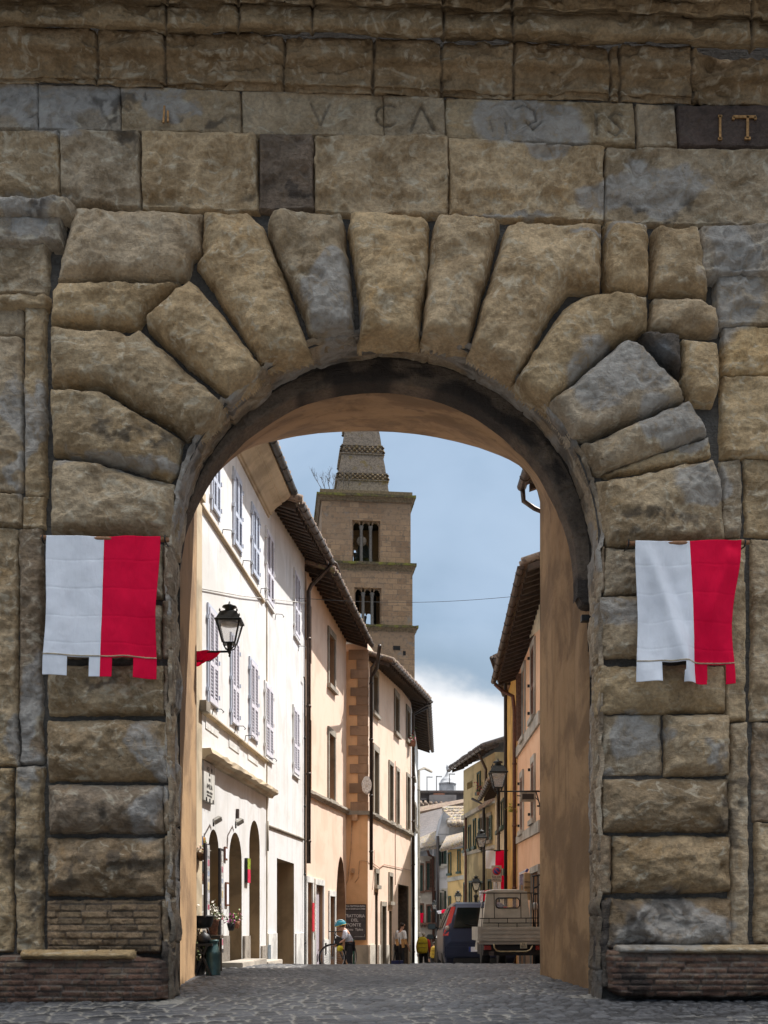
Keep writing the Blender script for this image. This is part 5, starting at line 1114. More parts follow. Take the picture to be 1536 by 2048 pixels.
# ================================================================ bell tower
TY = 67.; yaw = R(6)
tcx = px(733, 0, TY).x-.30; tw = thing('bell_tower', (tcx, TY+2.9, -2.5), 'tall brown stone bell tower with three-light windows and a knobbed brick spire', 'tower')
def tower_mat():
    m, t, b = newmat('tower_tuff_blocks'); q = NT(t); g = q.n('ShaderNodeTexCoord'); p = g.outputs['Object']
    # blocks: brick pattern on both x and y faces
    sx = q.n('ShaderNodeSeparateXYZ', {0: p}); nrm = q.n('ShaderNodeNewGeometry')
    hv = q.n('ShaderNodeCombineXYZ', {0: q.m('ADD', sx.outputs[0], sx.outputs[1]), 1: sx.outputs[2]}).outputs[0]
    br = q.n('ShaderNodeTexBrick', {'Vector': hv, 'Color1': (.37, .235, .135), 'Color2': (.20, .12, .07), 'Mortar': (.20, .15, .105), 'Scale': 1., 'Mortar Size': .012, 'Brick Width': .62, 'Row Height': .33, 'Bias': -.2}, offset=.5)
    n1 = q.noise(p, .55, 5, .6); n2 = q.noise(p, 5, 5, .65)
    k = q.mix(q.mr(n1, .4, .62), br.outputs[0], (.30, .20, .125)); k = q.mix(q.m('MULTIPLY', q.mr(n2, .5, .68), .6), k, (.13, .105, .08)); k = q.mix(q.m('MULTIPLY', q.mr(q.noise(p, 1.3, 5, .7), .58, .68), .7), k, (.20, .18, .16))
    t.links.new(k, b.inputs['Base Color']); b.inputs['Roughness'].default_value = .92
    t.links.new(q.bump(q.m('ADD', br.outputs[1], q.m('MULTIPLY', n2, -1.2)), .6, -.06), b.inputs['Normal']); return m
TM = tower_mat()
def moss_mat(name, base, moss=(.16, .15, .02), amt=(.48, .6)):
    m, t, b = newmat(name); q = NT(t); p = q.pos(); n = q.noise(p, 2.2, 6, .65)
    ge = q.n('ShaderNodeNewGeometry'); s = q.n('ShaderNodeSeparateXYZ', {0: ge.outputs['Normal']})
    up = q.mr(s.outputs[2], .1, .7); k = q.mix(q.mr(q.noise(p, 9, 4), .4, .65), base, tuple(x*.6 for x in base)); k = q.mix(q.m('MAXIMUM', q.m('MULTIPLY', q.mr(n, *amt), .8), q.m('MULTIPLY', up, .9)), k, moss)
    t.links.new(k, b.inputs['Base Color']); b.inputs['Roughness'].default_value = .95; t.links.new(q.bump(q.noise(p, 14, 4), .6, .06), b.inputs['Normal']); return m
TMOSS = moss_mat('mossy_tower_cornice', (.22, .16, .10), amt=(.6, .72))
SPM = moss_mat('spire_brick_grey', (.27, .215, .165), moss=(.20, .14, .05), amt=(.56, .66))
w0 = (822-643)/FPX*TY/2      # half width upper stage
Tz = lambda v: EYE+(HY-v)/FPX*TY
cy_, sy_ = math.cos(yaw), math.sin(yaw); tcy = TY+w0
def T(x, y, z): return (tcx+x*cy_-y*sy_, tcy+x*sy_+y*cy_, z)
def tbox(mb, x0, x1, y0, y1, z0, z1): 
    return mb.hexa([T(x0,y0,z0),T(x1,y0,z0),T(x1,y1,z0),T(x0,y1,z0),T(x0,y0,z1),T(x1,y0,z1),T(x1,y1,z1),T(x0,y1,z1)])
def stage(z0, z1, hw, wx0, wx1, wz0, wz1, name):
    """square storey with a three-light window cut right through the front and back"""
    mb = MB(); th = .55
    for sgn in (-1, 1):          # front and back
        y0, y1 = (-hw, -hw+th) if sgn < 0 else (hw-th, hw)
        for (a, b, c, d) in ((-hw, wx0, z0, z1), (wx1, hw, z0, z1), (wx0, wx1, z0, wz0), (wx0, wx1, wz1, z1)): tbox(mb, a, b, y0, y1, c, d)
    zz_ = wz0+(wz1-wz0)*.05
    for sgn in (-1, 1):
        x0, x1 = (-hw, -hw+th) if sgn < 0 else (hw-th, hw); m = (wx1-wx0)/2
        for (a, b, c, d) in ((-hw+th, -m, z0, z1), (m, hw-th, z0, z1), (-m, m, z0, wz0), (-m, m, wz1, z1)): tbox(mb, x0, x1, a, b, c, d)
    st_ = mb.build(name, TM, tw)
    # trefoil heads and colonnettes
    n = 3; wl = (wx1-wx0)/n; r = wl*.5-.07; zc = wz1-r*1.25
    for side_, face in ((-1, 'front'), (1, 'back')):
        q = MB(); yq = -hw+.16 if side_ < 0 else hw-.34
        for i in range(n):
            cx_ = wx0+wl*(i+.5); prev = None; K_ = 14
            cur = [(cx_-r*math.cos(math.pi*j/K_)*(1-.28*math.sin(math.pi*j/K_)**6), zc+r*(1.0*math.sin(math.pi*j/K_)+.28*math.sin(math.pi*j/K_)**8)-.06*abs(math.sin(3*math.pi*j/K_))) for j in range(K_+1)]
            for (p0, p1) in zip(cur[:-1], cur[1:]):
                q.hexa([T(p0[0], yq, p0[1]), T(p1[0], yq, p1[1]), T(p1[0], yq+.18, p1[1]), T(p0[0], yq+.18, p0[1]), T(p0[0], yq, wz1), T(p1[0], yq, wz1), T(p1[0], yq+.18, wz1), T(p0[0], yq+.18, wz1)])
        tbox(q, wx0, wx0+.07, yq, yq+.18, wz0, wz1); tbox(q, wx1-.07, wx1, yq, yq+.18, wz0, wz1)
        q.build('window_tracery', TM, st_)
        for i in (1, 2):
            q = MB(); cx_ = wx0+wl*i; b_ = Vector(T(cx_, yq+.09, wz0)); H_ = zc-wz0
            q.lathe(b_, [(.15, 0), (.14, .12), (.10, .2), (.095, .3), (.09, H_-.3), (.10, H_-.25), (.14, H_-.05), (.15, H_)], 10); q.build('colonnette', simple('colonnette_stone', (.17, .15, .13), .8), st_)
    return st_
def cornice(z, hw, h, out_, name='cornice', mat=None):
    mb = MB(); pr = [(0, 0), (out_*.25, 0), (out_*.3, h*.2), (out_*.55, h*.45), (out_*.9, h*.7), (out_, h*.75), (out_, h)]
    k = 12; rings = []
    for (o, dz) in pr:
        a = hw+o; per = []
        for (x0, y0, x1, y1) in ((-a,-a,a,-a),(a,-a,a,a),(a,a,-a,a),(-a,a,-a,-a)):
            for i in range(k): t = i/k; per.append(T(x0+(x1-x0)*t+random.uniform(-.02, .02)*(o > 0), y0+(y1-y0)*t+random.uniform(-.02, .02)*(o > 0), z+dz+random.uniform(-.03, .03)*(o > 0)))
        rings.append(per)
    n = 4*k; vs = [p for r_ in rings for p in r_]; mb.add(vs, [(i*n+j, i*n+(j+1) % n, (i+1)*n+(j+1) % n, (i+1)*n+j) for i in range(len(pr)-1) for j in range(n)]+[tuple((len(pr)-1)*n+j for j in range(n))])
    co_ = mb.build(name, mat or TMOSS, tw)
    q = MB(); a = hw+out_+.03; rr_ = []
    for zz3 in (z+h-.10, z+h+.03):
        rr_.append([T(x*a, y*a, zz3+random.uniform(-.03, .03)) for (x0, y0, x1, y1) in ((-1,-1,1,-1),(1,-1,1,1),(1,1,-1,1),(-1,1,-1,-1)) for i in range(24) for x, y in [(x0+(x1-x0)*i/24, y0+(y1-y0)*i/24)]])
    m = 96; q.add(rr_[0]+rr_[1], [(j, (j+1) % m, m+(j+1) % m, m+j) for j in range(m)]+[tuple(range(m)), tuple(range(m, 2*m))]); q.build('moss_edge', moss_mat('moss_edge', (.12, .09, .05), moss=(.20, .19, .03), amt=(.42, .6)), co_)
    return co_
X_ = lambda u: (u-733)/FPX*TY/cy_
stage(Tz(1132), Tz(1000), w0, X_(705), X_(761), Tz(1128), Tz(1041), 'upper_belfry')
cornice(Tz(1143), w0+.02, Tz(1128)-Tz(1143), .28)
stage(Tz(1256), Tz(1142), w0+.10, X_(709), X_(763), Tz(1253), Tz(1176), 'lower_belfry')
cornice(Tz(1268), w0+.12, Tz(1253)-Tz(1268), .28)
mb = MB(); a = w0+.22; tbox(mb, -a, a, -a, a, -3, Tz(1262)); mb.build('shaft', TM, tw)
mb = MB(); tbox(mb, X_(786), X_(800), -a-.03, -a+.1, Tz(1300), Tz(1292)); tbox(mb, X_(806), X_(811), -a-.03, -a+.1, Tz(1310), Tz(1302)); mb.build('putlog_stone', DARKIN, tw)
cornice(Tz(1003), w0+.02, Tz(992)-Tz(1003), .25, 'top_cornice')
mb = MB(); a = w0+.1; tbox(mb, -a, a, -a, a, Tz(993), Tz(982)); mb.build('attic', TMOSS, tw)
# floors, and near-black slabs put in to darken the belfry openings
mb = MB(); tbox(mb, -w0+.3, w0-.3, -w0+.3, w0-.3, Tz(1256), Tz(1256)+.2); tbox(mb, -w0+.3, w0-.3, -w0+.3, w0-.3, Tz(1140), Tz(1140)+.2); tbox(mb, -w0+.4, w0-.4, -w0+.4, w0-.4, Tz(1003), Tz(1003)+.2); tbox(mb, -.9, -.2, .4, .6, Tz(1253), Tz(1150)); tbox(mb, .75, .9, .2, .5, Tz(1253), Tz(1150))
mb.build('belfry_floor_and_slabs', DARKIN, tw)
mb = MB(); bc = Vector(T(.0, -.6, Tz(1082))); mb.lathe(bc-Vector((0, 0, .5)), [(.62, 0), (.56, .1), (.42, .45), (.34, .85), (.18, 1.0)], 16); mb.build('bell', simple('bell_bronze', (.10, .11, .085), .5, .7), tw)
mb = MB(); cc = Vector(T(X_(725), -w0+.5, Tz(1077))); mb.lathe(cc, [(.30, -.05), (.30, .05)], 18, axis='y'); mb.build('bell_wheel', simple('wheel_wood', (.25, .2, .15), .8), tw)
# spire: square, slightly concave, with two bands of knobs
sb = (785-673)/FPX*TY/2; zs0 = Tz(982)
def shalf(z): return max(.02, sb*(1-(z-zs0)/(Tz(590)-zs0)))
mb = MB(); lv = [zs0+(Tz(590)-zs0)*i/40 for i in range(41)]; vs = []; sx_ = X_(729)-0
for z in lv:
    a = shalf(z)+random.uniform(-.02, .02)
    vs += [T(sx_-a, -a, z), T(sx_+a, -a, z), T(sx_+a, a, z), T(sx_-a, a, z)]
mb.add(vs, [(i*4+j, i*4+(j+1) % 4, i*4+4+(j+1) % 4, i*4+4+j) for i in range(40) for j in range(4)]+[(0, 3, 2, 1)]); sp_o = mb.build('spire', SPM, tw)
KNB = moss_mat('knob_stone', (.23, .165, .11), moss=(.22, .15, .05), amt=(.55, .7))
for (va, vb, rows) in ((944, 932, 3), (887, 872, 3), (820, 808, 3), (760, 750, 2)):
    mb = MB()
    for r_ in range(rows):
        z = Tz(va)+(Tz(vb)-Tz(va))*(r_+.5)/rows; a = shalf(z)+.05; k = max(4, int(2*a/.30))
        for i in range(k+1):
            t = -a+2*a*(i+(.5 if r_ % 2 else 0))/k
            if t > a: continue
            for (x, y) in ((t, -a), (a, t), (-a, t), (t, a)): mb.lathe(T(sx_+x, y, z-.09), [(.03, 0), (.10, .05), (.10, .12), (.03, .17)], 6)
    mb.build('knob_band', KNB, tw)
for (va, vb) in ((946, 944), (931, 929), (889, 887), (871, 869)):
    mb = MB(); z0_, z1_ = Tz(va), Tz(vb); a = shalf(z0_)+.07; tbox(mb, sx_-a, sx_+a, -a, a, z0_, z1_); mb.build('spire_ledge', SPM, tw)
# bare shrub growing on the tower
sh_ = thing('bare_shrub', T(-w0+.3, -w0+.5, Tz(982)), 'leafless shrub growing on the left corner of the bell tower top', 'shrub')
mb = MB(); random.seed(5)
def twig(p, d, l, r, lev):
    q = p+d*l; mid = p+d*l*.5+Vector((random.uniform(-.1, .1), 0, random.uniform(-.05, .05)))*l
    mb.tube([p, mid, q], [r, r*.8, r*.6], 4, cap=False)
    if lev > 0:
        for _ in range(3 if lev > 1 else 2): twig(p.lerp(q, random.uniform(.5, 1)), (d+Vector((random.uniform(-.7, .7), random.uniform(-.5, .5), random.uniform(-.2, .5)))).normalized(), l*random.uniform(.5, .75), r*.6, lev-1)
for k in range(7): twig(Vector(T(-w0+.1+k*.22, -w0+.45, Tz(985))), Vector((-.45+k*.14, 0, 1)).normalized(), random.uniform(.6, .95), .022, 3)
mb.build('twigs', simple('twig_bark', (.10, .085, .075), .9), sh_)
# a chimney and a mossy roof behind the peach building's eave
hb_ = thing('rear_roof_house', (-1.9, 34, 0), 'brown eave of a house rising behind the white one, against the bell tower', 'house')
FH = Facade(*px(640, 0, 34).xy, *px(676, 0, 38.5).xy, 'L'); FH.n = Vector((FH.d.y, -FH.d.x))
zr0 = FH.Z(650, 1118); mb = MB()
Yb = 33.; mb.prism([tuple(px(600, 1150, Yb)), tuple(px(640, 1150, Yb)), tuple(px(658, 1150, Yb)), tuple(px(658, 1300, Yb)), tuple(px(600, 1300, Yb))], (0, 4, 0)); mb.build('wall', plaster('grey_cream_wall', (.40, .34, .26), stain=.5), hb_)
mb = MB(); e = [px(640, 1112, 32.6), px(678, 1150, 32.6), px(676, 1220, 37), px(650, 1205, 37)]
mb.hexa([px(596, 1140, 32.6), px(680, 1150, 32.6), px(676, 1215, 38), px(596, 1215, 38), px(596, 1092, 32.6), px(652, 1112, 32.6), px(660, 1150, 38), px(596, 1150, 38)]); mb.build('roof', WOODB, hb_)
mb = MB(); mb.tube([px(650, 1112, 32.5), px(672, 1128, 32.6), px(680, 1150, 32.8), px(678, 1162, 33)], .055, 8); mb.tube([px(680, 1158, 32.7), px(664, 1172, 32.7)], .04, 8); mb.build('gutter', GUT, hb_)
mb = MB(); 
for i in range(6): mb.tube([px(640+i*5, 1108+i*4.2, 32.5), px(643+i*5, 1110+i*4, 36)], .07, 6)
mb.build('tile_course', TILE, hb_)
ck = thing('mossy_chimney', px(706, 1245, 36), 'small stone chimney with yellow moss just above the peach eave', 'chimney')
mb = MB(); p = px(704, 1262, 36); mb.box(p.x-.35, p.x+.15, 36, 36.5, p.z-1.0, px(0, 1238, 36).z); mb.build('stack', PSTONE, ck)
mb = MB(); a = px(696, 1238, 35.9); b = px(716, 1233, 35.9); mb.prism([tuple(px(694, 1226, 35.8)), tuple(px(716, 1232, 35.8)), tuple(px(715, 1238, 35.8)), tuple(px(698, 1238, 35.8))], (0, .8, 0)); mb.build('cap', moss_mat('chimney_moss', (.25, .2, .1), moss=(.35, .32, .04), amt=(.4, .5)), ck)
# thin cables across the street
cab = MB(); pts = [px(592, 1196, 25)]+[px(592+(1080-592)*t, 1196-8*t+14*math.sin(math.pi*t)*.9, 25-3*t) for t in [i/16 for i in range(1, 17)]]
cab.tube(pts, .005, 5); tag(cab.build('overhead_cable', IRON), 'thin dark cable hung across the street in front of the bell tower', 'cable')
cab = MB(); A_ = FW.P(.4, .02, FW.Z(400, 1184)); cab.tube([A_, FW.P(FW.S(480), .03, FW.Z(480, 1192)), FW.P(FW.S(608), .05, FW.Z(608, 1206))], .008, 5); tag(cab.build('wall_cable', simple('pale_cable', (.45, .42, .38), .7)), 'thin pale cable running along the white house between its storeys', 'cable')
# ================================================================ banners on the gate
def banner(name, label, corners, seam_t, seam_b, Y, bottom_steps, rod, waves, knot=False):
    """corners = TL, TR, BR, BL in photo pixels; cloth hangs in folds in front of the stones"""
    t = thing(name, px((corners[0][0]+corners[1][0])/2, corners[0][1], Y), label, 'banner', 'red and white banners on the gate')
    NU, NV = 120, 190
    TL, TR, BR_, BL_ = [np.array(c, float) for c in corners]
    u = np.linspace(0, 1, NU+1); v = np.linspace(0, 1, NV+1); Cg, Vg = np.meshgrid(u, v); sm_ = seam_t+(seam_b-seam_t)*Vg; Ug = np.where(Cg <= .5, sm_*Cg*2, sm_+(1-sm_)*(Cg-.5)*2)
    Lx = TL[None]*(1-v[:, None])+BL_[None]*v[:, None]; Rx = TR[None]*(1-v[:, None])+BR_[None]*v[:, None]
    Px = Lx[:, None, 0]*(1-Ug)+Rx[:, None, 0]*Ug; Py = Lx[:, None, 1]*(1-Ug)+Rx[:, None, 1]*Ug
    dep = np.zeros_like(Ug)
    for (fx, ph, am, sk) in waves: dep += am*np.sin(2*math.pi*(fx*(Ug+sk*Vg))+ph)*(.25+.75*Vg)
    dep += fbm(Ug*4, Vg*2.2, 61, 4)*.022+fbm(Ug*2+Vg*1.5, Vg*2-Ug, 66, 3)*.03
    for yv in (.17, .37, .57, .76): dep += -.0028*np.exp(-((Vg-yv-.006*np.sin(9*Ug))/.006)**2)      # fold creases from storage
    for xu in (.27, .5, .77): dep += .004*np.exp(-((Ug-xu)/.01)**2)
    if knot: dep += .05*np.exp(-((Ug-.10-.42*Vg)/.07)**2)*sstep(0, .2, Vg)-.03*np.exp(-((Ug-.24-.42*Vg)/.06)**2)*sstep(.1, .3, Vg)+.035*np.exp(-((Ug-.93+.35*Vg)/.06)**2)*sstep(0, .1, Vg)*sstep(.7, .3, Vg)
    if knot: dep -= .05*np.exp(-((Ug-.93)**2/.004+(Vg-.05)**2/.003)); Px -= 16*np.exp(-((Vg-.55)/.3)**2)*(Ug > .5)*(Ug-.5)*.6; Px += np.where(Vg > .5, 0, 0)
    Px = Px+2.2*np.sin(Vg*7+1)*(Ug-.5)*2; Yg = Y-dep
    Xg = (Px-CX)/FPX*Y; Zg = EYE+(HY-Py)/FPX*Y
    vm = (Vg[:-1, :-1]+Vg[1:, 1:])/2; um = (Ug[:-1, :-1]+Ug[1:, 1:])/2
    cut = np.zeros(um.shape, bool)
    for (a, b, vt) in bottom_steps: cut |= (um > a) & (um < b) & (vm > vt)
    cm_ = (Cg[:-1, :-1]+Cg[1:, 1:])/2; keep = ~cut
    o_w = grid_object('white_half', Xg, Yg, Zg, keep & (cm_ < .5), CLOTHW, t); o_r = grid_object('red_half', Xg, Yg, Zg, keep & (cm_ >= .5), CLOTHR, t)
    for o_ in (o_w, o_r):
        md = o_.modifiers.new('thickness', 'SOLIDIFY'); md.thickness = .004
    k = int(NV*.855); mb = MB()     # braided trim above the crenels
    for sgn in (0, 1):
        pts = [(Xg[k, i], Yg[k, i]-.008, Zg[k, i]+(.006 if (i+sgn) % 2 else -.006)) for i in range(0, NU+1)]; mb.tube(pts, .0035, 4)
    mb.build('braid_trim', simple('cream_braid', (.55, .45, .30), .8), t)
    mb = MB(); mb.tube([px(rod[0], rod[1]+1, Y+.032), px(rod[2], rod[3]+1, Y+.032)], .024, 10); mb.build('rod', WROD, t)
    # rod sleeve and wall hooks
    mb = MB()
    for uu in (rod[0]+3, rod[2]-8):
        p = px(uu, (rod[1]+rod[3])/2, Y); mb.tube([p+Vector((0, .2, -.02)), p+Vector((0, .02, -.035)), p+Vector((0, -.02, 0)), p+Vector((0, .0, .03))], .008, 6)
    mb.build('hook', IRON, t)
def cloth_mat(name, col):
    m, t, b = newmat(name); q = NT(t); p = q.pos(); n = q.noise(p, 5, 4); k = q.mix(q.mr(n, .35, .65), tuple(x*.93 for x in col), col); t.links.new(k, b.inputs['Base Color']); b.inputs['Roughness'].default_value = .8; b.inputs['Specular IOR Level'].default_value = .12
    t.links.new(q.bump(q.m('ADD', q.noise(q.pos((3, 3, 1.)), 9, 4, .5, 1.), q.m('MULTIPLY', q.noise(p, 3.3, 3, .5, 2.), 1.2)), .25, .02), b.inputs['Normal'])
    tr = q.n('ShaderNodeBsdfTranslucent', {'Color': k}); ms = q.n('ShaderNodeMixShader', {0: .25, 1: b.outputs[0], 2: tr.outputs[0]}); t.links.new(ms.outputs[0], t.nodes['Material Output'].inputs[0]); return m
CLOTHW = cloth_mat('white_banner_cloth', (.90, .93, .99)); CLOTHR = cloth_mat('red_banner_cloth', (.86, .006, .06))
banner('banner', 'white and red banner hung flat on its rod left of the arch', [(95,1071),(320,1074),(309,1357),(87,1349)], .50, .505, 11.62, [(.21,.40,.865),(.615,.80,.865)], (82,1074,338,1079), [(1.5, .4, .026, .1), (3.1, 1.2, .014, -.1)])
banner('banner', 'white and red banner with diagonal folds and a knotted corner right of the arch', [(1272,1082),(1480,1081),(1468,1368),(1276,1363)], .52, .60, 11.62, [(.245,.47,.865),(.735,.92,.865)], (1254,1086,1498,1084), [(1.1, 2.2, .06, .55), (2.2, .5, .028, -.5), (3.6, .5, .014, .1)], knot=True)

# ================================================================ lanterns
IRONL = simple('lantern_iron', (.025, .028, .028), .45, .4, .3, 30, .1)
m_, t_, b_ = newmat('lantern_glass'); b_.inputs['Base Color'].default_value = (.85, .87, .88, 1); b_.inputs['Roughness'].default_value = .08; b_.inputs['Alpha'].default_value = .28; LGL = m_
def lantern(label, cx, vt, vb, Y, arm=None, post=None, group='street lanterns'):
    """four-sided tapering street lantern; vt..vb photo rows of finial top and lowest drop"""
    top = px(cx, vt, Y); bot = px(cx, vb, Y); H = top.z-bot.z; c = lambda f: Vector((top.x, Y, bot.z+H*f))
    t = thing('street_lantern', c(0), label, 'lantern', group); w1 = H*.205; w0 = H*.11; z0 = bot.z+H*.24; z1 = bot.z+H*.62
    mb = MB(); mb.lathe(c(0), [(.012*H, 0), (.02*H, .02*H), (.012*H, .05*H), (.03*H, .07*H), (.022*H, .11*H), (.045*H, .17*H), (.05*H, .22*H), (.06*H, .24*H)], 10)
    for a in (45, 135, 225, 315):
        d = Vector((math.cos(R(a)), math.sin(R(a)), 0)); mb.tube([c(.12)+d*.02*H, c(.16)+d*.11*H, c(.20)+d*.135*H, c(.25)+d*w0*1.3], .011*H, 5)
    mb.build('base', IRONL, t)
    mb = MB()
    mb.lathe((top.x, Y, 0), [(w0*1.42, z0-.012*H), (w0*1.42, z0+.012*H)], 4, smooth=False, sq=True)
    for sx, sy in ((-1,-1),(1,-1),(1,1),(-1,1)): mb.bar((top.x+sx*w0, Y+sy*w0, z0), (top.x+sx*w1, Y+sy*w1, z1), .024*H)
    mb.lathe((top.x, Y, 0), [(w1*1.42, z1-.012*H), (w1*1.66, z1), (w1*1.66, z1+.025*H), (w1*1.42, z1+.04*H)], 4, smooth=False, sq=True); mb.build('cage', IRONL, t)
    mb = MB(); 
    for (s0, s1) in (((-1,-1),(1,-1)),((1,-1),(1,1)),((1,1),(-1,1)),((-1,1),(-1,-1))):
        f = .93; mb.add([(top.x+s0[0]*w0*f, Y+s0[1]*w0*f, z0), (top.x+s1[0]*w0*f, Y+s1[1]*w0*f, z0), (top.x+s1[0]*w1*f, Y+s1[1]*w1*f, z1), (top.x+s0[0]*w1*f, Y+s0[1]*w1*f, z1)], [(0,1,2,3)])
    mb.build('glass', LGL, t)
    mb = MB(); mb.lathe((top.x, Y, 0), [(w1*1.5, z1+.03*H), (w1*1.02, z1+.17*H), (w1*.62, z1+.20*H)], 4, smooth=False, sq=True); mb.lathe((top.x, Y, 0), [(w1*.5, z1+.2*H), (w1*.36, z1+.245*H), (w1*.66, z1+.275*H), (w1*.58, z1+.30*H), (w1*.2, z1+.325*H), (w1*.1, z1+.34*H), (.01, z1+.38*H)], 14)
    for sx, sy in ((-1,-1),(1,-1),(1,1),(-1,1)): mb.lathe((top.x+sx*w1*.75, Y+sy*w1*.75, z1+.16*H), [(.012*H, 0), (.018*H, .03*H), (.004*H, .06*H)], 6)
    mb.build('roof_cap', IRONL, t)
    mb = MB(); mb.lathe((top.x, Y, z1-.03*H), [(w1*.75, .01*H), (w1*.7, -.03*H), (w1*.3, -.05*H)], 14); mb.build('bulb_holder', simple('lamp_reflector', (.45, .44, .40), .3), t)
    if arm:
        mb = MB(); mb.tube([Vector(p) for p in arm[0]], .016, 6)
        for ex in arm[1:]: mb.tube([Vector(p) for p in ex], .010, 5)
        mb.build('bracket', IRONL, t)
    if post:
        mb = MB(); mb.lathe((top.x, Y, gz(Y)), [(.12, 0), (.12, .4), (.07, .5), (.06, bot.z-gz(Y)-.1), (.09, bot.z-gz(Y)-.05), (.05, bot.z-gz(Y)+.02)], 10); mb.build('post', IRONL, t)
    return t
YL = 15.38; xw = FW.P(FW.S(397), 0, 0).x
lantern('large black lantern by the white house, with a red flag on its arm', 459, 1203, 1314, YL, arm=[[px(459, 1303, YL), px(384, 1304.5, YL)], [px(440, 1304, YL), px(420, 1322, YL), px(392, 1322, YL)]])
fg_ = thing('small_flag', px(412, 1304, YL), 'crimson and white flag bunched on the arm of the left lantern', 'flag')
NU, NV = 40, 20; u = np.linspace(0, 1, NU+1); v = np.linspace(0, 1, NV+1); Ug, Vg = np.meshgrid(u, v)
Pu = 384+(442-384)*Ug; hgt = 4+np.where(Ug < .55, 28-6*Ug, 28*(1-Ug)/.5)*1.0; hgt = np.clip(26*np.clip((1-Ug)/.55, 0, 1)**.8, 1.5, 26)+1; Pv = 1303+hgt*Vg+2*np.sin(Ug*9)
Yg = YL-.03-.035*np.sin(Ug*11+Vg*3)*Vg-.03*np.sin(Vg*4+Ug*6); Xg = (Pu-CX)/FPX*YL; Zg = EYE+(HY-Pv)/FPX*YL; um = (Ug[:-1, :-1]+Ug[1:, 1:])/2; vm = (Vg[:-1, :-1]+Vg[1:, 1:])/2
grid_object('red_half', Xg, Yg, Zg, ~((um < .12) & (vm > .3)), CLOTHR, fg_); grid_object('white_half', Xg, Yg, Zg, (um < .12) & (vm > .3), CLOTHW, fg_)
mb = MB(); a = [px(384+i*1.6, 1330+i*.3, YL) for i in range(4)]; mb.add([px(384, 1330, YL), px(390, 1331, YL), px(389.5, 1345, YL), px(384, 1344, YL)], [(0, 1, 2, 3)]); mb.build('red_corner', CLOTHR, fg_)
Y2 = 23.4; lantern('black wall lantern on a long bracket from the orange house', 996, 1517, 1594, Y2, arm=[[px(996, 1583, Y2), px(1088, 1582, Y2)], [px(1060, 1583, Y2), px(1080, 1605, Y2), px(1086, 1625, Y2)]])
Y3 = 31; lantern('dark wall lantern above the white and red street banner', 962.5, 1658, 1706, Y3, arm=[[px(962.5, 1702, Y3), px(1014, 1703, Y3)], [px(990, 1703, Y3), px(1010, 1718, Y3)]])
lantern('post lantern in front of the pale yellow house', 952, 1750, 1790, 38.2, post=True)
lantern('lantern standing out from the warm yellow house', 916, 1780, 1811, 44, arm=[[px(916, 1808, 44), px(917, 1812, 44), px(922, 1814, 44), px(928, 1812, 44)]])
lantern('small lantern against the pink house beside a hanging flag', 868.5, 1800, 1824, 56, arm=[[px(868.5, 1822, 56), px(862, 1824, 56), px(860, 1816, 59)]])
# hanging flags down the street
def flag(label, uv, Y, seam, cat='flag', grp='red and white flags in the street', vertical=True, pole=None, wav=.03):
    t = thing('street_flag', px(uv[0][0], uv[0][1], Y), label, cat, grp); NU, NV = 30, 24; u = np.linspace(0, 1, NU+1); v = np.linspace(0, 1, NV+1); Ug, Vg = np.meshgrid(u, v); c = [np.array(p, float) for p in uv]
    Px = (c[0][0]*(1-Ug)+c[1][0]*Ug)*(1-Vg)+(c[3][0]*(1-Ug)+c[2][0]*Ug)*Vg; Py = (c[0][1]*(1-Ug)+c[1][1]*Ug)*(1-Vg)+(c[3][1]*(1-Ug)+c[2][1]*Ug)*Vg
    Yg = Y-wav*np.sin(Ug*8+Vg*3); um = (Ug[:-1, :-1]+Ug[1:, 1:])/2
    X = (Px-CX)/FPX*Y; Z = EYE+(HY-Py)/FPX*Y
    grid_object('white_half', X, Yg, Z, um < seam, CLOTHW, t); grid_object('red_half', X, Yg, Z, um >= seam, CLOTHR, t)
    if pole: mb = MB(); mb.tube([px(a, b, Y+.02) for a, b in pole], .02, 6); mb.build('pole', IRONL, t)
    return t
flag('white and red banner hung from a bar under the far right lantern', [(971,1701),(1012,1701),(1009,1737),(971,1737)], 30.6, .5, pole=[(968,1701),(1017,1701)])
flag('narrow white and red banner below the parking sign', [(986,1751),(1015,1751),(1015,1786),(987,1786)], 30.2, .55)
flag('white flag with a red bunched top beside the pickup rack', [(958,1782),(984,1779),(972,1800),(960,1806)], 27.5, .45)
flag('tiny white and red bunting strip by the small lantern', [(873,1822),(892,1818),(888,1826),(876,1828)], 55, .55, wav=.1)
flag('small red cloth hung on the pink house balcony', [(840,1826),(847,1826),(846,1846),(841,1845)], 58.5, .0)
# no parking sign
np_ = thing('no_parking_sign', px(993, 1800, 30.0), 'tan no parking sign with a blue disc ringed in red', 'sign'); Yp = 30.0
a, b = px(983, 1764, Yp), px(1003, 1731, Yp); mb = MB(); mb.box(a.x, b.x, Yp, Yp+.02, a.z, b.z); mb.build('plate', simple('sign_plate_tan', (.42, .35, .29), .6), np_)
cc = px(993.5, 1742, Yp-.004); mb = MB(); mb.lathe(cc, [(.115, 0), (.115, .004)], 24, axis='y'); mb.build('red_ring', simple('sign_red', (.55, .03, .05), .5), np_)
mb = MB(); mb.lathe(cc-Vector((0, .004, 0)), [(.082, 0), (.082, .004)], 24, axis='y'); mb.build('blue_disc', simple('sign_blue', (.02, .05, .25), .5), np_)
mb = MB(); mb.bar(cc+Vector((-.065, -.008, .065)), cc+Vector((.065, -.008, -.065)), .022, .006, up=(0, 1, 0)); mb.build('red_slash', simple('sign_red', (.55, .03, .05), .5), np_)
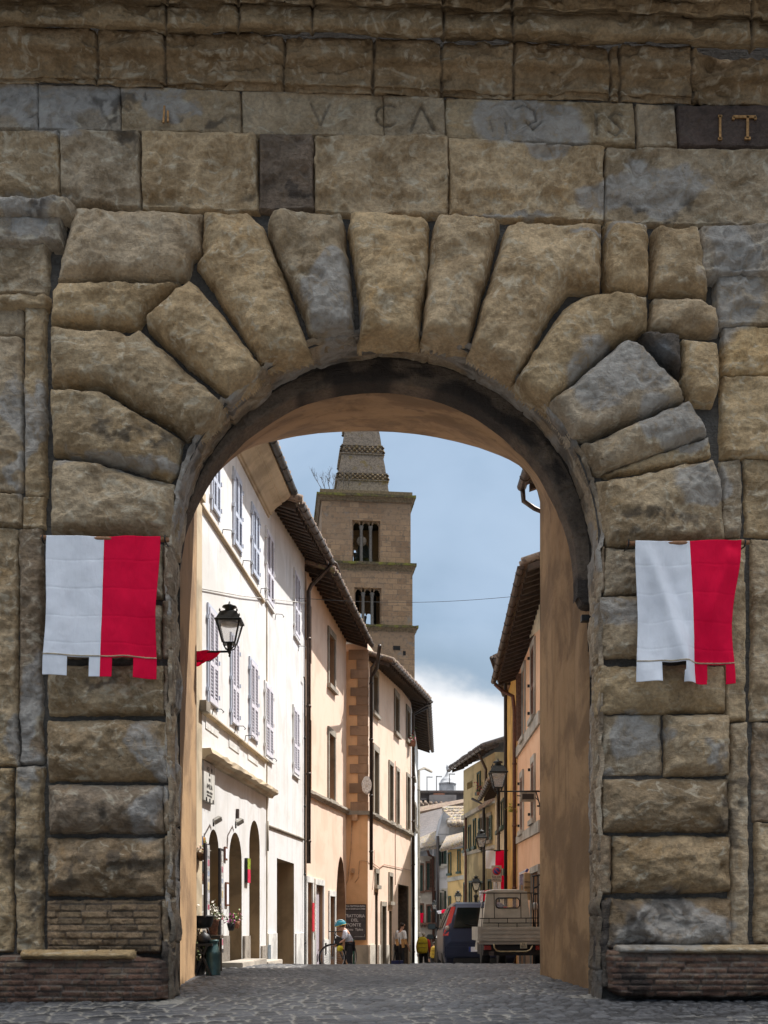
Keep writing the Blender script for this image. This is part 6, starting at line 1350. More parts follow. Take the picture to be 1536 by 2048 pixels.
FS = Facade(a.x, Yp, b.x, Yp, 'F'); FS.n = Vector((0, -1)); pp = bpy.data.objects[np_.children[0].name] if False else [c for c in C.objects if c.parent == np_][0]
txt(FS, pp, '0-24  X X', FS.len/2, px(0, 1754, Yp).z, .003, .055, INK, bold=.001); txt(FS, pp, 'P 2 O 4 H', FS.len/2, px(0, 1760, Yp).z, .003, .05, INK, bold=.001)
mb = MB(); mb.tube([(px(993, 0, 30.04).x, 30.04, gz(30)), px(993, 1731, 30.04)], .03, 8); mb.build('post', simple('sign_post_metal', (.3, .3, .3), .4, .7), np_)

# ================================================================ vehicles
PAINTW = simple('dusty_white_paint', (.44, .42, .36), .45, 0, .18, 4, .05); BLACKR = simple('black_rubber', (.014, .014, .015), .7, 0, .2, 20, .1); BLKP = simple('black_rack_paint', (.02, .018, .018), .4, .3)
REDL = simple('red_lamp_lens', (.22, .015, .012), .25, 0, .1, 5, 0); PLATE = simple('plate_yellowish', (.55, .50, .36), .5)
def wheel(parent, c, r, w, mat=None):
    mb = MB(); pr = [(r*.62, -w/2), (r*.93, -w/2), (r, -w*.35), (r, w*.35), (r*.93, w/2), (r*.62, w/2)]; mb.lathe(c, pr, 24, axis='x'); ty = mb.build('wheel', BLACKR, parent)
    mb = MB(); mb.lathe(c, [(r*.6, -w*.42), (r*.58, w*.42)], 20, axis='x'); mb.build('rim', simple('steel_rim', (.35, .35, .35), .4, .8), ty)
TY_ = 20.0; tr = thing('small_pickup', (2.37, TY_+1.2, gz(21)), 'small cream pickup truck with a black rack seen from behind', 'pickup truck')
x0, x1 = px(956.5, 0, TY_).x, px(956.5, 0, TY_).x+1.34; g = gz(TY_+.6); zt = lambda v: px(0, v, TY_).z
def bodyprism(mb, secs):     # sections: list of (y, [(x,z)...]) with equal counts
    n = len(secs[0][1]); vs = [(x, y, z) for y, s in secs for x, z in s]
    mb.add(vs, [(i*n+j, i*n+(j+1) % n, (i+1)*n+(j+1) % n, (i+1)*n+j) for i in range(len(secs)-1) for j in range(n)]+[tuple(range(n))[::-1], tuple((len(secs)-1)*n+j for j in range(n))]); return mb
# load bed
mb = MB(); zb0, zb1 = zt(1882), zt(1854)
mb.box(x0, x1, TY_, TY_+.03, zb0, zb1); mb.box(x0, x0+.03, TY_+.03, TY_+1.45, zb0, zb1); mb.box(x1-.03, x1, TY_+.03, TY_+1.45, zb0, zb1); mb.box(x0+.03, x1-.03, TY_+1.42, TY_+1.45, zb0, zb1); mb.box(x0+.03, x1-.03, TY_+.03, TY_+1.42, zb0, zb0+.03)
for k in range(3): z = zb0+.05+k*.075; mb.box(x0+.08, x1-.03, TY_-.010, TY_-.001, z, z+.045)
mb.box(x0-.012, x0+.055, TY_-.018, TY_+.05, zb0-.01, zb1+.012)
mb.build('load_bed', PAINTW, tr, bevel=.005)
mb = MB(); mb.box(x0+.02, x1-.02, TY_+.04, TY_+.10, zt(1889), zb0-.002); mb.build('rear_beam', PAINTW, tr)
# cab
yc0, yc1 = TY_+1.5, TY_+2.6; cz = lambda v: px(0, v, yc0).z; cu_ = lambda u: px(u, 0, yc0).x
cl, cr = cu_(964.5), cu_(1062); tl, trr = cu_(973), cu_(1054)
zc0, zc1 = cz(1860), cz(1786)
mb = MB(); wl, wr, wb_, wt_ = cu_(992), cu_(1039), cz(1816), cz(1796)
def cabx(z, s): f = (z-zc0)/(zc1-zc0); return cl+(tl-cl)*f if s < 0 else cr+(trr-cr)*f
def cq(a): mb.add(a, [(0, 1, 2, 3)])
bk = yc0
for yy in (bk, bk+.05):
    mb.add([(cabx(zc0,-1),yy,zc0),(cabx(zc0,1),yy,zc0),(cabx(wb_,1),yy,wb_),(cabx(wb_,-1),yy,wb_)], [(0,1,2,3)]); mb.add([(cabx(wt_,-1),yy,wt_),(cabx(wt_,1),yy,wt_),(cabx(zc1,1),yy,zc1),(cabx(zc1,-1),yy,zc1)], [(0,1,2,3)])
    mb.add([(cabx(wb_,-1),yy,wb_),(wl,yy,wb_),(wl,yy,wt_),(cabx(wt_,-1),yy,wt_)], [(0,1,2,3)]); mb.add([(wr,yy,wb_),(cabx(wb_,1),yy,wb_),(cabx(wt_,1),yy,wt_),(wr,yy,wt_)], [(0,1,2,3)])
mb.add([(wl,bk,wb_),(wr,bk,wb_),(wr,bk+.05,wb_),(wl,bk+.05,wb_)], [(0,1,2,3)]); mb.add([(wl,bk,wt_),(wr,bk,wt_),(wr,bk+.05,wt_),(wl,bk+.05,wt_)], [(0,1,2,3)]); mb.add([(wl,bk,wb_),(wl,bk,wt_),(wl,bk+.05,wt_),(wl,bk+.05,wb_)], [(0,1,2,3)]); mb.add([(wr,bk,wb_),(wr,bk,wt_),(wr,bk+.05,wt_),(wr,bk+.05,wb_)], [(0,1,2,3)])
for s in (-1, 1):   # sides below window line and pillars
    zl = wb_
    mb.add([(cabx(zc0-.5,s),bk,g+.25),(cabx(zc0-.5,s),yc1,g+.25),(cabx(zl,s),yc1-.1,zl),(cabx(zl,s),bk,zl)], [(0,1,2,3)]); mb.add([(cabx(zl,s),bk,zl),(cabx(zl,s),bk+.18,zl),(cabx(zc1,s),bk+.18,zc1),(cabx(zc1,s),bk,zc1)], [(0,1,2,3)]); mb.add([(cabx(zl,s),yc1-.2,zl),(cabx(zl,s),yc1-.1,zl),(cabx(zc1,s),yc1-.42,zc1),(cabx(zc1,s),yc1-.5,zc1)], [(0,1,2,3)])
    mb.add([(cabx(zc1,s),bk,zc1),(cabx(zc1,s),yc1-.42,zc1),(cabx(zc1,s)*.98+.0,yc1-.42,zc1+.03),(cabx(zc1,s),bk,zc1+.03)], [(0,1,2,3)])
rfx = [(-.5, 0), (-.46, .045), (-.3, .07), (.3, .07), (.46, .045), (.5, 0)]; rw_ = trr-tl; mx_ = (tl+trr)/2
bodyprism(mb, [(bk-.01, [(mx_+x*rw_*1.04, zc1-.005+z*.9) for x, z in rfx]), (bk+.4, [(mx_+x*rw_*1.04, zc1+z*1.2) for x, z in rfx]), (yc1-.42, [(mx_+x*rw_*1.0, zc1+z*.8) for x, z in rfx])])
mb.add([(cl,yc1,g+.3),(cr,yc1,g+.3),(cabx(wb_,1),yc1-.1,wb_),(cabx(wb_,-1),yc1-.1,wb_)], [(0,1,2,3)])
for k in range(2): z = zc0+.07+k*.07; mb.box(wl, wr, bk-.008, bk-.001, z, z+.035)
mb.build('cab', PAINTW, tr)
mb = MB(); r_ = .012; ins = .0
mb.tube([(wl+.04,bk-.004,wb_),(wr-.04,bk-.004,wb_),(wr,bk-.004,wb_+.04),(wr,bk-.004,wt_-.04),(wr-.04,bk-.004,wt_),(wl+.04,bk-.004,wt_),(wl,bk-.004,wt_-.04),(wl,bk-.004,wb_+.04)], .014, 6, closed=True); mb.build('window_seal', BLACKR, tr)
mb = MB(); mb.add([(wl,bk+.02,wb_),(wr,bk+.02,wb_),(wr,bk+.02,wt_),(wl,bk+.02,wt_)], [(0,1,2,3)]); mb.build('rear_window', LGL, tr)
mb = MB(); yk = TY_+1.40; kz = lambda v: px(0, v, yk).z; ku = lambda u: px(u, 0, yk).x
ztop = kz(1786); 
for a, b in (((959,1786),(1071,1786)), ((959,1837),(1078,1836)), ((966,1846),(1078,1846))): mb.bar((ku(a[0]),yk,kz(a[1])), (ku(b[0]),yk,kz(b[1])), .018)
for a, b in (((967,1787),(963,1856)), ((988,1786),(989,1836)), ((1041,1786),(1042,1836)), ((1062,1786),(1070,1856)), ((978,1837),(978,1846)), ((1015,1837),(1015,1846)), ((1052,1837),(1052,1846)), ((997,1846),(997,1856)), ((1034,1846),(1034,1856)), ((1071,1786),(1071,1856))): mb.bar((ku(a[0]),yk,kz(a[1])), (ku(b[0]),yk,kz(b[1])), .014)
mb.build('rack', BLKP, tr)
for xx in (x0+.17, x1-.17): wheel(tr, (xx, TY_+.55, g+.22), .22, .15)
wheel(tr, ((x0+x1)/2, TY_+2.4, gz(22.4)+.22), .22, .14)
mb = MB(); mb.box(x0+.10, x1-.10, TY_+.12, TY_+1.4, g+.20, zb0-.05); mb.build('chassis', BLACKR, tr)
mb = MB(); mb.tube([(px(987,0,TY_).x, TY_-.05, zt(1888)), (px(988,0,TY_).x, TY_-.06, zt(1896)), (px(993,0,TY_).x, TY_-.06, zt(1901.5)), (px(1000,0,TY_).x, TY_-.06, zt(1903)), (px(1052,0,TY_).x, TY_-.06, zt(1903)), (px(1060,0,TY_).x, TY_-.06, zt(1899)), (px(1064,0,TY_).x, TY_-.05, zt(1891))], .014, 8); mb.build('bumper_bar', simple('brass_bar', (.42, .36, .22), .35, .8), tr)
for a, b in ((968, 982), (1071, 1079)):
    mb = MB(); mb.box(px(a,0,TY_).x, px(b,0,TY_).x, TY_-.02, TY_+.06, zt(1900), zt(1891)); mb.build('tail_light', REDL, tr, bevel=.005)
mb = MB(); mb.box(px(1040,0,TY_).x, px(1053.5,0,TY_).x, TY_-.03, TY_-.015, zt(1896.5), zt(1885)); pt_ = mb.build('number_plate', PLATE, tr, label='pale square number plate')
FT = Facade(px(1040,0,TY_).x, TY_-.03, px(1053.5,0,TY_).x, TY_-.03, 'F'); FT.n = Vector((0, -1)); txt(FT, pt_, 'X6', FT.len/2, zt(1888), .002, .045, INK); txt(FT, pt_, '7JJT1', FT.len/2, zt(1893), .002, .045, INK)
mb = MB(); mb.box(px(978,0,TY_).x, px(988,0,TY_).x, TY_+.0, TY_+.015, zt(1911), zt(1903)); mb.build('mud_flap', simple('flap_grey', (.10, .08, .075), .8), tr)
mb = MB(); mb.tube([(px(1064,0,22).x, 22, px(0,1812,22).z), (px(1068,0,22).x, 22, px(0,1816,22).z)], .01, 5); mb.lathe((px(1070,0,22).x, 22, px(0,1820,22).z), [(.03, 0), (.055, .03), (.055, .12), (.03, .15)], 10); mb.build('wing_mirror', simple('mirror_housing', (.4, .4, .38), .4), tr)

# minivan / hatchback
CARB = simple('dark_blue_car_paint', (.032, .038, .07), .28, .3, .1, 3, 0); CGL = simple('car_glass', (.008, .012, .012), .06, 0, .1, 3, 0); CHR = simple('chrome', (.6, .6, .6), .15, 1, .05, 5, 0)
def car(label, CYr, xl, paint, group='cars parked in the street'):
    """boxy hatchback seen from behind; CYr rear distance, xl left side"""
    W = 1.66; cxm = xl+W/2; g = gz(CYr+1.5); t = thing('parked_car', (cxm, CYr+1.8, g), label, 'car', group)
    def sec(y, zb, zs, zr, wb, ws, wr): return (y, [(cxm-wb/2, zb), (cxm-ws/2, zb+.25), (cxm-ws/2, zs), (cxm-wr/2, zr-.06), (cxm-wr/2+.08, zr), (cxm+wr/2-.08, zr), (cxm+wr/2, zr-.06), (cxm+ws/2, zs), (cxm+ws/2, zb+.25), (cxm+wb/2, zb)])
    mb = MB()
    bodyprism(mb, [sec(CYr-.02, g+.35, g+.60, g+.70, 1.42, 1.52, 1.46), sec(CYr+.02, g+.22, g+.86, g+.98, 1.5, 1.62, 1.48), sec(CYr+.12, g+.2, g+.95, g+1.30, 1.54, 1.66, 1.30), sec(CYr+.26, g+.2, g+.97, g+1.545, 1.56, W, 1.20), sec(CYr+.55, g+.2, g+.97, g+1.585, 1.58, W, 1.20), sec(CYr+1.8, g+.2, g+.94, g+1.58, 1.58, W, 1.20), sec(CYr+2.5, g+.2, g+.92, g+1.42, 1.58, W, 1.16), sec(CYr+3.05, g+.2, g+.90, g+1.0, 1.56, W-.02, 1.36), sec(CYr+3.5, g+.25, g+.78, g+.86, 1.48, W-.1, 1.36), sec(CYr+3.62, g+.35, g+.58, g+.66, 1.3, 1.4, 1.2)])
    body = mb.build('body', paint, t, bevel=.012)
    mb = MB(); q = lambda y, x, z: (x, y, z)
    mb.hexa([(cxm-.60,CYr-.004,g+1.0),(cxm+.60,CYr-.004,g+1.0),(cxm+.60,CYr+.14,g+1.0),(cxm-.60,CYr+.14,g+1.0),(cxm-.50,CYr+.160,g+1.46),(cxm+.50,CYr+.160,g+1.46),(cxm+.50,CYr+.26,g+1.46),(cxm-.50,CYr+.26,g+1.46)]); mb.build('rear_window', CGL, t, bevel=.01)
    for s in (-1, 1):
        for (ya, yb) in ((CYr+.45, CYr+1.2), (CYr+1.28, CYr+2.1)):
            mb = MB(); mb.hexa([(cxm+s*.835,ya,g+.99),(cxm+s*.835,yb,g+.98),(cxm+s*.78,yb,g+.98),(cxm+s*.78,ya,g+.99),(cxm+s*.645,ya+.02,g+1.47),(cxm+s*.645,yb-.05,g+1.47),(cxm+s*.56,yb-.05,g+1.47),(cxm+s*.56,ya+.02,g+1.47)]); mb.build('side_window', CGL, t)
    for s in (-1, 1):     # tall tail lights along the rear pillars
        lt = MB(); lt.hexa([(cxm+s*.71,CYr-.015,g+.82),(cxm+s*.835,CYr+.02,g+.82),(cxm+s*.835,CYr+.16,g+.82),(cxm+s*.71,CYr+.12,g+.82),(cxm+s*.535,CYr+.165,g+1.48),(cxm+s*.63,CYr+.19,g+1.48),(cxm+s*.63,CYr+.28,g+1.48),(cxm+s*.535,CYr+.26,g+1.48)])
        lo = lt.build('tail_light', simple('car_red_lens', (.55, .03, .02), .25, 0, .1, 5, 0), t, bevel=.012)
        lt = MB(); lt.lathe((cxm+s*.735, CYr+.015, g+1.0), [(.055, .0), (.055, .035), (.03, .05)][::-1], 14, axis='y'); lt.build('lens', simple('clear_lens', (.6, .5, .45), .2), lo)
        mb = MB(); mb.hexa([(cxm+s*.98-.11,CYr+2.30,g+.95),(cxm+s*.98+.11,CYr+2.30,g+.95),(cxm+s*.98+.08,CYr+2.40,g+.97),(cxm+s*.98-.08,CYr+2.40,g+.97),(cxm+s*.98-.10,CYr+2.30,g+1.10),(cxm+s*.98+.10,CYr+2.30,g+1.10),(cxm+s*.98+.07,CYr+2.40,g+1.08),(cxm+s*.98-.07,CYr+2.40,g+1.08)]); mo = mb.build('wing_mirror', BLACKR, t, bevel=.02)
        mb = MB(); mb.box(cxm+s*.98-.085, cxm+s*.98+.085, CYr+2.292, CYr+2.297, g+.965, g+1.085); mb.build('mirror_glass', simple('mirror_dim', (.10, .12, .12), .25, .6, .1, 5, 0), mo); mb = MB(); mb.bar((cxm+s*.88, CYr+2.36, g+1.0), (cxm+s*.82, CYr+2.36, g+.98), .05, .04); mb.build('stalk', BLACKR, mo)
        wheel(t, (cxm+s*.74, CYr+.72, g+.29), .29, .17); wheel(t, (cxm+s*.74, CYr+3.0, gz(CYr+3)+.29), .29, .17)
    mb = MB(); mb.box(cxm-.80, cxm+.80, CYr-.09, CYr+.15, g+.32, g+.62); mb.build('bumper', paint, t, bevel=.04)
    mb = MB(); mb.box(cxm-.60, cxm+.60, CYr-.095, CYr+.1, g+.20, g+.33); mb.build('bumper_insert', BLACKR, t, bevel=.02)
    mb = MB(); mb.box(cxm-.26, cxm+.26, CYr-.10, CYr-.092, g+.47, g+.58); pt = mb.build('number_plate', CLW, t)
    mb = MB(); mb.box(cxm-.26, cxm-.215, CYr-.103, CYr-.1005, g+.47, g+.58); mb.build('plate_band', simple('sign_blue', (.02, .05, .25), .5), t)
    mb = MB(); mb.bar((cxm+.05, CYr-.0, g+1.03), (cxm-.32, CYr+.015, g+1.10), .025, .015); mb.build('wiper', BLACKR, t)
    mb = MB(); mb.box(cxm-.45, cxm+.45, CYr+.5, CYr+.65, g+.7, g+1.12); mb.box(cxm-.45, cxm-.1, CYr+1.4, CYr+1.5, g+.7, g+1.2); mb.build('seat', simple('seat_grey', (.05, .05, .05), .8), t)
    return t
car('dark blue hatchback with tall red tail lights parked beside the pickup', 24.6, px(886, 0, 24.6).x, CARB)
car('dark car mostly hidden in front of the blue hatchback, only its mirror shows', 30.2, px(886, 0, 30.2).x-.1, simple('dark_green_paint', (.03, .04, .035), .3, .2, .1, 3, 0))
# ================================================================ people
def skin(name, J, E, mat, parent, sub=2, root=None):
    """one continuous surface grown round a skeleton; J = {joint: (co, radius)}, E = pairs"""
    ks = list(J); me = bpy.data.meshes.new(name); o = root_loc(parent)
    me.from_pydata([tuple(Vector(J[k][0])-o) for k in ks], [(ks.index(a), ks.index(b)) for a, b in E], [])
    ob = bpy.data.objects.new(name, me); C.objects.link(ob)
    sm = ob.modifiers.new('skin', 'SKIN'); sm.use_smooth_shade = True; sm.branch_smoothing = .6
    lay = me.skin_vertices[0] if me.skin_vertices else None
    if lay is None:
        bm = bmesh.new(); bm.from_mesh(me); bm.verts.layers.skin.verify(); bm.to_mesh(me); bm.free(); lay = me.skin_vertices[0]
    for i, k in enumerate(ks):
        r = J[k][1]; r = r if isinstance(r, tuple) else (r, r); lay.data[i].radius = r; lay.data[i].use_root = (k == (root or ks[0]))
    sb = ob.modifiers.new('sub', 'SUBSURF'); sb.levels = sub; sb.render_levels = sub
    bpy.context.view_layer.update(); dg = bpy.context.evaluated_depsgraph_get()
    m2 = bpy.data.meshes.new_from_object(ob.evaluated_get(dg)); bpy.data.objects.remove(ob)
    m2.materials.clear(); m2.materials.append(mat)
    for p in m2.polygons: p.use_smooth = True
    ob = bpy.data.objects.new(name, m2); C.objects.link(ob); ob.parent = parent
    return ob
SKIN_ = simple('skin', (.45, .25, .17), .55, 0, .1, 30, .05)
def cloth(n, c): return simple(n, c, .85, 0, .15, 25, .2)
def figure(label, base, J, shirt, trousers, hairc, face, cap=None, shoes=None, hat=None, sleeve='long', group=None):
    """J: pelvis, waist, chest, neck, head, and l/r shoulder elbow wrist hip knee ankle toe"""
    t = thing('person', base, label, 'person', group); V = {k: Vector(v) for k, v in J.items()}
    Jb = {'pelvis': (V['pelvis'], .10), 'waist': (V['waist'], .095), 'chest': (V['chest'], .105), 'neck': (V['neck'], .05), 'head0': (V['neck'].lerp(V['head'], .45), .055), 'head': (V['head'], .088), 'crown': (V['head']+(V['head']-V['neck']).normalized()*.07, .062), 'nose': (V['head']+Vector(face)*.105-Vector((0, 0, .01)), .012), 'chin': (V['head']+Vector(face)*.065-Vector((0, 0, .085)), .03)}
    E = [('pelvis','waist'),('waist','chest'),('chest','neck'),('neck','head0'),('head0','head'),('head','crown'),('head','nose'),('head0','chin')]
    for s in 'lr':
        ax = (V[s+'wrist']-V[s+'elbow']).normalized()
        Jb.update({s+'sh': (V[s+'shoulder'], .052), s+'el': (V[s+'elbow'], .04), s+'wr': (V[s+'wrist'], .026), s+'palm': (V[s+'wrist']+ax*.07, (.035, .02)), s+'hip': (V[s+'hip'], .082), s+'kn': (V[s+'knee'], .055), s+'an': (V[s+'ankle'], .036), s+'toe': (V[s+'toe'], .03)})
        E += [('chest', s+'sh'), (s+'sh', s+'el'), (s+'el', s+'wr'), (s+'wr', s+'palm'), ('pelvis', s+'hip'), (s+'hip', s+'kn'), (s+'kn', s+'an'), (s+'an', s+'toe')]
        side_ = ax.cross(Vector((0, 0, 1)));  side_ = side_.normalized() if side_.length > .1 else Vector((1, 0, 0))
        for fi in range(4):
            b0 = V[s+'wrist']+ax*.085+side_*(fi-1.5)*.018; Jb[s+'f%d' % fi] = (b0+ax*.03-Vector((0, 0, .012)), .009); Jb[s+'g%d' % fi] = (b0+ax*(.05+.008*(1.5-abs(fi-1.5)))-Vector((0, 0, .035)), .008); E += [(s+'palm', s+'f%d' % fi), (s+'f%d' % fi, s+'g%d' % fi)]
        Jb[s+'th'] = (V[s+'wrist']+ax*.05-side_*.04-Vector((0, 0, .01)), .010); Jb[s+'ti'] = (V[s+'wrist']+ax*.08-side_*.045-Vector((0, 0, .025)), .009); E += [(s+'palm', s+'th'), (s+'th', s+'ti')]
    skin('body', Jb, E, SKIN_, t, sub=1)
    Js = {'pelvis': (V['pelvis']+Vector((0, 0, .02)), .135), 'waist': (V['waist'], .125), 'chest': (V['chest'], .135), 'nk': (V['chest'].lerp(V['neck'], .8), .07)}; Es = [('pelvis','waist'),('waist','chest'),('chest','nk')]
    for s in 'lr':
        Js.update({s+'sh': (V[s+'shoulder'], .072), s+'el': (V[s+'elbow'], .056)}); Es += [('chest', s+'sh'), (s+'sh', s+'el')]
        if sleeve == 'long': Js[s+'wr'] = (V[s+'wrist'], .04); Es.append((s+'el', s+'wr'))
    skin('jacket' if sleeve == 'long' else 'shirt', Js, Es, shirt, t)
    Jt = {'pelvis': (V['pelvis'], .125)}; Et = []
    for s in 'lr': Jt.update({s+'hip': (V[s+'hip'], .098), s+'kn': (V[s+'knee'], .072), s+'an': (V[s+'ankle']+Vector((0, 0, .03)), .058)}); Et += [('pelvis', s+'hip'), (s+'hip', s+'kn'), (s+'kn', s+'an')]
    skin('trousers', Jt, Et, trousers, t)
    for s in 'lr':
        skin('shoe', {'a': (V[s+'ankle']-Vector((0, 0, .02)), .05), 'b': (V[s+'ankle'].lerp(V[s+'toe'], .5), .046), 'c': (V[s+'toe'], .038)}, [('a','b'),('b','c')], BLACKR, t)
    mb = MB(); h = V['head']; up = (V['head']-V['neck']).normalized(); bk = -Vector(face)
    skin('hair', {'a': (h+up*.06+bk*.015, .082), 'b': (h+bk*.05+up*.01, .078), 'c': (h+bk*.05-up*.06, .05)}, [('a','b'),('b','c')], hairc, t)
    return t, V
def stand(u, Y, htop, face=(0, 1, 0), spread=.1, Xs=None, arms='down', lean=0):
    g = gz(Y); X = px(u, 0, Y).x if Xs is None else Xs; H = htop-g; f = Vector(face).normalized(); r = Vector((f.y, -f.x, 0)); B = Vector((X, Y, g)); up = Vector((0, 0, 1)); P = lambda a, b, c: B+r*a*H+f*(b*H)+up*c*H
    J = dict(pelvis=P(0,0,.52), waist=P(0,.0,.60), chest=P(0,lean*.5,.74), neck=P(0,lean,.84), head=P(0,lean*1.4+.01,.925))
    for s, k in (('l', -1), ('r', 1)):
        J.update({s+'shoulder': P(k*.105, lean*.6, .81), s+'elbow': P(k*.14, -.02+lean, .64), s+'wrist': P(k*.13, .06+lean, .51), s+'hip': P(k*.055, 0, .50), s+'knee': P(k*.06, .03 if k > 0 else -.0, .28), s+'ankle': P(k*.06, -.03 if k > 0 else .06, .045), s+'toe': P(k*.07, .06 if k > 0 else .15, .018)})
    return (X, Y, g), J
def backpack(label, c, w, h, d, mat, group=None, strap=None):
    t = thing('backpack', c, label, 'backpack', group); mb = MB(); c = Vector(c); n = 14
    prof = [(.0, 0), (.8, .03), (.98, .15), (1.0, .4), (.97, .65), (.85, .85), (.55, .97), (.0, 1.0)]; vs = []
    for (k, f) in prof:
        for j in range(n):
            a = 2*math.pi*j/n; ca, sa = math.cos(a), math.sin(a); e = .7
            vs.append(c+Vector((math.copysign(abs(ca)**e, ca)*w/2*k, math.copysign(abs(sa)**e, sa)*d/2*k*(1+.15*math.sin(f*9)), h*f)))
    mb.add(vs, [(i*n+j, i*n+(j+1) % n, (i+1)*n+(j+1) % n, (i+1)*n+j) for i in range(len(prof)-1) for j in range(n)], smooth=True, raw=True)
    b = mb.build('bag', mat, t); mb = MB()
    for z in (.35, .62): mb.tube([c+Vector((-w*.5, -d*.1, h*z)), c+Vector((-w*.3, -d*.49, h*z)), c+Vector((w*.3, -d*.49, h*z)), c+Vector((w*.5, -d*.1, h*z))], .008, 5)
    for s in (-1, 1): mb.tube([c+Vector((s*w*.3, d*.45, h*.9)), c+Vector((s*w*.36, d*.9, h*.98)), c+Vector((s*w*.38, d*1.2, h*.6)), c+Vector((s*w*.36, d*.5, h*.1))], .016, 5)
    mb.build('strap', BLACKR, t); return t
RJ = cloth('red_jacket_cloth', (.55, .04, .03)); DKT = cloth('black_trouser_cloth', (.015, .015, .02)); YBP = cloth('mustard_backpack_cloth', (.50, .38, .02)); GH = simple('grey_white_hair', (.55, .50, .47), .7, 0, .2, 60, .2); DH = simple('dark_hair', (.03, .02, .015), .6, 0, .3, 60, .2)
b0, J0 = stand(847, 40, px(0, 1862, 40).z, (0.05, 1, 0)); figure('person seen from behind in a red jacket and black trousers, going down the street', b0, J0, RJ, DKT, GH, (0, 1, 0))
ch = J0['waist']; backpack('large mustard yellow backpack worn over the red jacket', (ch.x-.05, ch.y-.20, px(0, 1907, 40).z), .40, .62, .26, YBP)
b1, J1 = stand(868, 46, px(0, 1882, 46).z, (0, 1, 0)); figure('person in dark clothes further down the street with a small ochre backpack', b1, J1, cloth('black_jacket', (.02, .02, .022)), DKT, DH, (0, 1, 0))
ch = J1['waist']; backpack('small ochre backpack on the person in dark clothes', (ch.x+.02, ch.y-.20, px(0, 1916, 46).z), .38, .5, .26, cloth('ochre_backpack_cloth', (.35, .22, .02)))
sD, zD = FR_.S(802, .25), 0; pd = FR_.P(sD, .25, 0)
b2, J2 = stand(0, pd.y, px(0, 1842, pd.y).z, (.75, .6, 0), Xs=pd.x-.05, lean=.05); figure('person in a white top and black trousers leaning in the restaurant doorway', b2, J2, cloth('white_shirt_cloth', (.78, .78, .80)), DKT, DH, (.75, .6, 0), sleeve='short')
# cyclist, bent over the handlebars, facing left
YC = 28.; K = lambda u, v, dy=0: px(u, v, YC)+Vector((0, dy, 0)); gC = gz(YC)
J3 = dict(pelvis=K(700, 1889), waist=K(699, 1880), chest=K(693.5, 1866), neck=K(687, 1858), head=K(681.5, 1852))
for s, dy in (('l', -.17), ('r', .17)):
    J3.update({s+'shoulder': K(692 if s == 'l' else 690, 1863, dy), s+'elbow': K(690 if s == 'l' else 686, 1880, dy*1.25), s+'wrist': K(678, 1886, dy*1.0), s+'hip': K(700, 1892, dy*.55), s+'knee': K(699 if s == 'l' else 696, 1918, dy*.6), s+'ankle': Vector((K(702, 0).x+.02*(s == 'r'), YC+dy*.6, gC+.07)), s+'toe': Vector((K(696, 0).x, YC+dy*.6, gC+.03))})
pc, Vc = figure('person in a grey top and teal helmet bending over the handlebars of a bicycle', (K(700, 0).x, YC, gC), J3, cloth('light_grey_top', (.52, .54, .62)), DKT, DH, (-.85, 0, -.5), sleeve='short')
hc = K(681, 1849.5); mb = MB(); ax_ = Vector((-.25, 0, .97)).normalized(); vs = []; n = 18; HM = simple('teal_helmet', (.02, .26, .36), .3, 0, .1, 20, 0)
prof = [(1.02, -.02), (1.0, .03), (.92, .07), (.72, .11), (.4, .135), (.0, .145)]; xa = Vector((.97, 0, .25)); ya = Vector((0, 1, 0))
for (k, f) in prof:
    for j in range(n): a = 2*math.pi*j/n; rib = 1+.05*math.sin(4*a); vs.append(hc+xa*(.145*k*math.cos(a)*rib)+ya*(.112*k*math.sin(a))+ax_*f*.9)
mb.add(vs, [(i*n+j, i*n+(j+1) % n, (i+1)*n+(j+1) % n, (i+1)*n+j) for i in range(len(prof)-1) for j in range(n)], smooth=True, raw=True)
hm = thing('cycling_helmet', hc, 'teal helmet with pale stripes on the person bent over the bicycle', 'helmet'); mb.build('shell', HM, hm)
mb = MB()
for k in (-.5, 0, .5): mb.tube([hc+xa*.13*math.cos(a)*(1-abs(k)*.2)+ya*.10*k*1.2+ax_*(.128*math.sin(a))*1.02 for a in [R(x) for x in range(10, 171, 20)]], .010, 5)
mb.build('stripe', simple('helmet_stripe', (.6, .7, .7), .4), hm); mb = MB(); mb.tube([hc+xa*.146*math.cos(a)+ya*.113*math.sin(a)-ax_*.018 for a in [2*math.pi*i/20 for i in range(20)]], .010, 5, closed=True); mb.build('rim', simple('helmet_rim', (.5, .35, .05), .5), hm)
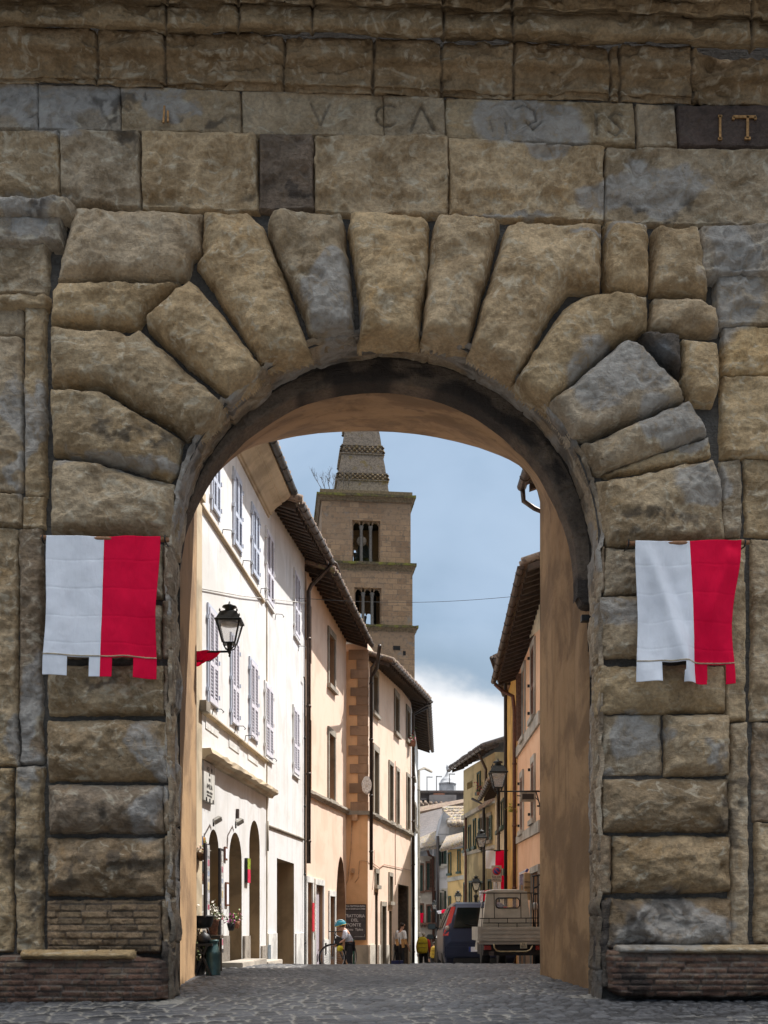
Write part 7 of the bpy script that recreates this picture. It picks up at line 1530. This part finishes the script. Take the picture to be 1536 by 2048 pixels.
# bicycle
bk_ = thing('bicycle', (K(672, 0).x, YC, gC), 'grey framed bicycle held by the person in the teal helmet', 'bicycle')
fdir = Vector((-.42, -.91, 0)).normalized(); wr_ = .34; wc = Vector((K(665, 0).x, YC-.10, gC+wr_)); rear = wc-fdir*1.02
CHRM = simple('bike_alloy', (.45, .45, .46), .3, .9, .1, 30, 0)
for nm, c_ in (('front_wheel', wc), ('rear_wheel', rear)):
    up = Vector((0, 0, 1)); frame_dir = fdir; fdir = Vector((-.97, -.24, 0)) if nm == 'front_wheel' else fdir
    mb = MB(); mb.tube([c_+fdir*wr_*math.cos(a)+up*wr_*math.sin(a) for a in [2*math.pi*i/36 for i in range(36)]], .019, 8, closed=True); wh_ = mb.build('wheel', BLACKR, bk_)
    mb = MB(); mb.tube([c_+fdir*(wr_-.025)*math.cos(a)+up*(wr_-.025)*math.sin(a) for a in [2*math.pi*i/36 for i in range(36)]], .011, 6, closed=True); mb.build('rim', CHRM, wh_)
    mb = MB(); sd2 = fdir.cross(up)
    for i in range(20): a = 2*math.pi*i/20; mb.tube([c_+sd2*.02*(-1)**i, c_+fdir*(wr_-.03)*math.cos(a)+up*(wr_-.03)*math.sin(a)], .0035, 4)
    mb.tube([c_-sd2*.04, c_+sd2*.04], .02, 8); mb.build('spokes', CHRM, wh_); fdir = frame_dir
hd = wc-fdir*.12+Vector((0, 0, .50)); st_ = wc-fdir*.18+Vector((0, 0, .66)); bbk = wc-fdir*.60-Vector((0, 0, .06)); seat = wc-fdir*.80+Vector((0, 0, .52))
mb = MB(); mb.tube([wc, wc-fdir*.05+Vector((0, 0, .2)), hd], .016, 6); mb.tube([hd, st_], .018, 6); mb.tube([hd, bbk], .02, 6); mb.tube([hd+Vector((0, 0, .08)), seat-Vector((0, 0, .12))], .018, 6); mb.tube([bbk, seat], .017, 6); mb.tube([bbk, rear], .012, 6); mb.tube([seat-Vector((0, 0, .1)), rear], .010, 6); mb.build('frame', simple('bike_frame_grey', (.10, .10, .11), .35, .4), bk_)
mb = MB(); sd2 = fdir.cross(Vector((0, 0, 1))); mb.tube([st_-sd2*.22-fdir*.10, st_-sd2*.17+fdir*.03, st_, st_+sd2*.17+fdir*.03, st_+sd2*.22-fdir*.10], .013, 6); mb.build('handlebar', BLACKR, bk_)
mb = MB(); mb.lathe(seat, [(.02, -.02), (.09, 0), (.08, .04), (.02, .05)], 10); mb.build('saddle', BLACKR, bk_)
mb = MB(); mb.box(wc.x+.06, wc.x+.26, wc.y-.10, wc.y+.06, wc.z+.30, wc.z+.52); mb.build('bag', BLACKR, bk_, bevel=.03); mb = MB(); p_ = K(680.5, 1897, -.2); mb.lathe(p_-Vector((0, 0, .07)), [(.03, 0), (.075, .03), (.075, .11), (.03, .15)], 12); mb.build('yellow_pouch', simple('pouch_yellow', (.65, .58, .03), .6), bk_)
mb = MB(); q = thing('green_post', (px(707.5, 0, 28.6).x, 28.6, gz(28.6)), 'thin dark green post beside the bicycle', 'post'); c = Vector(q.location); mb.lathe(c, [(.035, 0), (.03, .1), (.022, px(0, 1880, 28.6).z-c.z), (.03, px(0, 1879, 28.6).z-c.z)], 8); mb.build('shaft', simple('post_green', (.01, .10, .06), .4), q)
mb.v and None

# ================================================================ things outside the shops
def on(u, v, n=0.): return FW.P(FW.S(u, n), n, FW.Z(u, v, n))
def board_with_cards(label, u0, u1, vt, vb, n, cards):
    t = thing('postcard_board', on((u0+u1)/2, vb, n), label, 'display board', 'postcard boards at the first shop door')
    s0, s1 = FW.S(u0, n), FW.S(u1, n); zt_, zb_ = FW.Z(u0, vt, n), FW.Z(u0, vb, n); mb = MB(FW); mb.box(s0, s1, n-.03, n, zb_, zt_); b = mb.build('board', simple('board_black', (.02, .018, .022), .6), t)
    cols = [(.6, .58, .55), (.5, .2, .25), (.35, .4, .5), (.6, .5, .3), (.55, .55, .6), (.4, .1, .15)]
    for i in range(cards):
        z = zt_-(i+.75)*(zt_-zb_)/(cards+.6); q = MB(FW); w_ = (s1-s0); q.box(s0+w_*.28, s1-w_*.2, n+.001, n+.008, z-.10, z+.10); c = q.build('postcard', simple('card_base', (.66, .64, .62), .6), b)
        q = MB(FW); q.box(s0+w_*.34, s1-w_*.28, n+.009, n+.011, z-.06+.02*(i % 3), z+.05); q.build('picture', simple('card_pic%s' % 'abcdef'[i % 6], cols[i % 6], .5), c)
    return t
board_with_cards('dark board of postcards on the near side of the first shop door', 411, 420, 1686, 1835, .28, 6)
board_with_cards('dark board of postcards on the far side of the first shop door', 440, 447, 1696, 1906, .10, 8)
def picture(label, u0, u1, vt, vb, fc, ic, grp='framed pictures hung outside the shop'):
    s0, s1 = FW.S(u0), FW.S(u1); a, b = FW.Z(u0, vb), FW.Z(u0, vt); t = thing('framed_picture', FW.P((s0+s1)/2, .02, a), label, 'picture', grp)
    mb = MB(FW); mb.box(s0, s1, .003, .03, a, b); f = mb.build('frame', fc, t, bevel=.004); mb = MB(FW); i = (s1-s0)*.16; mb.box(s0+i, s1-i, .031, .034, a+.03, b-.03); mb.build('image', ic, t)
BRF = simple('brown_frame', (.16, .06, .035), .5); picture('tall white picture in a brown frame, lowest left outside the shop', 394, 398.5, 1737, 1777, BRF, CLW)
picture('small square brown picture beside the tall white one', 401, 407.5, 1748, 1761, BRF, simple('pic_brown', (.22, .09, .06), .5)); picture('dark patterned picture above the small brown one', 400.5, 407, 1722, 1745, IRON, simple('pic_slate', (.10, .11, .14), .5, 0, .5, 60))
picture('slim pale framed notice at the top beside the far postcard board', 447, 451.8, 1693, 1720, BRF, CLW); picture('tall white notice in a brown frame between the first two arches', 449, 454.5, 1764, 1812, BRF, CLW)
oc = thing('oval_tray', on(405, 1700), 'oval orange decorated tray hung on the white wall', 'wall tray'); mb = MB(FW); c = (FW.S(405), FW.Z(405, 1692)); mb.prism([(c[0]+.075*math.cos(a), .01, c[1]+.13*math.sin(a)) for a in [2*math.pi*i/20 for i in range(20)]], (0, .03, 0)); mb.build('tray', simple('orange_ceramic', (.45, .22, .04), .4), oc)
mb = MB(FW); mb.prism([(c[0]+.05*math.cos(a), .041, c[1]+.09*math.sin(a)) for a in [2*math.pi*i/20 for i in range(20)]], (0, .006, 0)); mb.build('picture', simple('tray_green', (.15, .22, .06), .4, 0, .6, 40), oc)
hb2 = thing('dried_flower_basket', on(401, 1715, .1), 'wall basket with dried flowers among the shop pictures', 'basket'); mb = MB(); c = on(402, 1722, .10); mb.lathe(c, [(.02, 0), (.09, .06), (.11, .12)], 10); mb.build('basket', simple('wicker', (.20, .11, .05), .8, 0, .4, 50), hb2); flowers(hb2, (c.x, c.y, c.z+.1), .14, .12, .14, 70, ((.45, .40, .33), (.4, .2, .12)), .022)
fw2 = thing('wall_feather_ornament', on(400.5, 1705), 'slim blue green and yellow ornament hanging beside the orange tray', 'ornament'); mb = MB(FW); s_ = FW.S(401); mb.box(s_-.02, s_+.03, .005, .03, FW.Z(401, 1690), FW.Z(401, 1672)); mb.build('top', simple('ornament_blue', (.04, .08, .2), .5), fw2); mb = MB(FW); mb.box(s_-.01, s_+.03, .005, .028, FW.Z(401, 1707), FW.Z(401, 1690)-.001); mb.build('body', simple('ornament_green', (.12, .3, .05), .5), fw2)
rs = thing('coloured_wall_sign', on(492, 1764), 'small wall sign, red below and green yellow above, between the shop arches', 'sign'); mb = MB(FW); a, b = FW.S(489), FW.S(495); z0, z1, z2 = FW.Z(489, 1765), FW.Z(489, 1738), FW.Z(489, 1716); mb.box(a, b, .003, .05, z0, z2); mb.build('back', IRON, rs)
mb = MB(FW); mb.box(a+.02, b, .051, .055, z0, z1); mb.build('red_field', simple('field_red', (.65, .02, .08), .5), rs); mb = MB(FW); mb.box(a+.02, b, .051, .055, z1+.001, z2); mb.build('green_field', simple('field_green', (.32, .42, .04), .5, 0, .5, 20), rs)
for i, (u, v, lab) in enumerate(((427, 1652, 'angled floodlight on a stem over the first shop arch'), (471.5, 1656, 'angled floodlight on a stem over the second shop arch'))):
    t = thing('floodlight', on(u, v), lab, 'floodlight', 'floodlights over the shop arches'); mb = MB(); p = on(u, v, .03); q = on(u, v-13, .05); mb.tube([p, q, on(u+3, v-15, .14)], .014, 6); mb.build('stem', IRON, t)
    c = on(u+7, v-13, .17); mb = MB(); M_ = Matrix.Rotation(R(-35), 3, 'X') @ Matrix.Rotation(R(-40), 3, 'Y'); vs = [c+M_ @ Vector((x, y, z)) for x, y, z in [(-.07,-.05,-.04),(.07,-.05,-.04),(.07,.05,-.04),(-.07,.05,-.04),(-.05,-.035,.03),(.05,-.035,.03),(.05,.035,.03),(-.05,.035,.03)]]; mb.hexa(vs); mb.build('lamp_head', simple('flood_grey', (.42, .40, .36), .5), t, bevel=.008)
mb = MB(FW); s_ = FW.S(472); vt_ = thing('wall_vent_bar', on(472, 1638), 'short dark vertical bar fixed above the second shop arch', 'wall fitting'); mb.box(s_-.015, s_+.03, .003, .05, FW.Z(472, 1637), FW.Z(472, 1618)); mb.build('bar', simple('bar_brown', (.10, .07, .06), .6), vt_)
bu = thing('black_cauldron', on(402, 1856, .30), 'black cauldron hung on a chain outside the shop', 'cauldron'); c = on(403, 1857, .18); mb = MB(); mb.lathe(c, [(.05, 0), (.135, .02), (.165, .10), (.17, .155), (.185, .165), (.185, .18), (.165, .18)], 18); mb.build('pot', IRON, bu); mb = MB(); mb.tube([c+Vector((-.17, 0, .17)), c+Vector((-.1, 0, .30)), on(394, 1815, .05)], .008, 5); mb.build('chain', IRON, bu)
wf = thing('white_flower_pot', on(422, 1880, .25), 'pot of white flowers beside the first shop door', 'flower pot'); c = on(424, 1872, .25); g0 = gz(c.y); mb = MB(); mb.lathe((c.x, c.y, g0+.55), [(.07, 0), (.10, .2), (.11, .22)], 14); mb.build('pot', TERRA, wf); flowers(wf, (c.x, c.y, g0+.78), .17, .15, .20, 170, ((.12, .16, .05), (.70, .66, .58)), .026, .65)
ts = thing('wooden_stand', (c.x, c.y, g0), 'low dark wooden stand carrying the white flowers', 'stand'); mb = MB(); mb.box(c.x-.14, c.x+.14, c.y-.14, c.y+.14, g0+.50, g0+.545); mb.build('top', DOORW, ts)
for sx in (-1, 1):
    for sy in (-1, 1): mb = MB(); mb.bar((c.x+sx*.11, c.y+sy*.11, g0), (c.x+sx*.11, c.y+sy*.11, g0+.499), .03); mb.build('leg', DOORW, ts)
tl_ = thing('teal_churn', on(427, 1920, .35), 'teal metal churn standing at the foot of the shop wall', 'churn'); c = on(426.5, 1932, .40); g0 = gz(c.y); mb = MB(); mb.lathe((c.x, c.y, g0), [(.10, 0), (.105, .02), (.10, .04), (.10, .30), (.105, .32), (.095, .34), (.065, .42), (.06, .46), (.075, .48), (.075, .5)], 18); mb.build('body', simple('teal_enamel', (.06, .12, .12), .4, .3), tl_)
mb = MB(); mb.tube([(c.x-.1, c.y, g0+.28), (c.x-.14, c.y, g0+.35), (c.x-.08, c.y, g0+.42)], .008, 5); mb.build('handle', IRON, tl_)
bs = thing('black_stool', on(409, 1920, .3), 'black metal stool with crossed legs near the gate corner', 'stool'); c = on(408, 1930, .28); g0 = gz(c.y); mb = MB(); mb.box(c.x-.13, c.x+.13, c.y-.13, c.y+.13, g0+.42, g0+.45); mb.build('seat', IRON, bs)
for sx in (-1, 1):
    for sy in (-1, 1): mb = MB(); mb.bar((c.x+sx*.12, c.y+sy*.11, g0), (c.x-sx*.06, c.y+sy*.11, g0+.419), .03); mb.build('leg', IRON, bs)
kl = thing('kettle', (c.x, c.y, g0+.45), 'dark kettle with white cloth standing on the black stool', 'kettle'); mb = MB(); mb.lathe((c.x, c.y, g0+.452), [(.08, 0), (.10, .05), (.08, .12), (.03, .15), (.015, .18)], 14); mb.build('body', IRON, kl); mb = MB(); mb.tube([(c.x-.09, c.y, g0+.54), (c.x-.05, c.y, g0+.66), (c.x+.05, c.y, g0+.66), (c.x+.09, c.y, g0+.54)], .008, 5); mb.build('handle', IRON, kl)
gp = thing('green_plant_pot', on(397, 1915, .2), 'tall grassy plant in a pot at the corner of the gate', 'pot plant'); c = on(397.5, 1930, .16); g0 = gz(c.y); mb = MB(); mb.lathe((c.x, c.y, g0), [(.08, 0), (.11, .18), (.12, .2)], 12); mb.build('pot', IRON, gp); flowers(gp, (c.x, c.y, g0+.2), .12, .1, .35, 130, ((.16, .20, .06), (.3, .3, .15)), .03, .3)
pf = thing('pink_flower_pot', on(462, 1850, .2), 'hanging plant with pink flowers by the second shop arch', 'pot plant'); c = on(462, 1846, .2); mb = MB(); mb.lathe(c, [(.04, -.12), (.07, 0)], 10); mb.tube([c+Vector((-.02, 0, 0)), on(458, 1815, .02)], .006, 4); mb.build('pot', IRON, pf); flowers(pf, c, .12, .12, .14, 60, ((.07, .14, .03), (.5, .05, .28)), .024, .5)
pf2 = thing('trailing_plant', on(474, 1838, .15), 'light green sprig with pink blossoms inside the second shop arch', 'pot plant'); c = on(474, 1840, .05); mb = MB(); mb.lathe(c, [(.03, -.14), (.055, -.02)], 10); mb.tube([c+Vector((0, 0, -.02)), c+Vector((0.02, 0, .12))], .006, 4); mb.build('pot', TERRA, pf2); flowers(pf2, c, .11, .1, .12, 36, ((.25, .35, .08), (.5, .1, .3)), .022, .3)
for (u0, u1, lab) in ((432, 486, 'pale stone doorstep below the first and second shop arches'), (489, 521, 'pale stone doorstep below the third shop arch')):
    t = thing('doorstep', on((u0+u1)/2, 1930, .2), lab, 'doorstep', 'stone doorsteps at the shops'); mb = MB(FW); s0, s1 = FW.S(u0), FW.S(u1); zt2 = FW.Z((u0+u1)/2, 1921); mb.box(s0, s1, .041, .42, gz(FW.P(s0, 0, 0).y)-.3, zt2); mb.build('slab', plaster('step_stone', (.50, .45, .38), stain=.6, bs=1.5), t, bevel=.01)
bc_ = thing('blue_crate', (FR_.P(FR_.S(792, .5), .5, 0).x, FR_.P(FR_.S(792, .5), .5, 0).y, gz(36)), 'dark blue box with a raised handle by the restaurant doorway', 'crate'); c = FR_.P(FR_.S(795, .4), .4, 0); g0 = px(0, 1921, c.y).z; mb = MB(); mb.box(c.x-.20, c.x+.18, c.y-.18, c.y+.18, gz(c.y), g0); mb.build('box', simple('navy_plastic', (.015, .02, .10), .4), bc_, bevel=.01)
mb = MB(); mb.tube([(c.x-.12, c.y, g0), (c.x-.08, c.y, px(0, 1904, c.y).z), (c.x-.02, c.y, px(0, 1909, c.y).z), (c.x-.0, c.y, g0)], .015, 5); mb.build('handle', BLACKR, bc_)
mm = thing('menu_stand', FR_.P(FR_.S(793, .3), .3, gz(36)), 'tan menu leaflets on a thin stand before the restaurant doorway', 'menu stand'); c = FR_.P(FR_.S(798.5, .55), .55, 0); g0 = gz(c.y); mb = MB(); mb.tube([(c.x, c.y, g0), (c.x, c.y, px(0, 1875, c.y).z)], .014, 5); mb.build('pole', IRON, mm)
for k, (a, b) in enumerate(((-.12, -.1), (.05, -.16), (.14, -.05))):
    mb = MB(); z = px(0, 1879, c.y).z; mb.prism([(c.x+a, c.y-.03*k, z), (c.x+a+.08, c.y-.03*k, z+.03), (c.x+a+.12, c.y-.03*k, z+b-.08), (c.x+a+.03, c.y-.03*k, z+b-.10)], (0, .01, 0)); mb.build('leaflet', simple('tan_card', (.40, .22, .08), .6), mm)
